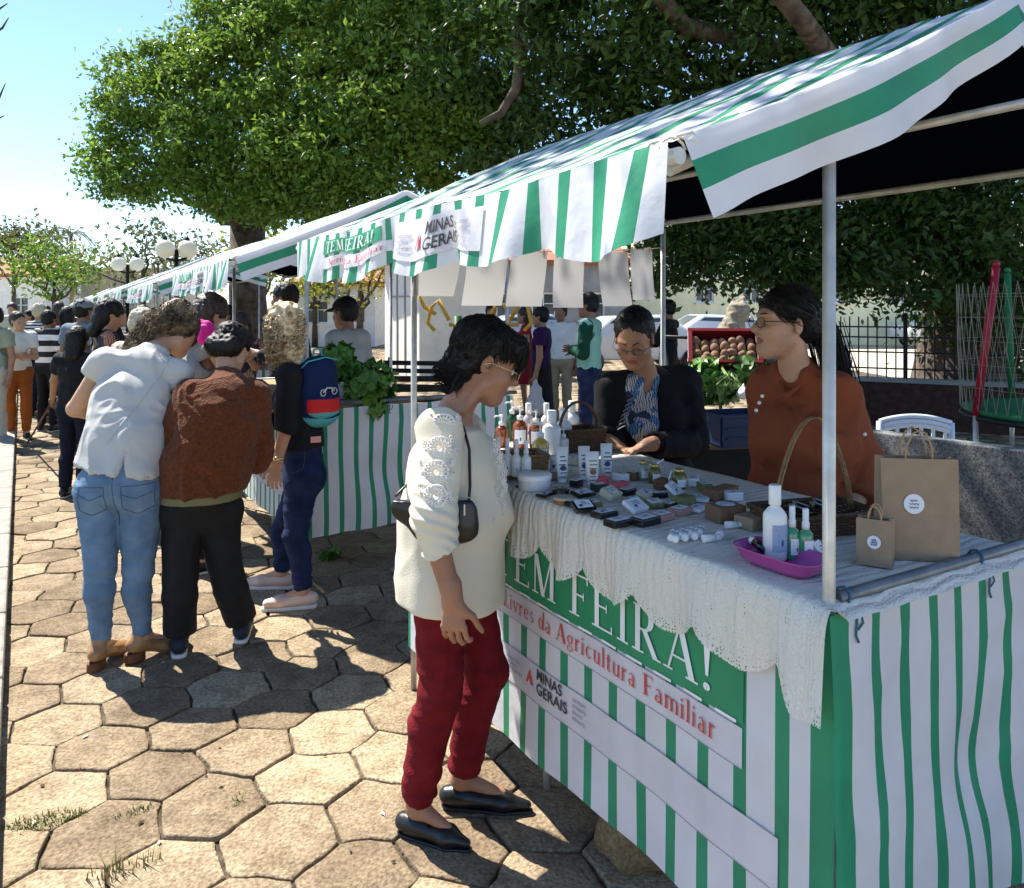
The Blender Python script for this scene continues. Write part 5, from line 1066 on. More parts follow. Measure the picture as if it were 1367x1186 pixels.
# --- woman in floral shirt and black cardigan
J = J_(hd=D(846, 452, 3.40), nb=D(866, 508, 3.52), shR=D(818, 520, 3.47), shL=D(914, 512, 3.58), che=D(866, 560, 3.50), wai=D(868, 625, 3.52), pel=D(868, 690, 3.55),
    elR=D(806, 590, 3.42), wrR=D(818, 592, 3.16), elL=D(926, 592, 3.46), wrL=D(864, 594, 3.13), hf=(-.30, -.80, -.52), s=1.0, w=1.05)
for sd, x, Y in (('R', 845, 3.55), ('L', 893, 3.60)): c = D(x, 900, Y); J['hp'+sd] = V3(c.x, Y, .82); J['kn'+sd] = V3(c.x, Y, .47); J['an'+sd] = V3(c.x, Y+.02, .085); J['to'+sd] = V3(c.x-.05, Y-.14, .02)
o, loc = body('x', J, sk1, .0055, hands={'R': (V3(.6, -.6, -.3), V3(0, -.2, -1), V3(.4, .6, .3), .6), 'L': (V3(-.85, -.4, -.25), V3(0, -.2, -1), V3(-.4, .7, .3), .6)})
tag(o, 'woman vendor in floral shirt and black cardigan bending over the goods', 'person')
def floralmat(name, sc, cols):
    m = bpy.data.materials.new(name); m.use_nodes = True; n = m.node_tree; b = n.nodes['Principled BSDF']; L = n.links.new; b.inputs['Roughness'].default_value = .8
    tc = n.nodes.new('ShaderNodeTexCoord'); nz = n.nodes.new('ShaderNodeTexNoise'); nz.inputs['Scale'].default_value = sc*.6; L(tc.outputs['Object'], nz.inputs['Vector']); mx = n.nodes.new('ShaderNodeMixRGB'); mx.inputs[0].default_value = .12; L(tc.outputs['Object'], mx.inputs[1]); L(nz.outputs['Color'], mx.inputs[2])
    vo = n.nodes.new('ShaderNodeTexVoronoi'); vo.inputs['Scale'].default_value = sc; L(mx.outputs[0], vo.inputs['Vector']); sp = n.nodes.new('ShaderNodeSeparateColor'); L(vo.outputs['Color'], sp.inputs[0])
    rp = n.nodes.new('ShaderNodeValToRGB'); rp.color_ramp.interpolation = 'CONSTANT'; e = rp.color_ramp.elements; e[0].color = cols[0]+(1,); e[0].position = 0; e[1].color = cols[1]+(1,); e[1].position = 1/len(cols)
    for i in range(2, len(cols)): q = e.new(i/len(cols)); q.color = cols[i]+(1,)
    L(sp.outputs[0], rp.inputs[0]); wv = n.nodes.new('ShaderNodeTexWave'); wv.inputs['Scale'].default_value = sc*1.1; wv.inputs['Distortion'].default_value = 9; L(tc.outputs['Object'], wv.inputs['Vector']); lt = n.nodes.new('ShaderNodeMath'); lt.operation = 'LESS_THAN'; lt.inputs[1].default_value = .22; L(wv.outputs['Fac'], lt.inputs[0])
    m2 = n.nodes.new('ShaderNodeMixRGB'); m2.inputs[2].default_value = (.015, .02, .035, 1); L(lt.outputs[0], m2.inputs[0]); L(rp.outputs[0], m2.inputs[1]); L(m2.outputs[0], b.inputs['Base Color']); return m
floral = floralmat('floral_blue', 24, [(.62, .60, .60), (.06, .16, .34), (.02, .03, .06), (.60, .56, .55), (.10, .22, .42), (.5, .42, .42)])
u = ushoulder(J); f_ = V3(-.33, -.94, 0)
sdfobj('shirt', torso_p(J, .012, top=False, bust=.06)+[seg((J['shL']+J['shR'])/2, J['nb']-V3(0, 0, .02), .07, .055), sub(seg(J['nb']+V3(0, 0, .03), J['nb']+f_*.10+V3(0, 0, -.05), .05, .01, k=.01), .008), cut(J['pel'], V3(0, 0, -1), .3)], .007, floral, o, loc, folds(.006, 9, 5, 71))
c_card = cloth('black_knit', (.010, .009, .011), bs=150)
fr = f_*.12
pr = torso_p(J, .026, top=False, bust=.06)+arm_p(J, 'L', .02, 1.9)+arm_p(J, 'R', .02, 1.9)+[seg(J['pel'], J['pel']-V3(0, 0, .10), .13, .13, u, 1.4, 1.4)]
pr += [sub(seg(J['pel']+f_*.20-V3(0, 0, .15), J['che']+f_*.19+u*.0, .080, .075, u, 1.5, 1.3, k=.01), .006), sub(seg(J['che']+f_*.19, J['nb']+f_*.10+V3(0, 0, .03), .09, .08, u, 1.1, 1.0, k=.01), .006)]
sdfobj('cardigan', pr, .0075, c_card, o, loc, folds(.012, 7, 6, 72))
sm_ = M('stripe_grey', (.28, .26, .25), .8)
for sd, sg in (('L', 1), ('R', -1)):
    mb = MB()
    for i in range(9):
        a = J['che'].lerp(J['nb'], i/9*.95)+f_*(.155-.012*i)+u*sg*(-.0+.085-.004*i); mb.tube([a-u*.0, a+u*sg*.03+f_*-.012+V3(0, 0, -.012), a+u*sg*.055+f_*-.04+V3(0, 0, -.03)], .0028, 5)
    wpart(mb, 'lapel_stripes', sm_, o, loc)
sdfobj('trousers', [seg(J['hpL'], J['hpR'], .11), seg(J['pel'], J['hpL'], .10), *leg_p(J, 'L', .01), *leg_p(J, 'R', .01)], .01, c_black, o, loc)
for sd in 'RL': shoe(J, sd, m_blkshoe, m_blkshoe, o, loc, .009)
m = HM(J); T = lambda x, y, z: J['hd']+m@V3(x, y, z)*J['s']
pr = [ell(T(0, -.03, .042), V3(.086, .10, .088), m, .02), ell(T(0, -.06, -.01), V3(.076, .058, .07), m, .03), seg(T(0, -.13, .03), T(0, -.14, .02), .045, k=.03), sub(ell(T(0, .105, -.040), V3(.080, .095, .104), m), .01)]
hr = sdfobj('hair', pr, .0055, h_blk, o, loc, lambda V, N: .003*(1-2*np.abs(vn(V*[50, 30, 30], 51)))+.002*vn(V*110, 52))
glasses(J, M('dark_frame', (.03, .02, .02)), m_lens, o, loc); eyes(J, o, loc, True)
# --- woman in white blouse and jeans
J = J_(hd=D(236, 441, 3.92), nb=D(206, 468, 3.80), shL=D(140, 487, 3.68), shR=D(236, 498, 3.76), che=D(176, 535, 3.66), wai=D(166, 592, 3.56), pel=D(158, 640, 3.50),
    elL=D(100, 546, 3.72), wrL=D(128, 556, 3.97), elR=D(236, 556, 3.78), wrR=D(245, 560, 4.0), hpL=D(132, 655, 3.50), hpR=D(188, 655, 3.53), knL=D(134, 756, 3.45), knR=D(184, 760, 3.50),
    anL=(-1.80, 3.45, .10), anR=(-1.655, 3.53, .10), toL=(-1.785, 3.62, .03), toR=(-1.55, 3.64, .03), hf=(.72, .52, -.46), s=1.0, w=1.12)
o, loc = body('x', J, sk2, .007, face=0); tag(o, 'woman in white cap-sleeve blouse and light blue jeans seen from behind, leaning right', 'person')
hpv = (J['hpR']-J['hpL']).normalized()
pr = [seg(J['hpL']+V3(.02, .02, .03), J['hpR']+V3(-.02, .02, .03), .112, .112, k=.03), ell(J['hpL']+V3(.015, -.045, .0), V3(.088, .085, .095), None, .03), ell(J['hpR']+V3(-.015, -.045, .0), V3(.088, .085, .095), None, .03)]+leg_p(J, 'L', .004, (.100, .058, .033), low=.95)+leg_p(J, 'R', .004, (.100, .058, .033), low=.95)+[seg(J['pel'], J['wai'].lerp(J['pel'], .4), .116, .112, hpv, 1.25, 1.25, k=.03)]
def jf(V, N):
    z = V[:, 2]; k = .6+1.3*np.exp(-((z-.42)/.1)**2)+1.4*np.exp(-((z-.16)/.06)**2); w_ = np.stack([vn(V*6, 31), vn(V*6, 32), vn(V*6, 33)], 1)*.5; return .0032*k*(1-2*np.abs(vn(V*[9, 9, 34]+w_, 36)))+.0018*vn(V*[25, 25, 70], 39)
jn = sdfobj('jeans', pr, .0065, blue, o, loc, jf); m_st = cloth('denim_stitch', (.045, .085, .15))
for x in (-.085, .095): surf_tube(jn, [[(x-.055, .80), (x+.055, .80), (x+.055, .70), (x, .675), (x-.055, .70), (x-.055, .80)], [(x-.05, .765), (x, .745), (x+.05, .765)]], .0016, m_st, 'back_pocket')
surf_tube(jn, [[(.005, .84), (.005, .62)]], .0018, m_st, 'centre_seam')
m_wbl = cloth('white_chiffon', (.66, .65, .62), bump=.15, bs=150, var=.04); 
n_ = m_wbl.node_tree; t_ = n_.nodes.new('ShaderNodeBsdfTranslucent'); t_.inputs[0].default_value = (.6, .62, .66, 1); mx_ = n_.nodes.new('ShaderNodeMixShader'); mx_.inputs[0].default_value = .25; n_.links.new(n_.nodes['Principled BSDF'].outputs[0], mx_.inputs[1]); n_.links.new(t_.outputs[0], mx_.inputs[2]); n_.links.new(mx_.outputs[0], n_.nodes['Material Output'].inputs[0])
u = ushoulder(J)
pr = [seg(J['shL'], J['shR'], .062, .062, k=.03), seg(J['che'], (J['shL']+J['shR'])/2, .120, .075, u, 1.40, 1.85, k=.03), seg(J['che'], J['wai'], .120, .125, u, 1.40, 1.30, k=.03), seg(J['wai'], D(156, 665, 3.50), .125, .156, hpv, 1.30, 1.36, k=.03),
      seg((J['shL']+J['shR'])/2, J['nb'], .075, .06, k=.03), cut(J['nb'], J['nb']-J['che'], .1), seg(J['shL'], J['shL'].lerp(J['elL'], .33), .066, .062, k=.02), cut(J['shL'].lerp(J['elL'], .25), J['elL']-J['shL'], .10), seg(J['shR'], J['shR'].lerp(J['elR'], .4), .066, .062, k=.02), cut(J['shR'].lerp(J['elR'], .32), J['elR']-J['shR'], .10),
      cut(D(157, 636, 3.4), V3(-.18, 0, -1), .4), sub(seg(D(146, 600, 3.30), D(142, 665, 3.30), 0.004, .036, V3(0, 1, 0), 20, 6), .004)]
def bf(V, N): w_ = np.stack([vn(V*5, 31), vn(V*5, 32), vn(V*5, 33)], 1)*.7; return .012*(1-2*np.abs(vn(V*[7, 7, 4]+w_, 37)))+.005*(1-2*np.abs(vn(V*[17, 17, 11]+w_*2, 38)))
bo = sdfobj('blouse', pr, .0065, m_wbl, o, loc, bf)
surf_tube(bo, [[(.12, 1.37), (.09, 1.25), (.03, 1.1), (-.035, .98)]], .0028, m_wbl, 'back_seam')
def boot(J, sd):
    shoe(J, sd, M('tan_leather', (.32, .17, .07), .35, .25, 12, coat=.3), M('brown_sole', (.13, .05, .02), .6), o, loc, .0055, heel=.03, up=.05, r=.040)
boot(J, 'L'); boot(J, 'R')
m = HM(J); T = lambda x, y, z: J['hd']+m@V3(x, y, z)*J['s']
h_mix = M('hair_streaked', (.030, .018, .012), .5, .1, 26, .4, 150, two=(.30, .22, .14), detail=2)
pr = [ell(T(0, -.025, .04), V3(.092, .108, .092), m, .02), seg(T(0, -.07, -.02), T(-.02, -.12, -.12), .07, .045, k=.04), sub(ell(T(0, .105, -.045), V3(.08, .09, .1), m), .01)]
hr = sdfobj('hair', pr, .007, h_mix, o, loc, lambda V, N: .007*(1-2*np.abs(vn(V*[26, 26, 26], 51)))+.004*vn(V*60, 52))
g = np.random.default_rng(7); rt = []; cen = np.array(T(0, -.025, .04)); mm = np.array(m)
for i in range(2600):
    d = g.normal(size=3); d /= np.linalg.norm(d)
    if d[1] > .8 or (d[2] < -.5 and d[1] > 0): continue
    rt.append(cen+mm@(d*[.092, .108, .092]))
def fl3(p, t):
    q = (p-cen)/.1; q /= np.linalg.norm(q, axis=1)[:, None]; d = np.tile([-.55, -.35, -.75], (len(p), 1)); k = np.clip(1-(np.linalg.norm(p-cen, axis=1)-.1)/.05, 0, 1)[:, None]; d = d-q*(d*q).sum(1)[:, None]*.9*k; return d+.55*np.stack([vn(p*13, 7), vn(p*13, 8), vn(p*13, 9)], 1)
rt = surf_roots(hr, loc, 2400, g)
strands('hair_locks', rt, fl3, .15, .0022, h_mix, hr, loc, 7, wav=.008, seed=6, lenvar=.6)
# --- person in brown cardigan
J = J_(hd=D(309, 466, 3.94), nb=D(303, 500, 3.84), shL=D(256, 530, 3.68), shR=D(340, 530, 3.80), che=D(290, 562, 3.70), wai=D(276, 618, 3.64), pel=D(268, 660, 3.60),
    elL=D(228, 585, 3.64), wrL=D(226, 572, 3.88), elR=D(343, 612, 3.82), wrR=D(336, 598, 4.04), hpL=D(244, 680, 3.60), hpR=D(290, 680, 3.66), knL=D(241, 770, 3.56), knR=D(302, 768, 3.68),
    anL=(-1.515, 3.58, .088), anR=(-1.285, 3.74, .088), toL=(-1.575, 3.72, .03), toR=(-1.33, 3.92, .03), hf=(.15, .80, -.58), s=.98, w=1.05)
o, loc = body('x', J, sk2, .007, face=0); tag(o, 'elderly woman in fuzzy brown cardigan and black trousers seen from behind', 'person')
pr = [seg(J['hpL'], J['hpR'], .115, .115, k=.03), seg(J['pel'], J['wai'], .12, .11)]+leg_p(J, 'L', .006, (.092, .070, .066), low=.97)+leg_p(J, 'R', .006, (.092, .070, .064), low=.97)
sdfobj('trousers', pr, .0065, M('black_trousers', (.009, .009, .010), .8, .3, 20, .2, 120), o, loc, folds(.008, 8, 5, 81))
m_fuzz = cloth('brown_boucle', (.10, .026, .007), bump=.9, bs=130, two=(.155, .043, .012), vs=60, sheen=.12); u = ushoulder(J)
pr = [seg(J['shL'], J['shR'], .075, .075, k=.04), seg(J['che'], (J['shL']+J['shR'])/2, .142, .10, u, 1.32, 1.45, k=.04), seg(J['che'], J['wai'], .142, .150, u, 1.32, 1.28, k=.04), seg(J['wai'], D(268, 672, 3.60), .150, .150, u, 1.28, 1.25, k=.04), seg((J['shL']+J['shR'])/2, J['nb'], .095, .068, k=.04), cut(J['nb']+V3(0, 0, .015), V3(0, .5, 1), .1),
      *arm_p(J, 'L', .030, 1.9, k=.03), *arm_p(J, 'R', .030, 1.85, k=.03), cut(D(270, 658, 3.6), V3(.04, 0, -1), .35)]
sdfobj('cardigan', pr, .0065, m_fuzz, o, loc, lambda V, N: folds(.014, 6, 6, 82)(V, N)+.0015*vn(V*60, 83))
sdfobj('undershirt', [seg(J['wai'], D(268, 672, 3.60), .143, .143, u, 1.25, 1.22), cut(D(268, 667, 3.6), V3(0, 0, -1), .35)], .008, cloth('olive_cloth', (.17, .16, .08)), o, loc, folds(.004, 14, 3, 84))
for sd in 'LR': shoe(J, sd, M('navy_canvas', (.02, .025, .04), .7), m_sole, o, loc, .0055, up=.03, r=.042, solet=.018)
m = HM(J); T = lambda x, y, z: J['hd']+m@V3(x, y, z)*J['s']
pr = [ell(T(0, -.02, .042), V3(.086, .106, .088), m, .02), seg(T(-.04, -.075, -.03), T(.04, -.075, -.03), .055, k=.03), sub(ell(T(0, .105, -.045), V3(.08, .09, .1), m), .01)]+[sub(seg(T(x*.088, .008, -.012), T(x*.08, .05, -.03), .028, .04), .01) for x in (-1, 1)]
hr = sdfobj('hair', pr, .006, h_blk, o, loc, lambda V, N: .004*(1-2*np.abs(vn(V*[60, 40, 40], 51)))+.002*vn(V*110, 52))
mb = MB()
for x in (-1, 1): mb.tube([T(x*.03, -.115, .01), T(x*.05, -.108, .02), T(x*.07, -.08, .03)], .004, 6)
wpart(mb, 'hair_comb', h_blk, hr, loc)
# --- blonde woman
J = J_(hd=D(375, 438, 4.26), nb=D(392, 480, 4.28), shL=D(386, 503, 4.14), shR=D(392, 500, 4.44), che=D(397, 540, 4.28), wai=D(402, 590, 4.27), pel=D(404, 628, 4.27),
    elL=D(381, 572, 4.09), wrL=D(369, 618, 4.08), elR=D(362, 560, 4.46), wrR=D(344, 530, 4.50), hpL=D(402, 645, 4.20), hpR=D(404, 645, 4.36), knL=D(393, 715, 4.14), knR=D(376, 712, 4.40),
    anL=(-1.095, 4.13, .088), anR=(-1.29, 4.42, .088), toL=(-1.285, 4.09, .03), toR=(-1.49, 4.42, .03), hf=(-.90, .34, -.25), s=1.0, w=.95)
o, loc = body('x', J, sk2, .0065, face=1, hands={'L': (V3(-.15, 0, -1), V3(0, 1, 0), V3(-1, -.1, 0), .5)}); tag(o, 'woman with curly blonde hair, black top and navy jeans standing by the second stall', 'person')
pr = [seg(J['hpL']+V3(.02, 0, .03), J['hpR']+V3(.02, 0, .03), .108, .108, k=.03), seg(J['pel'], J['wai'], .112, .104, (J['hpR']-J['hpL']).normalized(), 1.25, 1.25, k=.03), cut(J['wai']+V3(0, 0, .015), V3(0, 0, 1), .3)]+leg_p(J, 'L', .004, (.088, .056, .041), low=.96)+leg_p(J, 'R', .004, (.088, .056, .041), low=.92)
jn = sdfobj('jeans', pr, .0065, navy, o, loc, jf); surf_tube(jn, [[(.10, .84), (.0, .84), (.0, .735), (.05, .71), (.10, .735), (.10, .84)]], .0016, cloth('stitch_tan', (.10, .09, .09)), 'back_pocket')
pr = torso_p(J, .016, top=False)+[seg((J['shL']+J['shR'])/2, J['nb']-V3(0, 0, .01), .07, .055)]+arm_p(J, 'L', .012, 1.12)+arm_p(J, 'R', .012, 1.12)+[cut(J['wai']+V3(0, 0, -.02), V3(0, 0, -1), .3)]
sdfobj('top', pr, .0065, c_black, o, loc, folds(.011, 8, 8, 91))
for sd in 'LR': shoe(J, sd, M('blush_leather', (.70, .50, .42), .5), m_sole, o, loc, .005, up=0, r=.040, solet=.020)
mb = MB(); mb.lathe([(.031, -.005), (.033, -.005), (.033, .005), (.031, .005)], D(371, 612, 4.075), 14); mb.sphere(D(368, 613, 4.045), .012, 8, sc=(1, .5, 1)); wpart(mb, 'wristwatch', m_gold, o, loc)
mb = MB(); mb.box(D(421, 587, 4.16), (.055, .006, .032), rz=.5, bev=.003); wpart(mb, 'phone_in_pocket', M('coral', (.75, .33, .28), .5), o, loc)
m = HM(J); T = lambda x, y, z: J['hd']+m@V3(x, y, z)*J['s']
pr = [ell(T(0, -.025, .035), V3(.088, .104, .098), m, .03), seg(T(.0, -.05, -.05), T(.0, -.03, -.17), .075, .055, k=.04), sub(ell(T(0, .13, -.045), V3(.08, .09, .1), m), .01)]
h_curl = M('hair_curly', (.42, .29, .14), .5, .1, 45, .4, 150, two=(.95, .76, .48), detail=3)
hr = sdfobj('hair', pr, .007, h_curl, o, loc, lambda V, N: .014*(1-2*np.abs(vn(V*22, 51)))+.006*vn(V*60, 52))
g = np.random.default_rng(8); rt = []; cen = np.array(T(0, -.03, .02)); mm = np.array(m)
for i in range(1000):
    d = g.normal(size=3); d /= np.linalg.norm(d)
    if d[1] > .6: continue
    rt.append(cen+mm@(d*[.088, .102, .10])*(.9+.13*g.random()))
def fl4(p, t):
    q = (p-cen)/.1; q /= np.linalg.norm(q, axis=1)[:, None]; d = np.tile([-.05, -.05, -1.0], (len(p), 1))+q*.16; return d+.5*np.stack([vn(p*15, 7), vn(p*15, 8), vn(p*15, 9)], 1)
strands('hair_curls', rt, fl4, .20, .0050, h_curl, hr, loc, 16, wav=.014, seed=7, lenvar=.55)
# backpack
bpc = D(426, 520, 4.24); bp_ = thing('backpack', 'navy and teal child\'s backpack with red pocket on the blonde woman\'s back', 'backpack', bpc, R(-38))
m_nv = cloth('navy_nylon', (.010, .022, .075), bs=120); m_rd = cloth('red_nylon', (.62, .03, .03), bs=120); m_tl = cloth('teal_nylon', (.10, .42, .46), bs=120)
z0 = (0, 0, 0)
pr = [seg(V3(0, 0, -.12), V3(-.012, 0, .10), .088, .082, V3(0, 1, 0), 1.45, 1.35, k=.03)]
def bpm(Cn): z = Cn[:, 2]+.16*Cn[:, 0]; return np.where(z < -.135, 2, 0)
sdfobj('pack_body', pr, .005, [m_nv, m_rd, m_tl], bp_, z0, folds(.004, 8, 8, 95), matfn=bpm)
pr = [seg(V3(.045, -.01, -.10), V3(.042, -.01, -.062), .060, .058, V3(0, 1, 0), 1.75, 1.75, k=.02)]
sdfobj('front_pocket', pr, .005, [m_rd, m_tl, m_nv], bp_, z0, lambda V, N: .002*vn(V*30, 1), matfn=lambda Cn: np.where(Cn[:, 2] < -.115, 1, np.where(Cn[:, 2] > -.045, 2, 0)))
mb = MB()
for y in (-.075, .075): mb.tube([V3(-.03, y, .15), V3(-.09, y, .185), V3(-.15, y, .13), V3(-.16, y, .02), V3(-.11, y, -.08), V3(-.05, y, -.13)], .009, 6)
mb.build('shoulder_strap', m_tl, bp_); mb = MB(); mb.tube([V3(-.02, -.03, .17), V3(-.02, -.02, .215), V3(-.02, .02, .215), V3(-.02, .03, .17)], .007, 6); mb.build('handle', m_tl, bp_)
mb = MB(); mb.tube([V3(-.03, -.118, .10), V3(.03, -.10, .155), V3(.05, 0, .175), V3(.03, .10, .155)], .004, 5); mb.build('piping', m_tl, bp_)
mb = MB()
for (y, z, r_) in ((-.045, -.01, .017), (.03, -.005, .017)): mb.tube([V3(.088, y+r_*math.cos(a), z+r_*math.sin(a)) for a in [i*.63 for i in range(11)]], .003, 5)
mb.tube([V3(.088, -.045, -.01), V3(.09, -.02, .015), V3(.088, .01, .012), V3(.086, .03, -.005)], .005, 5); mb.build('bicycle_motif', m_pink, bp_)
# ---------------------------------------------------------------- people further away
def folk(label, px, Y, yaw, h=1.65, skin=sk1, hv=.011, group=None, body_kw={}, **kw):
    jk = {k: kw.pop(k) for k in ('w', 'lean', 'nod', 'turn', 'arms', 'step', 'side') if k in kw}
    J = std(((px-CX)/F*Y, Y), yaw, h, **jk); o, loc = body('x', J, skin, hv, face=kw.pop('face', 0)); tag(o, label, 'person')
    if group: o['group'] = group
    dress(o, loc, J, hv, shoes=kw.pop('shoes', m_blkshoe), **kw); return o, J, loc
c_tan = cloth('beige_cloth', (.50, .46, .38)); c_dgreen = cloth('dark_green', (.008, .055, .035)); c_mint = cloth('mint_cloth', (.26, .50, .42)); c_purple = cloth('purple_cloth', (.035, .012, .065)); c_rd = cloth('red_cloth', (.30, .02, .03)); c_gb = cloth('blue_grey', (.16, .20, .25)); c_sage = cloth('sage_cloth', (.30, .33, .25)); c_rustp = cloth('rust_trousers', (.30, .085, .02)); c_dk = cloth('dark_navy', (.010, .013, .025))
flo2 = floralmat('floral_dark', 16, [(.012, .012, .015), (.02, .02, .02), (.40, .16, .10), (.015, .015, .02), (.35, .25, .15)])
def stripemat(name, sc, a, b):
    m = bpy.data.materials.new(name); m.use_nodes = True; n = m.node_tree; bs = n.nodes['Principled BSDF']; L = n.links.new; bs.inputs['Roughness'].default_value = .85; tc = n.nodes.new('ShaderNodeTexCoord'); wv = n.nodes.new('ShaderNodeTexWave'); wv.bands_direction = 'Z'; wv.inputs['Scale'].default_value = sc; wv.inputs['Distortion'].default_value = .4; L(tc.outputs['Object'], wv.inputs['Vector']); rp = n.nodes.new('ShaderNodeValToRGB'); rp.color_ramp.interpolation = 'CONSTANT'; rp.color_ramp.elements[0].color = a+(1,); rp.color_ramp.elements[1].color = b+(1,); rp.color_ramp.elements[1].position = .5; L(wv.outputs['Fac'], rp.inputs[0]); L(rp.outputs[0], bs.inputs['Base Color']); return m
strp = stripemat('striped_knit', 7, (.03, .03, .04), (.6, .6, .6)); strp2 = stripemat('wide_striped', 2.2, (.01, .01, .012), (.7, .7, .7))
# inside and around the second stall
folk('man in black cap and pale grey shirt standing in the second stall', 462, 6.3, 60, 1.66, sk3, .008, top=cloth('pale_grey_shirt', (.36, .37, .38)), sleeve=.8, pants=c_dk, hair=h_blk, cap=c_black, face=1, nod=6, arms=('bend', 'down'))
folk('tall dark-haired man in black shirt behind the blonde woman', 382, 7.0, 80, 1.80, sk3, .009, top=c_black, sleeve=1.8, pants=c_dk, hair=h_blk, face=1, nod=6, w=1.08, arms=('bend', 'bend'))
folk('woman in glasses holding a hand to her chin under the second canopy', 322, 7.6, 165, 1.52, sk1, .009, top=flo2, sleeve=1.0, pants=c_dk, hair=h_brn, hairkind='long', face=1, nod=15, arms=('up', 'bend'))
folk('woman with dark long hair and bare arms in grey tank top at the counter', 262, 4.75, -45, 1.66, sk2, .008, top=cloth('tank_grey', (.22, .21, .20)), sleeve=.12, pants=c_black, hair=h_brn, hairkind='long', face=1, nod=22, lean=.1, arms=('down', 'fwd'))
folk('dark silhouetted person standing deep under the second canopy', 303, 9.5, 150, 1.62, sk3, .012, top=c_dk, pants=c_dk, hair=h_blk)
folk('dark curly-haired woman behind the white blouse woman', 236, 5.6, -70, 1.62, sk3, .009, top=c_black, sleeve=1.2, pants=c_dk, hair=h_brn, hairkind='long', face=1, nod=20)
folk('white-haired person in cream shirt beyond the white blouse woman', 178, 5.7, -20, 1.58, sk2, .009, top=c_tan, sleeve=.7, pants=khaki, hair=h_gry, nod=20, lean=.1)
folk('woman in dark top with orange flowers and long black hair', 143, 6.6, -50, 1.64, sk1, .009, top=flo2, sleeve=.55, pants=c_dk, hair=h_blk, hairkind='long', nod=20, arms=('bend', 'bend'))
o, J, loc = folk('short person in black tee with long black hair leaning on a cane', 100, 6.6, -5, 1.42, sk1, .009, top=c_black, sleeve=.55, pants=c_dk, hair=h_blk, hairkind='long', nod=10, lean=.05, arms=('out', 'fwd'))
cn = thing('walking_cane', 'dark wooden cane held by the short person in black', 'cane', P(36, 592)); tp = J['wrL']+(J['wrL']-J['elL']).normalized()*.06-cn.location
mb = MB(); mb.tube([(0, 0, 0), tp*.5, tp], [.009, .010, .011], 8); mb.build('shaft', M('dark_wood', (.06, .02, .015), .5), cn); mb = MB(); mb.tube([tp, tp+V3(0, 0, .02), tp+V3(.04, .02, .035), tp+V3(.08, .03, .02)], .012, 8); mb.build('handle', M('dark_wood', (.06, .02, .015)), cn)
folk('man in grey cap and blue-grey tee walking away', 110, 8.6, -15, 1.68, sk3, .011, top=c_gb, sleeve=.6, pants=c_dk, hair=h_blk, cap=c_grey, w=1.1)
folk('boy in white tee and rust trousers with folded hands', 24, 9.6, 205, 1.54, sk2, .009, top=c_white, sleeve=.6, pants=c_rustp, hair=h_brn, face=1, arms=('fold', 'fold'), turn=40, w=.88)
folk('man in sage green shirt cut by the left edge of the picture', -8, 9.2, 170, 1.6, sk1, .011, top=c_sage, sleeve=.6, pants=c_tan, hair=h_blk)
folk('person in grey and white striped shirt in the crowd', 52, 11.5, -10, 1.66, sk1, .012, top=strp, sleeve=.9, pants=c_dk, hair=h_gry)
folk('person in black top with wide white stripes carrying a board', 64, 10.2, -10, 1.56, sk3, .012, top=strp2, sleeve=.9, pants=c_black, hair=h_blk, arms=('bend', 'bend'))
folk('woman in black top walking ahead of the grey-capped man', 90, 10.4, 0, 1.6, sk3, .012, top=c_gb, sleeve=.6, pants=c_dk, hair=h_blk, hairkind='long')
cr = [(38, 15, 170, c_white), (78, 14, 10, c_rd), (95, 17, -10, c_black), (122, 12.5, -30, c_gb), (134, 15.5, 170, c_rd), (16, 17, 190, c_tan), (62, 20, 0, c_dgreen), (108, 22, 0, c_white), (155, 9.5, -60, c_black), (205, 8.2, -50, c_dk), (48, 26, 0, c_black), (90, 27, 0, c_purple), (190, 10, -60, c_white), (150, 12, -60, c_grey)]
nm = ['white top, between the boy and the striped shirt', 'red top right of the striped shirt', 'black top far down the walkway', 'blue-grey top beside the third stall', 'red top by the fourth stall', 'beige top behind the boy', 'dark green top far away in the middle of the walkway', 'white top far down the row of stalls', 'black top at the third stall counter', 'navy top half hidden behind the white blouse woman', 'black top, farthest person on the left', 'purple top, farthest person near the canopies', 'white top behind the curly-haired woman', 'grey top at the third stall']
for i, ((px, Y, yaw, c), n_) in enumerate(zip(cr, nm)):
    folk('distant fairgoer in '+n_, px, Y, yaw, 1.56+.02*(i*7 % 9), (sk1, sk3, sk2)[i % 3], .016, 'distant fairgoers along the stalls', top=c, sleeve=.7, pants=c_dk, hair=(h_blk, h_brn)[i % 2], hairkind=('short', 'long')[i % 2])
# behind the first stall
o, J, loc = folk('woman in purple top holding a white plastic bag beyond the counter', 722, 9.4, 75, 1.60, sk1, .009, top=c_purple, sleeve=.55, skirt=(c_black, .35), hair=h_blk, hairkind='short', nod=8, w=1.1)
c = J['wrL']; wb = sdfobj('plastic_bag', [seg(V3(0, 0, -.36), V3(0, 0, -.16), .10, .07, V3(1, 0, 0), 1.2, 1.0), seg(V3(0, 0, -.14), V3(0, 0, -.04), .045, .02)], .008, M('white_plastic', (.75, .76, .78), .4, .05, 5, .3, 20, trans=.3), None, (0, 0, 0), folds(.012, 12, 7, 5)); wb.location = c; tag(wb, 'white plastic carrier bag in the purple-topped woman\'s hand', 'bag')
folk('man in white shirt standing behind the woman in purple', 748, 10.6, 160, 1.66, sk3, .011, top=c_white, sleeve=1.2, pants=khaki, hair=h_blk)
o, J, loc = folk('man in black cap, green sleeves and mint shirt with arms crossed', 786, 8.3, 70, 1.74, sk3, .009, top=c_mint, sleeve=.2, pants=navy, hair=h_blk, cap=c_black, arms=('fold', 'fold'), w=1.08, nod=4)
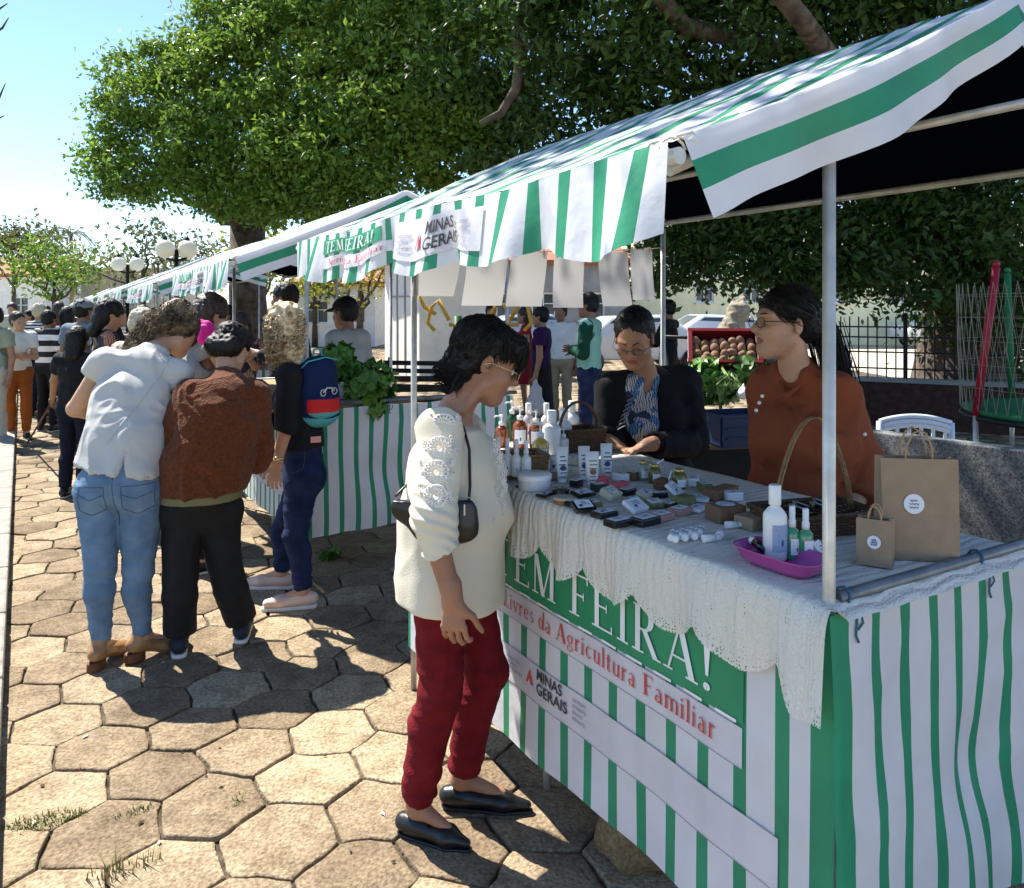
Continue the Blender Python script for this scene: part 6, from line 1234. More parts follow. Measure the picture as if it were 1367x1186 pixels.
sdfobj('sleeves', arm_p(J, 'L', .02, 1.9)+arm_p(J, 'R', .02, 1.9), .010, c_dgreen, o, loc, folds(.006, 9, 9, 4))
folk('person in red shirt seen between the hanging sheets', 655, 12.5, 190, 1.66, sk1, .012, top=c_rd, sleeve=.6, pants=c_dk, hair=h_blk)
folk('woman in red dress beyond the woman in purple', 700, 11.5, 90, 1.60, sk1, .012, top=c_rd, sleeve=.3, skirt=(c_rd, .5), hair=h_brn, hairkind='long')
folk('dark silhouetted person behind the rear leg of the nearest stall', 892, 10.8, 60, 1.70, sk3, .012, top=c_black, sleeve=1.2, pants=c_black, hair=h_blk, arms=('fwd', 'fwd'))
# ---------------------------------------------------------------- goods on the nearest counter
TZ = 1.001
m_lab = M('label_white', (.74, .75, .80), .5, .03); m_ink = M('label_ink', (.06, .08, .20), .6); m_wpls = M('white_plastic_gloss', (.78, .78, .78), .3, .03, spec=.5); m_amber = M('amber_liquid', (.20, .045, .012), .15, .1, spec=.6, coat=.5); m_gliq = M('green_liquid', (.05, .26, .13), .15, .1, spec=.6, coat=.5); m_yliq = M('yellow_liquid', (.62, .40, .07), .2, .1, spec=.6, coat=.5)
m_dgl = M('dark_bottle', (.012, .012, .014), .15, .1, coat=.5); m_oliv = M('olive_oil', (.12, .12, .02), .12, .1, coat=.7); m_goldlid = M('gold_lid', (.60, .45, .18), .3, .05, metal=.8); m_kraft = M('kraft_paper', (.31, .222, .145), .85, .08, 30, .2, 60); m_kraftd = M('kraft_card', (.20, .115, .065), .85, .1, 30); m_wick = M('wicker', (.26, .16, .075), .7, .35, 60, .6, 120); m_wickd = M('wicker_dark', (.10, .055, .03), .7, .35, 60, .6, 120)
m_pinkb = M('pink_card', (.70, .12, .14), .5); m_mag = M('magenta_plastic', (.42, .06, .28), .25, .05, spec=.5, coat=.3); m_glas = M('clear_glass', (.30, .34, .30), .08, .05, coat=.6)
def lines(mb, fn, w, h, n, seed=0):
    g = random.Random(seed)
    for i in range(n):
        z = h*(.8-.62*i/max(1, n-1)); a = -w*.5*(.5+.4*g.random()); b = w*.5*(.5+.4*g.random()); t = h*.035
        mb.add([fn(a, z), fn(b, z), fn(b, z+t), fn(a, z+t)], [(0, 1, 2, 3)])
def wraplabel(parent, r, z0, z1, yaw, w=1.5, mark=True, mat=None, seed=0):
    """paper label wrapped on a bottle, with a few printed lines"""
    fn = lambda a, z, d=.0006: V3((r+d)*math.sin(a+yaw), -(r+d)*math.cos(a+yaw), z)
    mb = MB(); n = 8; mb.add([fn(-w/2+w*i/n, z) for z in (z0, z1) for i in range(n+1)], [(i, i+1, n+2+i, n+1+i) for i in range(n)]); lb = mb.build('label', mat or m_lab, parent)
    if mark:
        mb = MB(); h = z1-z0; lines(mb, lambda a, z: fn(a, z0+z, .0013), w*.8, h, 4, seed); k = 5; mb.add([fn(.22*math.cos(x)*.8*w*.35/.3*.3, z0+h*.34+h*.14*math.sin(x), .0013) for x in [i*6.283/8 for i in range(8)]], [tuple(range(8))]); mb.build('print', m_ink, lb)
    return lb
CAMY = math.radians(0)
def bottle(px, py, r, h, mat, label, kind='screw', cap=None, lab=True, labmat=None, rz=None, z=TZ, cat='bottle', group=None, name='bottle', neck=.35, yaw=None):
    c = P(px, py, z); t = thing(name, label, cat, c, 0, group); cap = cap or m_wpls; yaw = yaw if yaw is not None else -math.atan2(c.x, c.y)*-1
    hb = h*(1-.0)*{'screw': .72, 'pump': .66, 'spray': .60, 'jar': .8}[kind]
    mb = MB(); mb.lathe([(r*.9, 0), (r, .004), (r, hb*.80), (r*.93, hb*.86), (r*.6, hb*.95), (r*neck*1.1, hb), (r*neck*1.1, hb+h*.03)], (0, 0, 0), 20); mb.build('body', mat, t)
    z0 = hb+h*.03; mb = MB()
    if kind == 'screw': mb.lathe([(r*.5, z0-h*.02), (r*.52, z0), (r*.52, h*.985), (r*.45, h)], (0, 0, 0), 16)
    elif kind == 'pump':
        mb.lathe([(r*.45, z0-.003), (r*.45, z0+h*.08), (r*.2, z0+h*.09), (r*.12, z0+h*.10), (r*.12, h*.93), (r*.3, h*.93), (r*.28, h)], (0, 0, 0), 14); mb.tube([(0, 0, h*.965), (-r*.9, -r*.3, h*.965), (-r*1.15, -r*.4, h*.93)], r*.13, 7)
    elif kind == 'spray':
        mb.lathe([(r*.5, z0-.003), (r*.5, z0+h*.10), (r*.40, z0+h*.11), (r*.42, h*.97), (r*.36, h)], (0, 0, 0), 14)
    mb.build('cap', cap, t)
    if lab: wraplabel(t, r, hb*.18, hb*.68, yaw, 1.7, True, labmat, int(px))
    return t
G1 = 'bottles at the far end of the counter'
bottle(669, 596, .026, .13, m_amber, 'short amber pump bottle, leftmost at the back of the counter', 'pump', labmat=None, lab=False, group=G1)
bottle(683, 588, .025, .17, M('dark_green_liquid', (.02, .07, .03), .2, coat=.5), 'dark green pump bottle just behind the leftmost amber one', 'pump', lab=False, group=G1)
bottle(694, 598, .030, .17, m_amber, 'tall amber pump bottle between the green and the clear bottles', 'pump', group=G1)
bottle(705, 590, .024, .165, M('lilac_liquid', (.45, .42, .46), .2, coat=.4), 'pale lilac bottle with white cap behind the amber pumps', 'screw', group=G1)
bottle(715, 598, .028, .155, m_amber, 'amber bottle with white label right of the pale lilac one', 'pump', group=G1)
bottle(729, 592, .023, .17, m_wpls, 'slim white bottle behind the big white shampoo bottle', 'screw', group=G1)
bottle(736, 606, .036, .17, m_wpls, 'big white shampoo bottle with sloping shoulders by the yellow one', 'screw', lab=False, group=G1)
bottle(752, 598, .034, .16, m_wpls, 'white shampoo bottle left of the handled basket', 'screw', lab=False, group=G1)
bottle(763, 590, .030, .175, m_wpls, 'white shampoo bottle half hidden behind the handled basket', 'screw', lab=False, group=G1)
bottle(721, 626, .030, .165, m_yliq, 'yellow liquid pump bottle with white label beside the wicker tray', 'pump', group=G1)
bottle(752, 606, .020, .10, M('pearl_liquid', (.6, .6, .58), .3), 'small pump bottle in front of the white shampoo bottles', 'pump', lab=False, group=G1)
def wicker(name, label, c, rz, sx, sy, h, mat, handle=0, hx=True, cat='basket'):
    t = thing(name, label, cat, c, rz); mb = MB(); mb.box((0, 0, .004), (sx, sy, .008), bev=.002)
    for k in range(int(h/.0075)):
        z = .008+k*.0075; n = 40; pts = []
        for i in range(n+1):
            a = i/n*4; s_ = int(a) % 4; f = a-int(a); wv = .0018*(1 if (i+k) % 2 else -1); e = 1+.10*z/h; X, Y = sx/2*e+wv, sy/2*e+wv
            p = [(-X+2*X*f, -Y), (X, -Y+2*Y*f), (X-2*X*f, Y), (-X, Y-2*Y*f)][s_]; pts.append((p[0], p[1], z))
        mb.tube(pts, .0042, 5, caps=False)
    e = 1.11; mb.tube([(-sx/2*e, -sy/2*e, h), (sx/2*e, -sy/2*e, h), (sx/2*e, sy/2*e, h), (-sx/2*e, sy/2*e, h), (-sx/2*e, -sy/2*e, h)], .0065, 7); mb.build('weave', mat, t)
    if handle:
        mb = MB(); 
        for o_ in (-.004, .004): mb.tube([((sx/2*e)*math.cos(a) if hx else o_, o_ if hx else (sy/2*e)*math.cos(a), h*.6+handle*math.sin(a)**.8) for a in [math.pi*i/18 for i in range(19)]], .0045, 6)
        mb.build('handle', mat, t)
    return t
wt = wicker('wicker_tray', 'low pale wicker tray holding small spray bottles at the counter\'s far corner', P(683, 640, TZ)+V3(0, .06, 0), R(18), .20, .11, .072, m_wick)
for i, (px, py) in enumerate(((664, 632), (677, 634), (689, 636), (702, 637))):
    bottle(px, py, .0165, .12, m_wpls, ['leftmost small white spray bottle in the wicker tray', 'second small spray bottle from the left in the wicker tray', 'third small spray bottle from the left in the wicker tray', 'rightmost small spray bottle in the wicker tray'][i], 'spray', z=TZ+.02, group='small spray bottles in the wicker tray')
wicker('handled_basket', 'brown wicker basket with an arched handle in front of the floral shirt', P(772, 600, TZ), R(25), .16, .12, .085, m_wickd, .14)
def tubebox(px, py, w, h, label, rz=0, name='cream_tube', mat=None, dk=False):
    c = P(px, py, TZ); t = thing(name, label, 'tube', c, rz+R(8), 'white cream tubes standing on their caps'); mb = MB(); n = 14; prof = []
    for k, (z, a, b) in enumerate(((.012, w*.42, w*.36), (h*.3, w*.46, w*.33), (h*.7, w*.5, w*.16), (h, w*.52, .0012))): prof.append([(a*math.cos(2*math.pi*i/n), b*math.sin(2*math.pi*i/n), z) for i in range(n)])
    vs = sum(prof, []); fs = [(k*n+i, k*n+(i+1) % n, (k+1)*n+(i+1) % n, (k+1)*n+i) for k in range(3) for i in range(n)]+[tuple(range(n))[::-1], tuple(range(3*n, 4*n))]; mb.add(vs, fs, 0, True); mb.build('body', m_wpls, t)
    mb = MB(); mb.lathe([(w*.36, 0), (w*.38, .002), (w*.38, .0115), (w*.36, .0118)], (0, 0, 0), 16); mb.build('cap', m_wpls, t)
    mb = MB(); fn = lambda a, z: V3(a, -(w*.36*(1-z/h)+.0048), z); lines(mb, fn, w*.8, h*.9, 6, int(px)); k = 9
    mb.add([fn(w*.26*math.cos(x), h*.42+w*.22*math.sin(x)) for x in [i*6.283/k for i in range(k)]], [tuple(range(k))]); mb.build('print', m_ink if not dk else M('brown_print', (.30, .17, .09), .6), t)
tubebox(750, 644, .040, .115, 'white cream tube standing alone at the left of the tube group', R(4)); tubebox(779, 640, .038, .11, 'white cream tube behind the one with a brown drawing', R(-4)); tubebox(790, 648, .044, .108, 'cream tube printed with a brown drawing, front of the group', 0, dk=True); tubebox(809, 638, .040, .115, 'white cream tube with a leaf mark at the right of the group', R(3)); tubebox(738, 632, .024, .06, 'short white tube left of the lone cream tube', 0)
def tin(px, py, r, h, mat, lid, label, cat='tin', name='tin', top=None):
    c = P(px, py, TZ); t = thing(name, label, cat, c); mb = MB(); mb.lathe([(r*.96, 0), (r, .002), (r, h*.62), (r*.99, h*.64)], n=24); mb.build('body', mat, t); mb = MB(); mb.lathe([(r*1.03, h*.62), (r*1.04, h*.66), (r*1.04, h*.95), (r*.98, h)], n=24); l = mb.build('lid', lid, t)
    if top: mb = MB(); mb.lathe([(r*.8, h+.0006), (r*.8, h+.0014)], n=20); mb.build('label', top, l)
tin(713, 652, .052, .048, M('pale_jar', (.55, .56, .60), .3, coat=.3), m_wpls, 'wide white plastic jar at the near edge below the wicker tray', 'jar', 'jar'); tin(724, 632, .026, .014, m_steel, m_steel, 'small flat silver tin behind the wide white jar'); tin(748, 660, .026, .018, m_dgl, m_dgl, 'dark round tin right of the wide white jar', top=m_oliv)
tin(752, 672, .030, .02, m_kraftd, M('beige_lid', (.40, .36, .26), .6), 'beige-lidded round tin at the cloth\'s near edge')
def slab(px, py, sx, sy, h, mat, label, rz=0, lab=m_lab, tilt=0, cat='soap', name='soap_bar', z=TZ, group='wrapped soaps spread on the cloth', frac=.78, dot=False, roundlab=False):
    c = P(px, py, z); t = thing(name, label, cat, c, RZ+R(rz), group); mt = Matrix.Rotation(R(tilt), 3, 'X'); off = V3(0, 0, h/2+abs(math.sin(R(tilt)))*sy/2)
    mb = MB(); mb.box(off, (sx, sy, h), rot=mt, bev=.003); mb.build('wrap', mat, t)
    if lab:
        mb = MB(); f = lambda a, b, d: off+mt@V3(a, b, h/2+d)
        if roundlab: mb.add([f(frac*sy*.5*math.cos(x), frac*sy*.5*math.sin(x), .0008) for x in [i*.3927 for i in range(16)]], [tuple(range(16))])
        else: mb.add([f(-sx*frac/2, -sy*frac/2, .0008), f(sx*frac/2, -sy*frac/2, .0008), f(sx*frac/2, sy*frac/2, .0008), f(-sx*frac/2, sy*frac/2, .0008)], [(0, 1, 2, 3)])
        l = mb.build('label', lab, t); mb = MB(); g = random.Random(int(px))
        for i in range(3): y = sy*frac*(.22-.17*i); a = sx*frac*(.15+.2*g.random()); mb.add([f(-a, y, .0016), f(a, y, .0016), f(a, y+.0022, .0016), f(-a, y+.0022, .0016)], [(0, 1, 2, 3)])
        if dot: mb.add([f(-sx*.2+.006*math.cos(x), -sy*.18+.005*math.sin(x), .0016) for x in [i*.785 for i in range(8)]], [tuple(range(8))])
        mb.build('print', m_ink, l)
    return t
bk = m_dgl; cr_ = M('cream_soap', (.55, .50, .38), .6); gr_ = M('herb_soap', (.16, .17, .07), .7, .3, 60); pk_ = M('rose_soap', (.42, .24, .20), .6)
for a in [(778, 684, .062, .045, .016, bk, 'white-labelled black soap near the cloth edge, tilted up', -10, 22), (806, 690, .066, .045, .016, bk, 'white-labelled black soap right of the tilted one', 5, 0), (825, 702, .068, .045, .018, bk, 'black soap box with white label, nearest to the cloth edge', 4, 0), (861, 700, .072, .048, .020, bk, 'long black soap box right of the nearest one', 8, 0),
          (848, 684, .066, .050, .014, m_lab, 'soap packet with a big white card leaning up in the middle', 14, 28), (883, 694, .060, .045, .018, pk_, 'rosy-brown soap box behind the long black one', 10, 0), (907, 686, .062, .045, .018, pk_, 'rosy-brown soap box nearest to the green herb soap', 14, 0), (778, 662, .070, .042, .010, bk, 'flat dark packet with white card behind the tilted black soap', 6, 8),
          (799, 655, .045, .038, .022, M('dark_green_box', (.02, .05, .03), .5), 'dark green little box beside the flat dark packet', -8, 0), (769, 650, .040, .03, .022, bk, 'small dark box left of the dark green one', 20, 0), (815, 668, .060, .045, .022, cr_, 'round-labelled cream soap leaning in the middle', 20, 25), (862, 664, .060, .04, .014, cr_, 'cream soap with white label behind the big white card', 22, 12),
          (900, 662, .062, .050, .010, m_lab, 'white card packet propped beside the oil jars', 30, 38), (700, 655-4, .05, .03, .008, bk, 'thin dark packet left of the wide white jar', 10, 0), (935, 668, .055, .05, .010, m_lab, 'white card lying in front of the kraft boxes', 40, 0), (726, 662, .05, .035, .008, bk, 'thin dark packet in front of the wide white jar', 30, 0)]:
    px, py, sx, sy, h, mt, lb_, rz, ti = a; slab(px, py, sx, sy, h, mt, lb_, rz, tilt=ti, dot=px % 2 == 0, roundlab='round' in lb_)
for a in [(762, 674, .048, .036, .014, bk, 'dark soap between the beige-lidded tin and the tilted black soap', 15, 0), (790, 675, .05, .04, .012, gr_, 'olive soap just behind the tilted black soap', -12, 0), (836, 660, .055, .04, .018, bk, 'black packet behind the big white card', 12, 0), (873, 677, .055, .04, .014, gr_, 'olive soap with small card right of the big white card', -5, 10), (893, 676, .05, .04, .012, bk, 'black packet half hidden behind the rosy-brown soaps', 20, 0), (846, 672, .04, .035, .016, pk_, 'small rosy soap under the edge of the big white card', 0, 0), (930, 682, .05, .035, .012, m_lab, 'white card left of the round-labelled kraft box', 30, 0), (880, 664, .045, .03, .016, bk, 'small black packet in front of the brown gift bundle', -20, 0)]:
    px, py, sx, sy, h, mt, lb_, rz, ti = a; slab(px, py, sx, sy, h, mt, lb_, rz, tilt=ti)
slab(912, 674, .062, .045, .026, gr_, 'green herb soap block in clear wrap in front of the kraft boxes', 12, lab=None)
slab(800, 650-4, .07, .03, .022, m_pinkb, 'pink card box, left of the two', 12, lab=None, cat='box', name='pink_box', group='pink card boxes'); slab(824, 654, .075, .032, .024, m_pinkb, 'pink card box with a white end, right of the two', 10, lab=m_lab, cat='box', name='pink_box', group='pink card boxes', frac=.3)
slab(883, 652, .05, .035, .03, M('brown_cluster', (.16, .08, .04), .8, .5, 90), 'brown gift bundle at the foot of the oil jars', 20, lab=None, cat='gift', name='gift_bundle', group=None)
for i, (px, py, r, h) in enumerate(((858, 640, .019, .062), (873, 644, .021, .060), (906, 652, .023, .062), (865, 632, .016, .05))):
    t = thing('oil_jar', ['slim oil jar with gold lid, left of the oil jar cluster', 'green oil jar with a dropper in front of the cluster', 'green oil jar with swing lid standing apart on the right', 'little oil jar at the back of the cluster'][i], 'jar', P(px, py, TZ), 0, 'little oil jars with gold lids')
    mb = MB(); mb.lathe([(r, 0), (r, h*.7), (r*.75, h*.78), (r*.6, h*.82)], n=16); mb.build('glass', m_oliv if i in (1, 2) else m_glas, t); mb = MB(); mb.lathe([(r*.66, h*.82), (r*.72, h*.84), (r*.72, h*.98), (r*.6, h)], n=16); mb.build('lid', m_goldlid, t)
    if i in (1, 2): mb = MB(); mb.tube([(0, 0, h*.9), (.03, 0, h*1.25)] if i == 1 else [(-r, 0, h*.9), (-r*1.4, -.002, h*.5), (-r*1.3, -.002, 0.01)], .0026, 6); mb.build('dropper' if i == 1 else 'clip', m_wpls, t)
    wraplabel(t, r, h*.12, h*.5, .3, 1.4, False)
# kraft boxes
slab(962, 664, .12, .05, .030, m_kraftd, 'long dark kraft card box at the back of the row', 12, lab=None, cat='box', name='kraft_box', group='kraft card boxes'); slab(968, 694, .085, .070, .042, m_kraftd, 'kraft card box with round white label', -10, cat='box', name='kraft_box', group='kraft card boxes', frac=.75, roundlab=True); slab(1003, 704, .07, .06, .032, m_kraft, 'lighter kraft box touching the dark wicker basket', 5, lab=None, cat='box', name='kraft_box', group='kraft card boxes')
# bundle of lip balms
for i, (px, py, mt, lb_) in enumerate(((834, 634, cr_, 'cream box behind the tubes, left of the oil jars'), (846, 640, m_kraftd, 'little kraft box touching the slim oil jar'), (925, 648, m_lab, 'white box behind the swing-lid oil jar'), (940, 656, gr_, 'olive soap right of the swing-lid oil jar'), (828, 642, m_lab, 'white carton right of the leaf-marked tube'), (765, 620, cr_, 'cream carton in front of the handled basket'), (735, 640, m_kraft, 'tan carton behind the wide white jar'), (978, 668, m_lab, 'white card box behind the round-labelled kraft box'))):
    slab(px, py, .05, .035, .026, mt, lb_, i*23, group='small cartons at the back of the cloth', cat='box', name='carton')
for i in range(7):
    c = P(897+i*6.3, 719-.9*i+3*(i % 2), TZ); t = thing('lip_balm', ['leftmost', 'second', 'third', 'fourth', 'fifth', 'sixth', 'rightmost'][i]+' white lip balm tube in the bagged bundle', 'lip balm', c, RZ+R(40), 'lip balm tubes in a clear bag'); mb = MB(); mb.tube([(-.03, 0, .009), (.012, 0, .009)], .0082, 10); mb.build('tube', m_wpls, t); mb = MB(); mb.tube([(.0125, 0, .009), (.033, 0, .009)], .0084, 10); mb.build('cap', m_lab, t)
for px, py, rz, lb_ in ((948, 724, 20, 'short white vial lying left of the magenta tray'), (962, 718, 60, 'short white vial lying beyond the other loose vial'), (978, 706, 10, 'small white tub between the kraft boxes and the tray')):
    t = thing('vial', lb_, 'vial', P(px, py, TZ), R(rz), 'loose white vials'); mb = MB(); mb.tube([(-.02, 0, .010), (.012, 0, .010)], .0095, 10); mb.build('body', m_wpls, t); mb = MB(); mb.tube([(.0125, 0, .010), (.026, 0, .010)], .0075, 10); mb.build('cap', m_lab, t)
# magenta tray
tr = thing('plastic_tray', 'shallow magenta plastic tray at the counter\'s near corner', 'tray', P(1043, 757, TZ), RZ+R(2)); mb = MB()
def rr(sx, sy, z, n=32, p=4): return [(sx*abs(math.cos(a))**(2/p)*(1 if math.cos(a) > 0 else -1), sy*abs(math.sin(a))**(2/p)*(1 if math.sin(a) > 0 else -1), z) for a in [2*math.pi*i/n for i in range(n)]]
rings = [rr(.040, .078, .0), rr(.050, .092, .012), rr(.056, .103, .034), rr(.060, .108, .036), rr(.060, .108, .033), rr(.053, .100, .031), rr(.046, .088, .012), rr(.036, .074, .004)]; n = 32
mb.add(sum(rings, []), [(k*n+i, k*n+(i+1) % n, (k+1)*n+(i+1) % n, (k+1)*n+i) for k in range(7) for i in range(n)]+[tuple(range(n))[::-1], tuple(range(7*n, 8*n))], 0, True); mb.build('dish', m_mag, tr)
b = bottle(1034, 746, .026, .165, m_wpls, 'tall white shampoo bottle with animal label in the magenta tray', 'screw', z=TZ+.006, neck=.30, labmat=M('label_blue', (.30, .38, .55), .5), group='bottles in the magenta tray'); bottle(1057, 746, .0165, .118, m_gliq, 'left green spray bottle in the magenta tray', 'spray', z=TZ+.006, group='bottles in the magenta tray'); bottle(1075, 748, .0165, .115, m_gliq, 'right green spray bottle in the magenta tray', 'spray', z=TZ+.006, group='bottles in the magenta tray')
t = thing('dark_vial', 'little black bottle lying against the tall white one in the tray', 'bottle', P(1012, 738, TZ+.012), RZ+R(80), 'bottles in the magenta tray'); mb = MB(); mb.tube([(-.03, 0, .012), (.012, 0, .02)], .011, 12); mb.build('body', m_dgl, t); mb = MB(); mb.tube([(.0125, 0, .02), (.025, 0, .0225)], .009, 12); mb.build('cap', m_wpls, t)
slab(1096, 748, .030, .045, .006, m_lab, 'small white sachet leaning in the right end of the magenta tray', 20, tilt=55, cat='sachet', name='sachet', z=TZ+.008, group=None)
# dark basket with tall handle
wk = wicker('dark_basket', 'long dark wicker basket with very tall thin handle behind the tray', P(1086, 706, TZ), RZ+R(-14), .25, .15, .052, m_wickd)
mb = MB()
for o_ in (-.006, .003, .008): mb.tube([(-.118+.236*(i/20), o_, .03+.255*math.sin(math.pi*i/20)**.68) for i in range(21)], .0024, 5)
mb.build('handle', m_wick, wk)
for i, (dx, dy) in enumerate(((-.06, 0), (-.025, .015), (.01, -.01), (.045, .01))): q = Vector(wk.location)+Matrix.Rotation(RZ, 3, 'Z')@V3(dx, dy, .045); t = slab(0, 500, .03, .045, .010, bk, ['left', 'inner left', 'inner right', 'right'][i]+' dark labelled packet inside the long dark basket', 60, tilt=20, cat='packet', name='packet', group='dark packets in the long basket'); t.location = q
# kraft bags
def kbag(px, py, w, d, h, label, rz, stick):
    t = thing('paper_bag', label, 'paper bag', P(px, py, TZ), RZ+R(rz), 'kraft paper bags with string handles'); mb = MB(); e = 1.04; W, Dp = w/2, d/2; pinch = .55; zz = [0, h*.12, h*.5, h]; vs = []
    for z in zz:
        f = z/h; dd = Dp*(1-(1-pinch)*f); ww = W*(1+(e-1)*f-.0)
        vs += [(-ww, -dd, z), (0, -dd-.002*f, z), (ww, -dd, z), (ww-.018*f*(d/.08), 0, z-.0*f), (ww, dd, z), (0, dd, z), (-ww, dd, z), (-ww+.018*f*(d/.08), 0, z)]
    fs = [(k*8+i, k*8+(i+1) % 8, (k+1)*8+(i+1) % 8, (k+1)*8+i) for k in range(3) for i in range(8)]+[tuple(range(8))[::-1]]; mb.add(vs, fs); mb.build('bag', m_kraft, t)
    for y in (-1, 1):
        mb = MB(); yy = y*Dp*pinch*.8; mb.tube([(-W*.38, yy, h*.9), (-W*.34, yy*1.2, h*1.12), (-W*.18, yy*1.3, h*1.25), (0, yy*1.35, h*1.29), (W*.18, yy*1.3, h*1.25), (W*.34, yy*1.2, h*1.12), (W*.38, yy, h*.9)], .0022, 6); mb.build('handle', M('kraft_string', (.42, .27, .14), .8), t)
    sx_, sz_, r = stick; mb = MB(); f = lambda a, b, o_: V3(sx_+a, -Dp*(1-(1-pinch)*(sz_+b)/h)-.0035-o_, sz_+b); mb.add([f(r*math.cos(x), r*math.sin(x), 0) for x in [i*.2618 for i in range(24)]], [tuple(range(24))]); l = mb.build('sticker', m_lab, t); mb = MB(); g = random.Random(3)
    for i in range(3):
        a = r*(.3+.3*g.random()); z = r*(.35-.35*i); pts = [f(-a+2*a*k/8, z+.0025*math.sin(k*2.3+i), .0012) for k in range(9)]; mb.tube(pts, .0007, 4)
    mb.build('print', m_ink, l); return t
kbag(1168, 752, .072, .052, .100, 'small kraft paper bag with round white sticker', -62, (.0, .052, .014)); kbag(1222, 742, .160, .075, .225, 'large kraft paper bag with round white sticker behind the small one', -38, (-.015, .125, .022))
# hanging sheets
sh0 = S(2.0, 0, 1.845); sh1 = S(2.0, 1.35, 1.875); m_sheet = M('paper_sheet', (.62, .60, .60), .8, .04, 3, .1, 20, trans=.25); mb = MB(); mb.tube([sh0.lerp(sh1, i/10)-V3(0, 0, .03*math.sin(math.pi*i/10)) for i in range(11)], .0022, 5); mb.solo('string', m_rope, 'thin string tied between the two far legs of the nearest stall', 'string')
for i, (a, sk, wd, hg, ex) in enumerate(((590, -14, .20, .25, 'leftmost hanging sheet, slanting to the left'), (651, -7, .20, .28, 'second hanging sheet from the left'), (706, -6, .19, .28, 'third hanging sheet, above the woman in purple'), (759, -1, .17, .29, 'fourth hanging sheet, hanging straight'), (817, 5, .18, .30, 'fifth hanging sheet, leaning to the right'), (855, 2, .14, .28, 'rightmost hanging sheet, nearest to the rear leg'))):
    f = .5
    for _ in range(30):
        p = sh0.lerp(sh1, f); x = CX+p.x/p.y*F; f += (a-x)/400
    hg *= .88; p = sh0.lerp(sh1, f)-V3(0, 0, .03*math.sin(math.pi*f)+.004); dr = (sh1-sh0).normalized(); n_ = V3(dr.y, -dr.x, 0); ca, sa = math.cos(R(sk)), math.sin(R(sk))
    t = thing('hanging_sheet', ex+', blank grey back', 'paper sheet', p, 0, 'blank paper sheets hung on a string'); o_ = gridmesh('sheet', [wd*(k/8-.5) for k in range(9)], [hg*k/8 for k in range(9)], lambda u, v: dr*(u*1.0+v*sa)+n_*(.012*math.sin(v*12+i)*v/.28+.02*u*u/.01*.3)+V3(0, 0, -v*ca-u*.02), [m_sheet], None, t)
    mb = MB()
    for k in (-.4, .4): mb.box(dr*(wd*k)+V3(0, 0, .0), (.008, .012, .03), rz=RZ, bev=.002)
    mb.build('clothes_peg', m_rope, t)
# ---------------------------------------------------------------- second stall goods
m_let = leafmat('lettuce_leaf', (.05, .16, .02), (.14, .30, .05), .2)
def lettuce(label, c, r, n, seed, sz=.07, mat=None, name='lettuce', cat='lettuce', flat=1.0):
    g = np.random.default_rng(seed); V = []; Fc = []; k = 0; tone = []
    for i in range(n):
        d = g.normal(size=3); d /= np.linalg.norm(d); p = d*r*(.35+.65*g.random())*[1, 1, flat]; a = np.cross(d, g.normal(size=3)); a /= np.linalg.norm(a); b = np.cross(d, a); s = sz*(.6+.8*g.random()); m_ = 5
        tn = g.random(); ring = []
        for j in range(9):
            an = j/9*6.283; q = p+(a*math.cos(an)+b*math.sin(an))*s*.5*(1+.15*math.sin(an*5))+d*s*.22*math.sin(an*4+i)*1.0; ring.append(q)
        V.append(p-d*s*.15); V += ring; Fc += [(k, k+1+j, k+1+(j+1) % 9, k) for j in range(9)]; tone += [tn]*9; k += 10
    me = bpy.data.meshes.new(name); me.from_pydata([tuple(v) for v in V], [], [f[:3] for f in Fc]); me.polygons.foreach_set('use_smooth', [True]*len(Fc)); at = me.attributes.new('tone', 'FLOAT', 'FACE'); at.data.foreach_set('value', np.array(tone, np.float32)); o = link(name, me, [mat or m_let]); o.location = c; return tag(o, label, cat)
lettuce('curly green lettuce heap beside the capped man\'s arm', D(452, 484, 5.0), .13, 150, 1, .07); lettuce('curly green lettuce heap spilling over the second stall\'s end rail', D(492, 515, 4.85), .17, 240, 2, .07, flat=1.0); lettuce('lettuce leaves dangling below the end rail of the second stall', D(500, 545, 4.78), .07, 60, 3, .06)
lettuce('torn green leaf lying on the paving under the second stall', P(440, 741, .02), .06, 10, 4, .07, flat=.3)
for i, (px, py, c, ex) in enumerate(((345, 500, m_wpls, 'white plastic box'), (360, 520, m_lab, 'white bag of produce'), (330, 515, M('tray_grey', (.3, .3, .32), .5), 'grey tray'), (350, 485, cr_, 'cream cardboard box'))):
    p = S(3.9+.35*i, .25+.1*i, 1.0); mb = MB(); mb.box((0, 0, .04), (.2, .16, .08), bev=.01); mb.box((0, 0, .083), (.205, .165, .012), bev=.004); o = mb.build('box', c); o.location = p; o.rotation_euler = (0, 0, RZ); tag(o, ex+' on the second stall\'s counter', 'box')
# cloth flower / pink glove held up near the cardigan woman
o = sdfobj('pink_cloth', [seg(V3(0, 0, 0), V3(.01, 0, .05), .035, .045, k=.02), seg(V3(.02, 0, .04), V3(.05, 0, .0), .03, .02, k=.02), seg(V3(-.01, 0, .05), V3(-.02, 0, .09), .02, .015, k=.02)], .006, M('hot_pink', (.75, .02, .28), .7), None, (0, 0, 0), folds(.012, 18, 18, 5)); o.location = D(272, 452, 4.45); tag(o, 'hot pink cloth bundle above the cardigan woman\'s head', 'cloth')
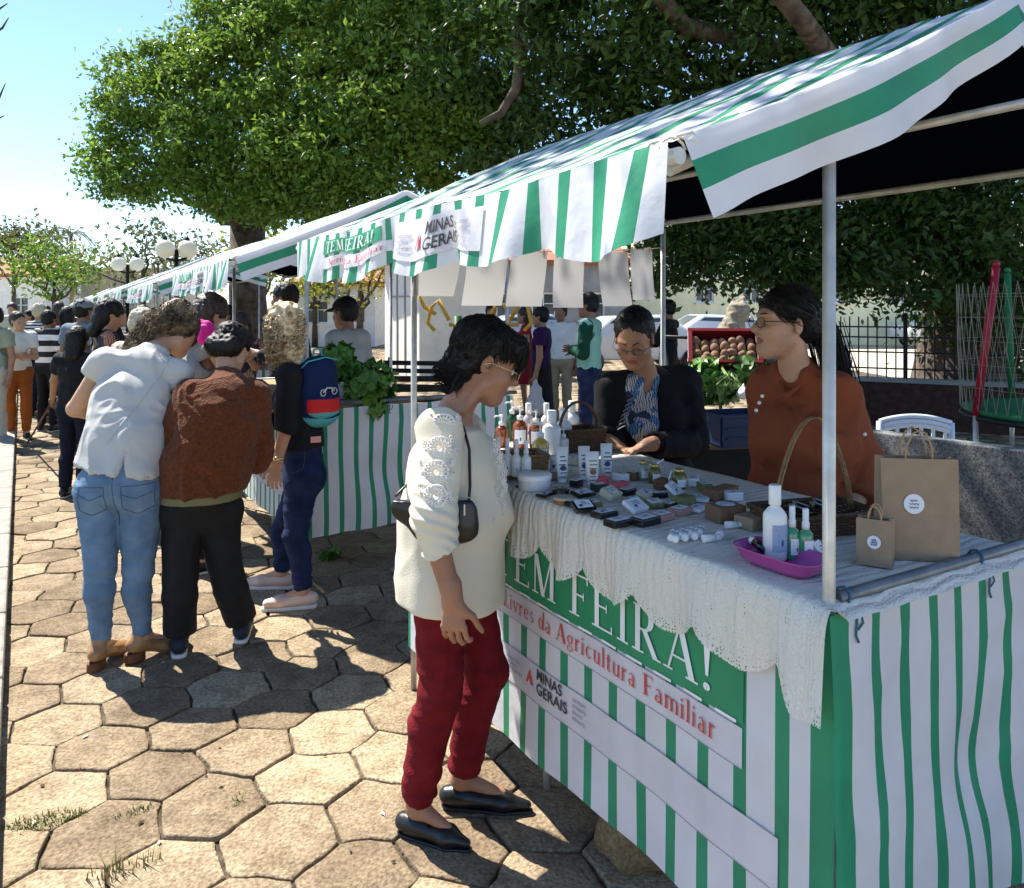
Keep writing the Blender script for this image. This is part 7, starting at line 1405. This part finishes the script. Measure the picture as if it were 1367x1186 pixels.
# ---------------------------------------------------------------- vegetable table behind the counter
vt = thing('vegetable_table', 'dark table of vegetables behind the two vendors', 'table', (1.27, 4.75, 0), R(10)); mb = MB(); mb.box((0, 0, .80), (1.3, .7, .03), bev=.004); mb.build('tabletop', m_kraftd, vt)
for x in (-.6, .6):
    for y in (-.3, .3): mb = MB(); mb.tube([(x, y, 0), (x, y, .785)], .02, 8); mb.build('leg', m_dk, vt)
mb = MB(); mb.box((0, -.36, .62), (1.3, .01, .34)); mb.build('cloth_skirt', c_black, vt)
rc = D(965, 487, 4.35); cr_t = thing('red_crate', 'red plastic crate tilted towards the camera, full of potatoes', 'crate', rc, R(-12)); mt = Matrix.Rotation(R(38), 3, 'X'); m_crate = M('red_plastic', (.11, .006, .010), .4, .1, coat=.2)
mb = MB(); L_, W_, H_ = .36, .26, .14
for (c, d) in (((0, 0, .005), (L_, W_, .01)), ((0, -W_/2, H_/2), (L_, .01, H_*.55)), ((0, W_/2, H_/2), (L_, .01, H_)), ((-L_/2, 0, H_/2), (.01, W_, H_*.7)), ((L_/2, 0, H_/2), (.01, W_, H_*.7)), ((0, -W_/2, H_), (L_+.03, .025, .012)), ((0, W_/2, H_), (L_+.03, .025, .012)), ((-L_/2, 0, H_), (.025, W_-.026, .012)), ((L_/2, 0, H_), (.025, W_-.026, .012))): mb.box(mt@Vector(c), d, rot=mt, bev=.002)
for i in range(7): mb.box(mt@V3(-L_/2+.03+i*.05, -W_/2-.001, H_*.85), (.008, .012, H_*.35), rot=mt)
mb.build('shell', m_crate, cr_t)
mb = MB(); mb.sphere((0, 0, 0), .027, 8, sc=(1.25, 1, .85)); m_pot = M('potato_skin', (.20, .115, .07), .8, .25, 30, .3, 60); pot = mb.build('potato', m_pot)
k = 0
for i in range(7):
    for j in range(4):
        o = pot if k == 0 else pot.copy()
        if k: C.objects.link(o)
        q = mt@V3(-.145+i*.048+random.uniform(-.008, .008), -.09+j*.055+random.uniform(-.008, .008), .095+random.uniform(-.01, .02)); o.location = rc+Matrix.Rotation(R(-12), 3, 'Z')@q; o.rotation_euler = (random.random()*3, random.random()*3, random.random()*3); tag(o, 'pale brown potato heaped with others in the red crate', 'potato', 'potatoes in the red crate'); k += 1
o = sdfobj('onion_sack', [seg(V3(0, 0, 0), V3(.06, 0, .16), .085, .06, k=.03), seg(V3(.05, 0, .15), V3(.09, 0, .24), .05, .02, k=.03)], .008, M('net_sack', (.26, .23, .17), .8, .3, 60), None, (0, 0, 0), folds(.02, 14, 14, 8)); o.location = D(972, 452, 4.75); tag(o, 'pale net sack leaning behind the red crate', 'sack')
m_cab = leafmat('cabbage_leaf', (.16, .30, .08), (.30, .42, .16), .2); lettuce('round pale green cabbage on the vegetable table', D(966, 516, 4.15), .085, 110, 11, .10, m_cab, 'cabbage', 'cabbage', .9); lettuce('dark leafy greens left of the cabbage', D(945, 508, 4.2), .13, 90, 12, .08, name='leafy_greens', cat='greens'); lettuce('dark leafy greens between the cabbage and the rust blouse', D(995, 500, 4.2), .12, 110, 13, .08, name='leafy_greens', cat='greens')
o = sdfobj('garlic_bulb', [ell(V3(0, 0, 0), V3(.035, .035, .03)), seg(V3(0, 0, .02), V3(0, 0, .05), .01, .005)], .005, m_wpls, None, (0, 0, 0)); o.location = D(992, 526, 4.05); tag(o, 'white garlic bulb right of the cabbage', 'garlic')
mb = MB(); 
for (c, d) in (((0, 0, .01), (.34, .26, .02)), ((0, -.13, .09), (.34, .012, .16)), ((0, .13, .09), (.34, .012, .16)), ((-.17, 0, .09), (.012, .245, .16)), ((.17, 0, .09), (.012, .245, .16)), ((0, -.137, .165), (.36, .02, .02)), ((0, -.139, .10), (.30, .008, .012)), ((0, -.139, .05), (.30, .008, .012))): mb.box(c, d, bev=.003)
o = mb.build('blue_crate', M('blue_plastic', (.008, .022, .07), .5)); o.location = D(985, 592, 4.2); o.rotation_euler = (0, 0, R(15)); tag(o, 'blue plastic crate below the cabbage', 'crate')
# ---------------------------------------------------------------- chair, stone bench, trampoline
ch = thing('plastic_chair', 'white plastic chair behind the rust blouse woman', 'chair', ((1207-CX)/F*4.9, 4.9, 0), R(-10)); m_chw = M('chair_plastic', (.62, .68, .76), .35, .04)
mb = MB(); mb.box((0, .0, .42), (.44, .42, .03), bev=.012); mb.build('seat', m_chw, ch)
for x in (-.19, .19):
    for y in (-.18, .18): mb = MB(); mb.tube([(x*1.1, y*1.1, 0), (x, y, .41)], [.016, .024], 8); mb.build('leg', m_chw, ch)
mb = MB(); zt = lambda x: .93-.9*x*x; n = 12
top = [(-.2+.4*i/n, -.20+.0, zt(-.2+.4*i/n)) for i in range(n+1)]
mb.tube(top, .014, 8); mb.tube([(p[0], p[1], p[2]-.03) for p in top], .016, 8); mb.tube([(p[0], p[1], p[2]-.055) for p in top], .014, 8)
for i in range(1, n): mb.box((top[i][0], -.2, .65), (.020, .012, (top[i][2]-.06-.44)), bev=.003) if i % 2 else None
for s_ in (-1, 1): mb.tube([(s_*.2, -.2, .43), (s_*.205, -.2, .7), (s_*.2, -.2, zt(.2))], .018, 8)
mb.build('backrest', m_chw, ch)
sb = thing('stone_bench', 'grey speckled stone slab bench behind the paper bags', 'bench', (2.15, 2.95, 0), math.atan2(2.35-3.60, 2.62-1.70)); m_gran = M('speckled_granite', (.14, .145, .15), .7, .6, 120, .3, 200, two=(.30, .31, .31)); mb = MB(); mb.box((0, 0, .64), (1.7, .09, .74), bev=.006); mb.build('backrest', m_gran, sb); mb = MB(); mb.box((0, .26, .42), (1.7, .42, .07), bev=.006); mb.build('seat', m_gran, sb)
for x in (-.65, .65): mb = MB(); mb.box((x, .2, .19), (.12, .36, .38), bev=.006); mb.build('leg', m_gran, sb)
tp = thing('trampoline', 'small trampoline with red padded pole and safety net at right', 'trampoline', (5.0, 6.7, 0)); m_pad = M('red_padding', (.33, .012, .030), .5, .1, 20, .3, 60); m_gpad = M('green_padding', (.02, .16, .06), .5, .1, 20, .3, 60)
mb = MB(); mb.lathe([(1.0, .66), (1.02, .68), (1.02, .71), (.8, .72), (.01, .70)], n=36); mb.build('mat', m_gpad, tp); mb = MB(); mb.tube([(1.02*math.cos(a), 1.02*math.sin(a), .64) for a in [i*math.pi/18 for i in range(37)]], .025, 7); mb.build('frame', m_dk, tp)
for i, a in enumerate((178, 95, 240, 300, 0, 50)):
    x, y = 1.03*math.cos(R(a)), 1.03*math.sin(R(a)); mb = MB(); mb.tube([(x, y, 0), (x, y, .66)], .022, 8); mb.build('leg', m_steel, tp); mb = MB(); lean = .06; mb.tube([(x, y, .66), (x*(1+lean)+(.24 if i == 0 else 0), y*(1+lean), 1.93)], .032, 12); mb.sphere((x*(1+lean)+(.24 if i == 0 else 0), y*(1+lean), 1.96), .03, 6); mb.build('padded_pole', m_pad if i in (0, 3, 5) else m_gpad, tp)
mb = MB()
for i in range(60):
    a = i/60*6.283; mb.tube([(1.03*math.cos(a), 1.03*math.sin(a), .70), (1.05*math.cos(a+.1), 1.05*math.sin(a+.1), 1.25), (1.06*math.cos(a), 1.06*math.sin(a), 1.8)], .0022, 3, caps=False); mb.tube([(1.03*math.cos(a), 1.03*math.sin(a), .70), (1.05*math.cos(a-.1), 1.05*math.sin(a-.1), 1.25), (1.06*math.cos(a), 1.06*math.sin(a), 1.8)], .0022, 3, caps=False)
for z in (.9, 1.1, 1.3, 1.5, 1.7): mb.tube([(1.045*math.cos(a), 1.045*math.sin(a), z) for a in [i*math.pi/18 for i in range(37)]], .002, 3, caps=False)
mb.build('net', M('net_cord', (.30, .27, .20), .8), tp)
# ---------------------------------------------------------------- play equipment and benches behind the stall
m_yp = M('yellow_paint', (.62, .34, .03), .4, .1, 10); m_gp = M('green_paint', (.03, .10, .04), .5)
pe = thing('exercise_machine', 'yellow and green outdoor exercise machine behind the hanging sheets', 'exercise machine', (-.62, 9.0, 0)); mb = MB(); mb.tube([(0, 0, 0), (0, 0, 1.5)], .05, 10); mb.tube([(.5, 0, 0), (.5, 0, 1.45)], .05, 10); mb.build('post', m_gp, pe)
mb = MB()
for x, s_ in ((-.1, -1), (.35, 1), (.6, 1)): mb.tube([(x, 0, 1.45), (x+s_*.12, 0, 1.68), (x+s_*.2, -.02, 1.60), (x+s_*.24, -.03, 1.42), (x+s_*.16, -.03, 1.33)], .022, 8)
mb.tube([(-.45, 0, 1.75), (-.38, 0, 1.6), (-.25, 0, 1.52)], .022, 8); mb.tube([(-.1, 0, 1.4), (.7, 0, 1.4)], .022, 8); mb.build('handlebars', m_yp, pe); mb = MB(); mb.box((.25, -.02, .9), (.6, .06, .9), bev=.01); mb.build('panel', m_gp, pe)
def sbench(x, y, rz, label):
    t = thing('slatted_bench', label, 'bench', (x, y, 0), rz, 'black slatted metal benches')
    mb = MB()
    for i in range(4): mb.box((0, -.15+i*.1, .45), (1.2, .07, .02), bev=.003)
    mb.build('seat', m_dk, t); mb = MB()
    for i in range(4): mb.box((0, .22+.015*i, .58+i*.1), (1.2, .02, .06), bev=.003)
    mb.build('backrest', m_dk, t)
    for sx in (-.52, .52): mb = MB(); mb.tube([(sx, -.2, 0), (sx, -.15, .44), (sx, .18, .44), (sx, .28, .95)], .02, 6); mb.tube([(sx, .18, .44), (sx, .25, 0)], .02, 6); mb.build('leg', m_dk, t)
sbench(-.72, 7.6, R(5), 'black slatted bench right behind the cream sweater woman\'s head'); sbench(-1.15, 9.9, R(-12), 'black slatted bench further back beside the white kiosk')
tr_ = thing('folding_trestle', 'dark folding metal trestle beside the red potato crate', 'trestle', ((925-CX)/F*6.4, 6.4, 0)); mb = MB()
for a, b in (((-.25, 0, 1.35), (-.35, 0, 0)), ((-.25, 0, 1.35), (.0, 0, .0)), ((.15, 0, 1.35), (-.02, 0, 0)), ((.15, 0, 1.35), (.32, 0, 0)), ((-.25, 0, 1.35), (.22, 0, 1.33)), ((-.32, 0, .8), (.25, 0, .8))): mb.tube([a, b], .014, 6)
mb.build('frame', m_dk, tr_)
o = sdfobj('jute_sack', [seg(V3(-.12, 0, .07), V3(.12, 0, .07), .09, .08, k=.03), cut(V3(0, 0, 0), V3(0, 0, -1), .5)], .008, M('jute', (.22, .15, .08), .95, .4, 90, .8, 120), None, (0, 0, 0), folds(.02, 12, 12, 15)); o.location = P(880, 1180, 0)+V3(.05, .1, 0); tag(o, 'crumpled jute sack under the nearest counter', 'sack')
g = random.Random(4)
for i in range(16):
    px, py = g.uniform(20, 560), g.uniform(960, 1180); c = P(px, py, .004); mb = MB(); a = g.random()*6; l = g.uniform(.006, .016); d = V3(math.cos(a), math.sin(a), 0)*l; e = V3(-d.y, d.x, 0)*.5; mb.add([-d, e, d, -e+V3(0, 0, .002), V3(0, 0, .005)], [(0, 1, 4), (1, 2, 4), (2, 3, 4), (3, 0, 4)]); o = mb.build('dry_leaf', M('dry_leaf_brown', (.10, .06, .03), .8) if i % 3 else M('pale_chip', (.6, .55, .45), .8)); o.location = c; tag(o, 'tiny dry leaf fragment scattered on the sunny foreground paving', 'leaf', 'dry leaf bits on the foreground paving')
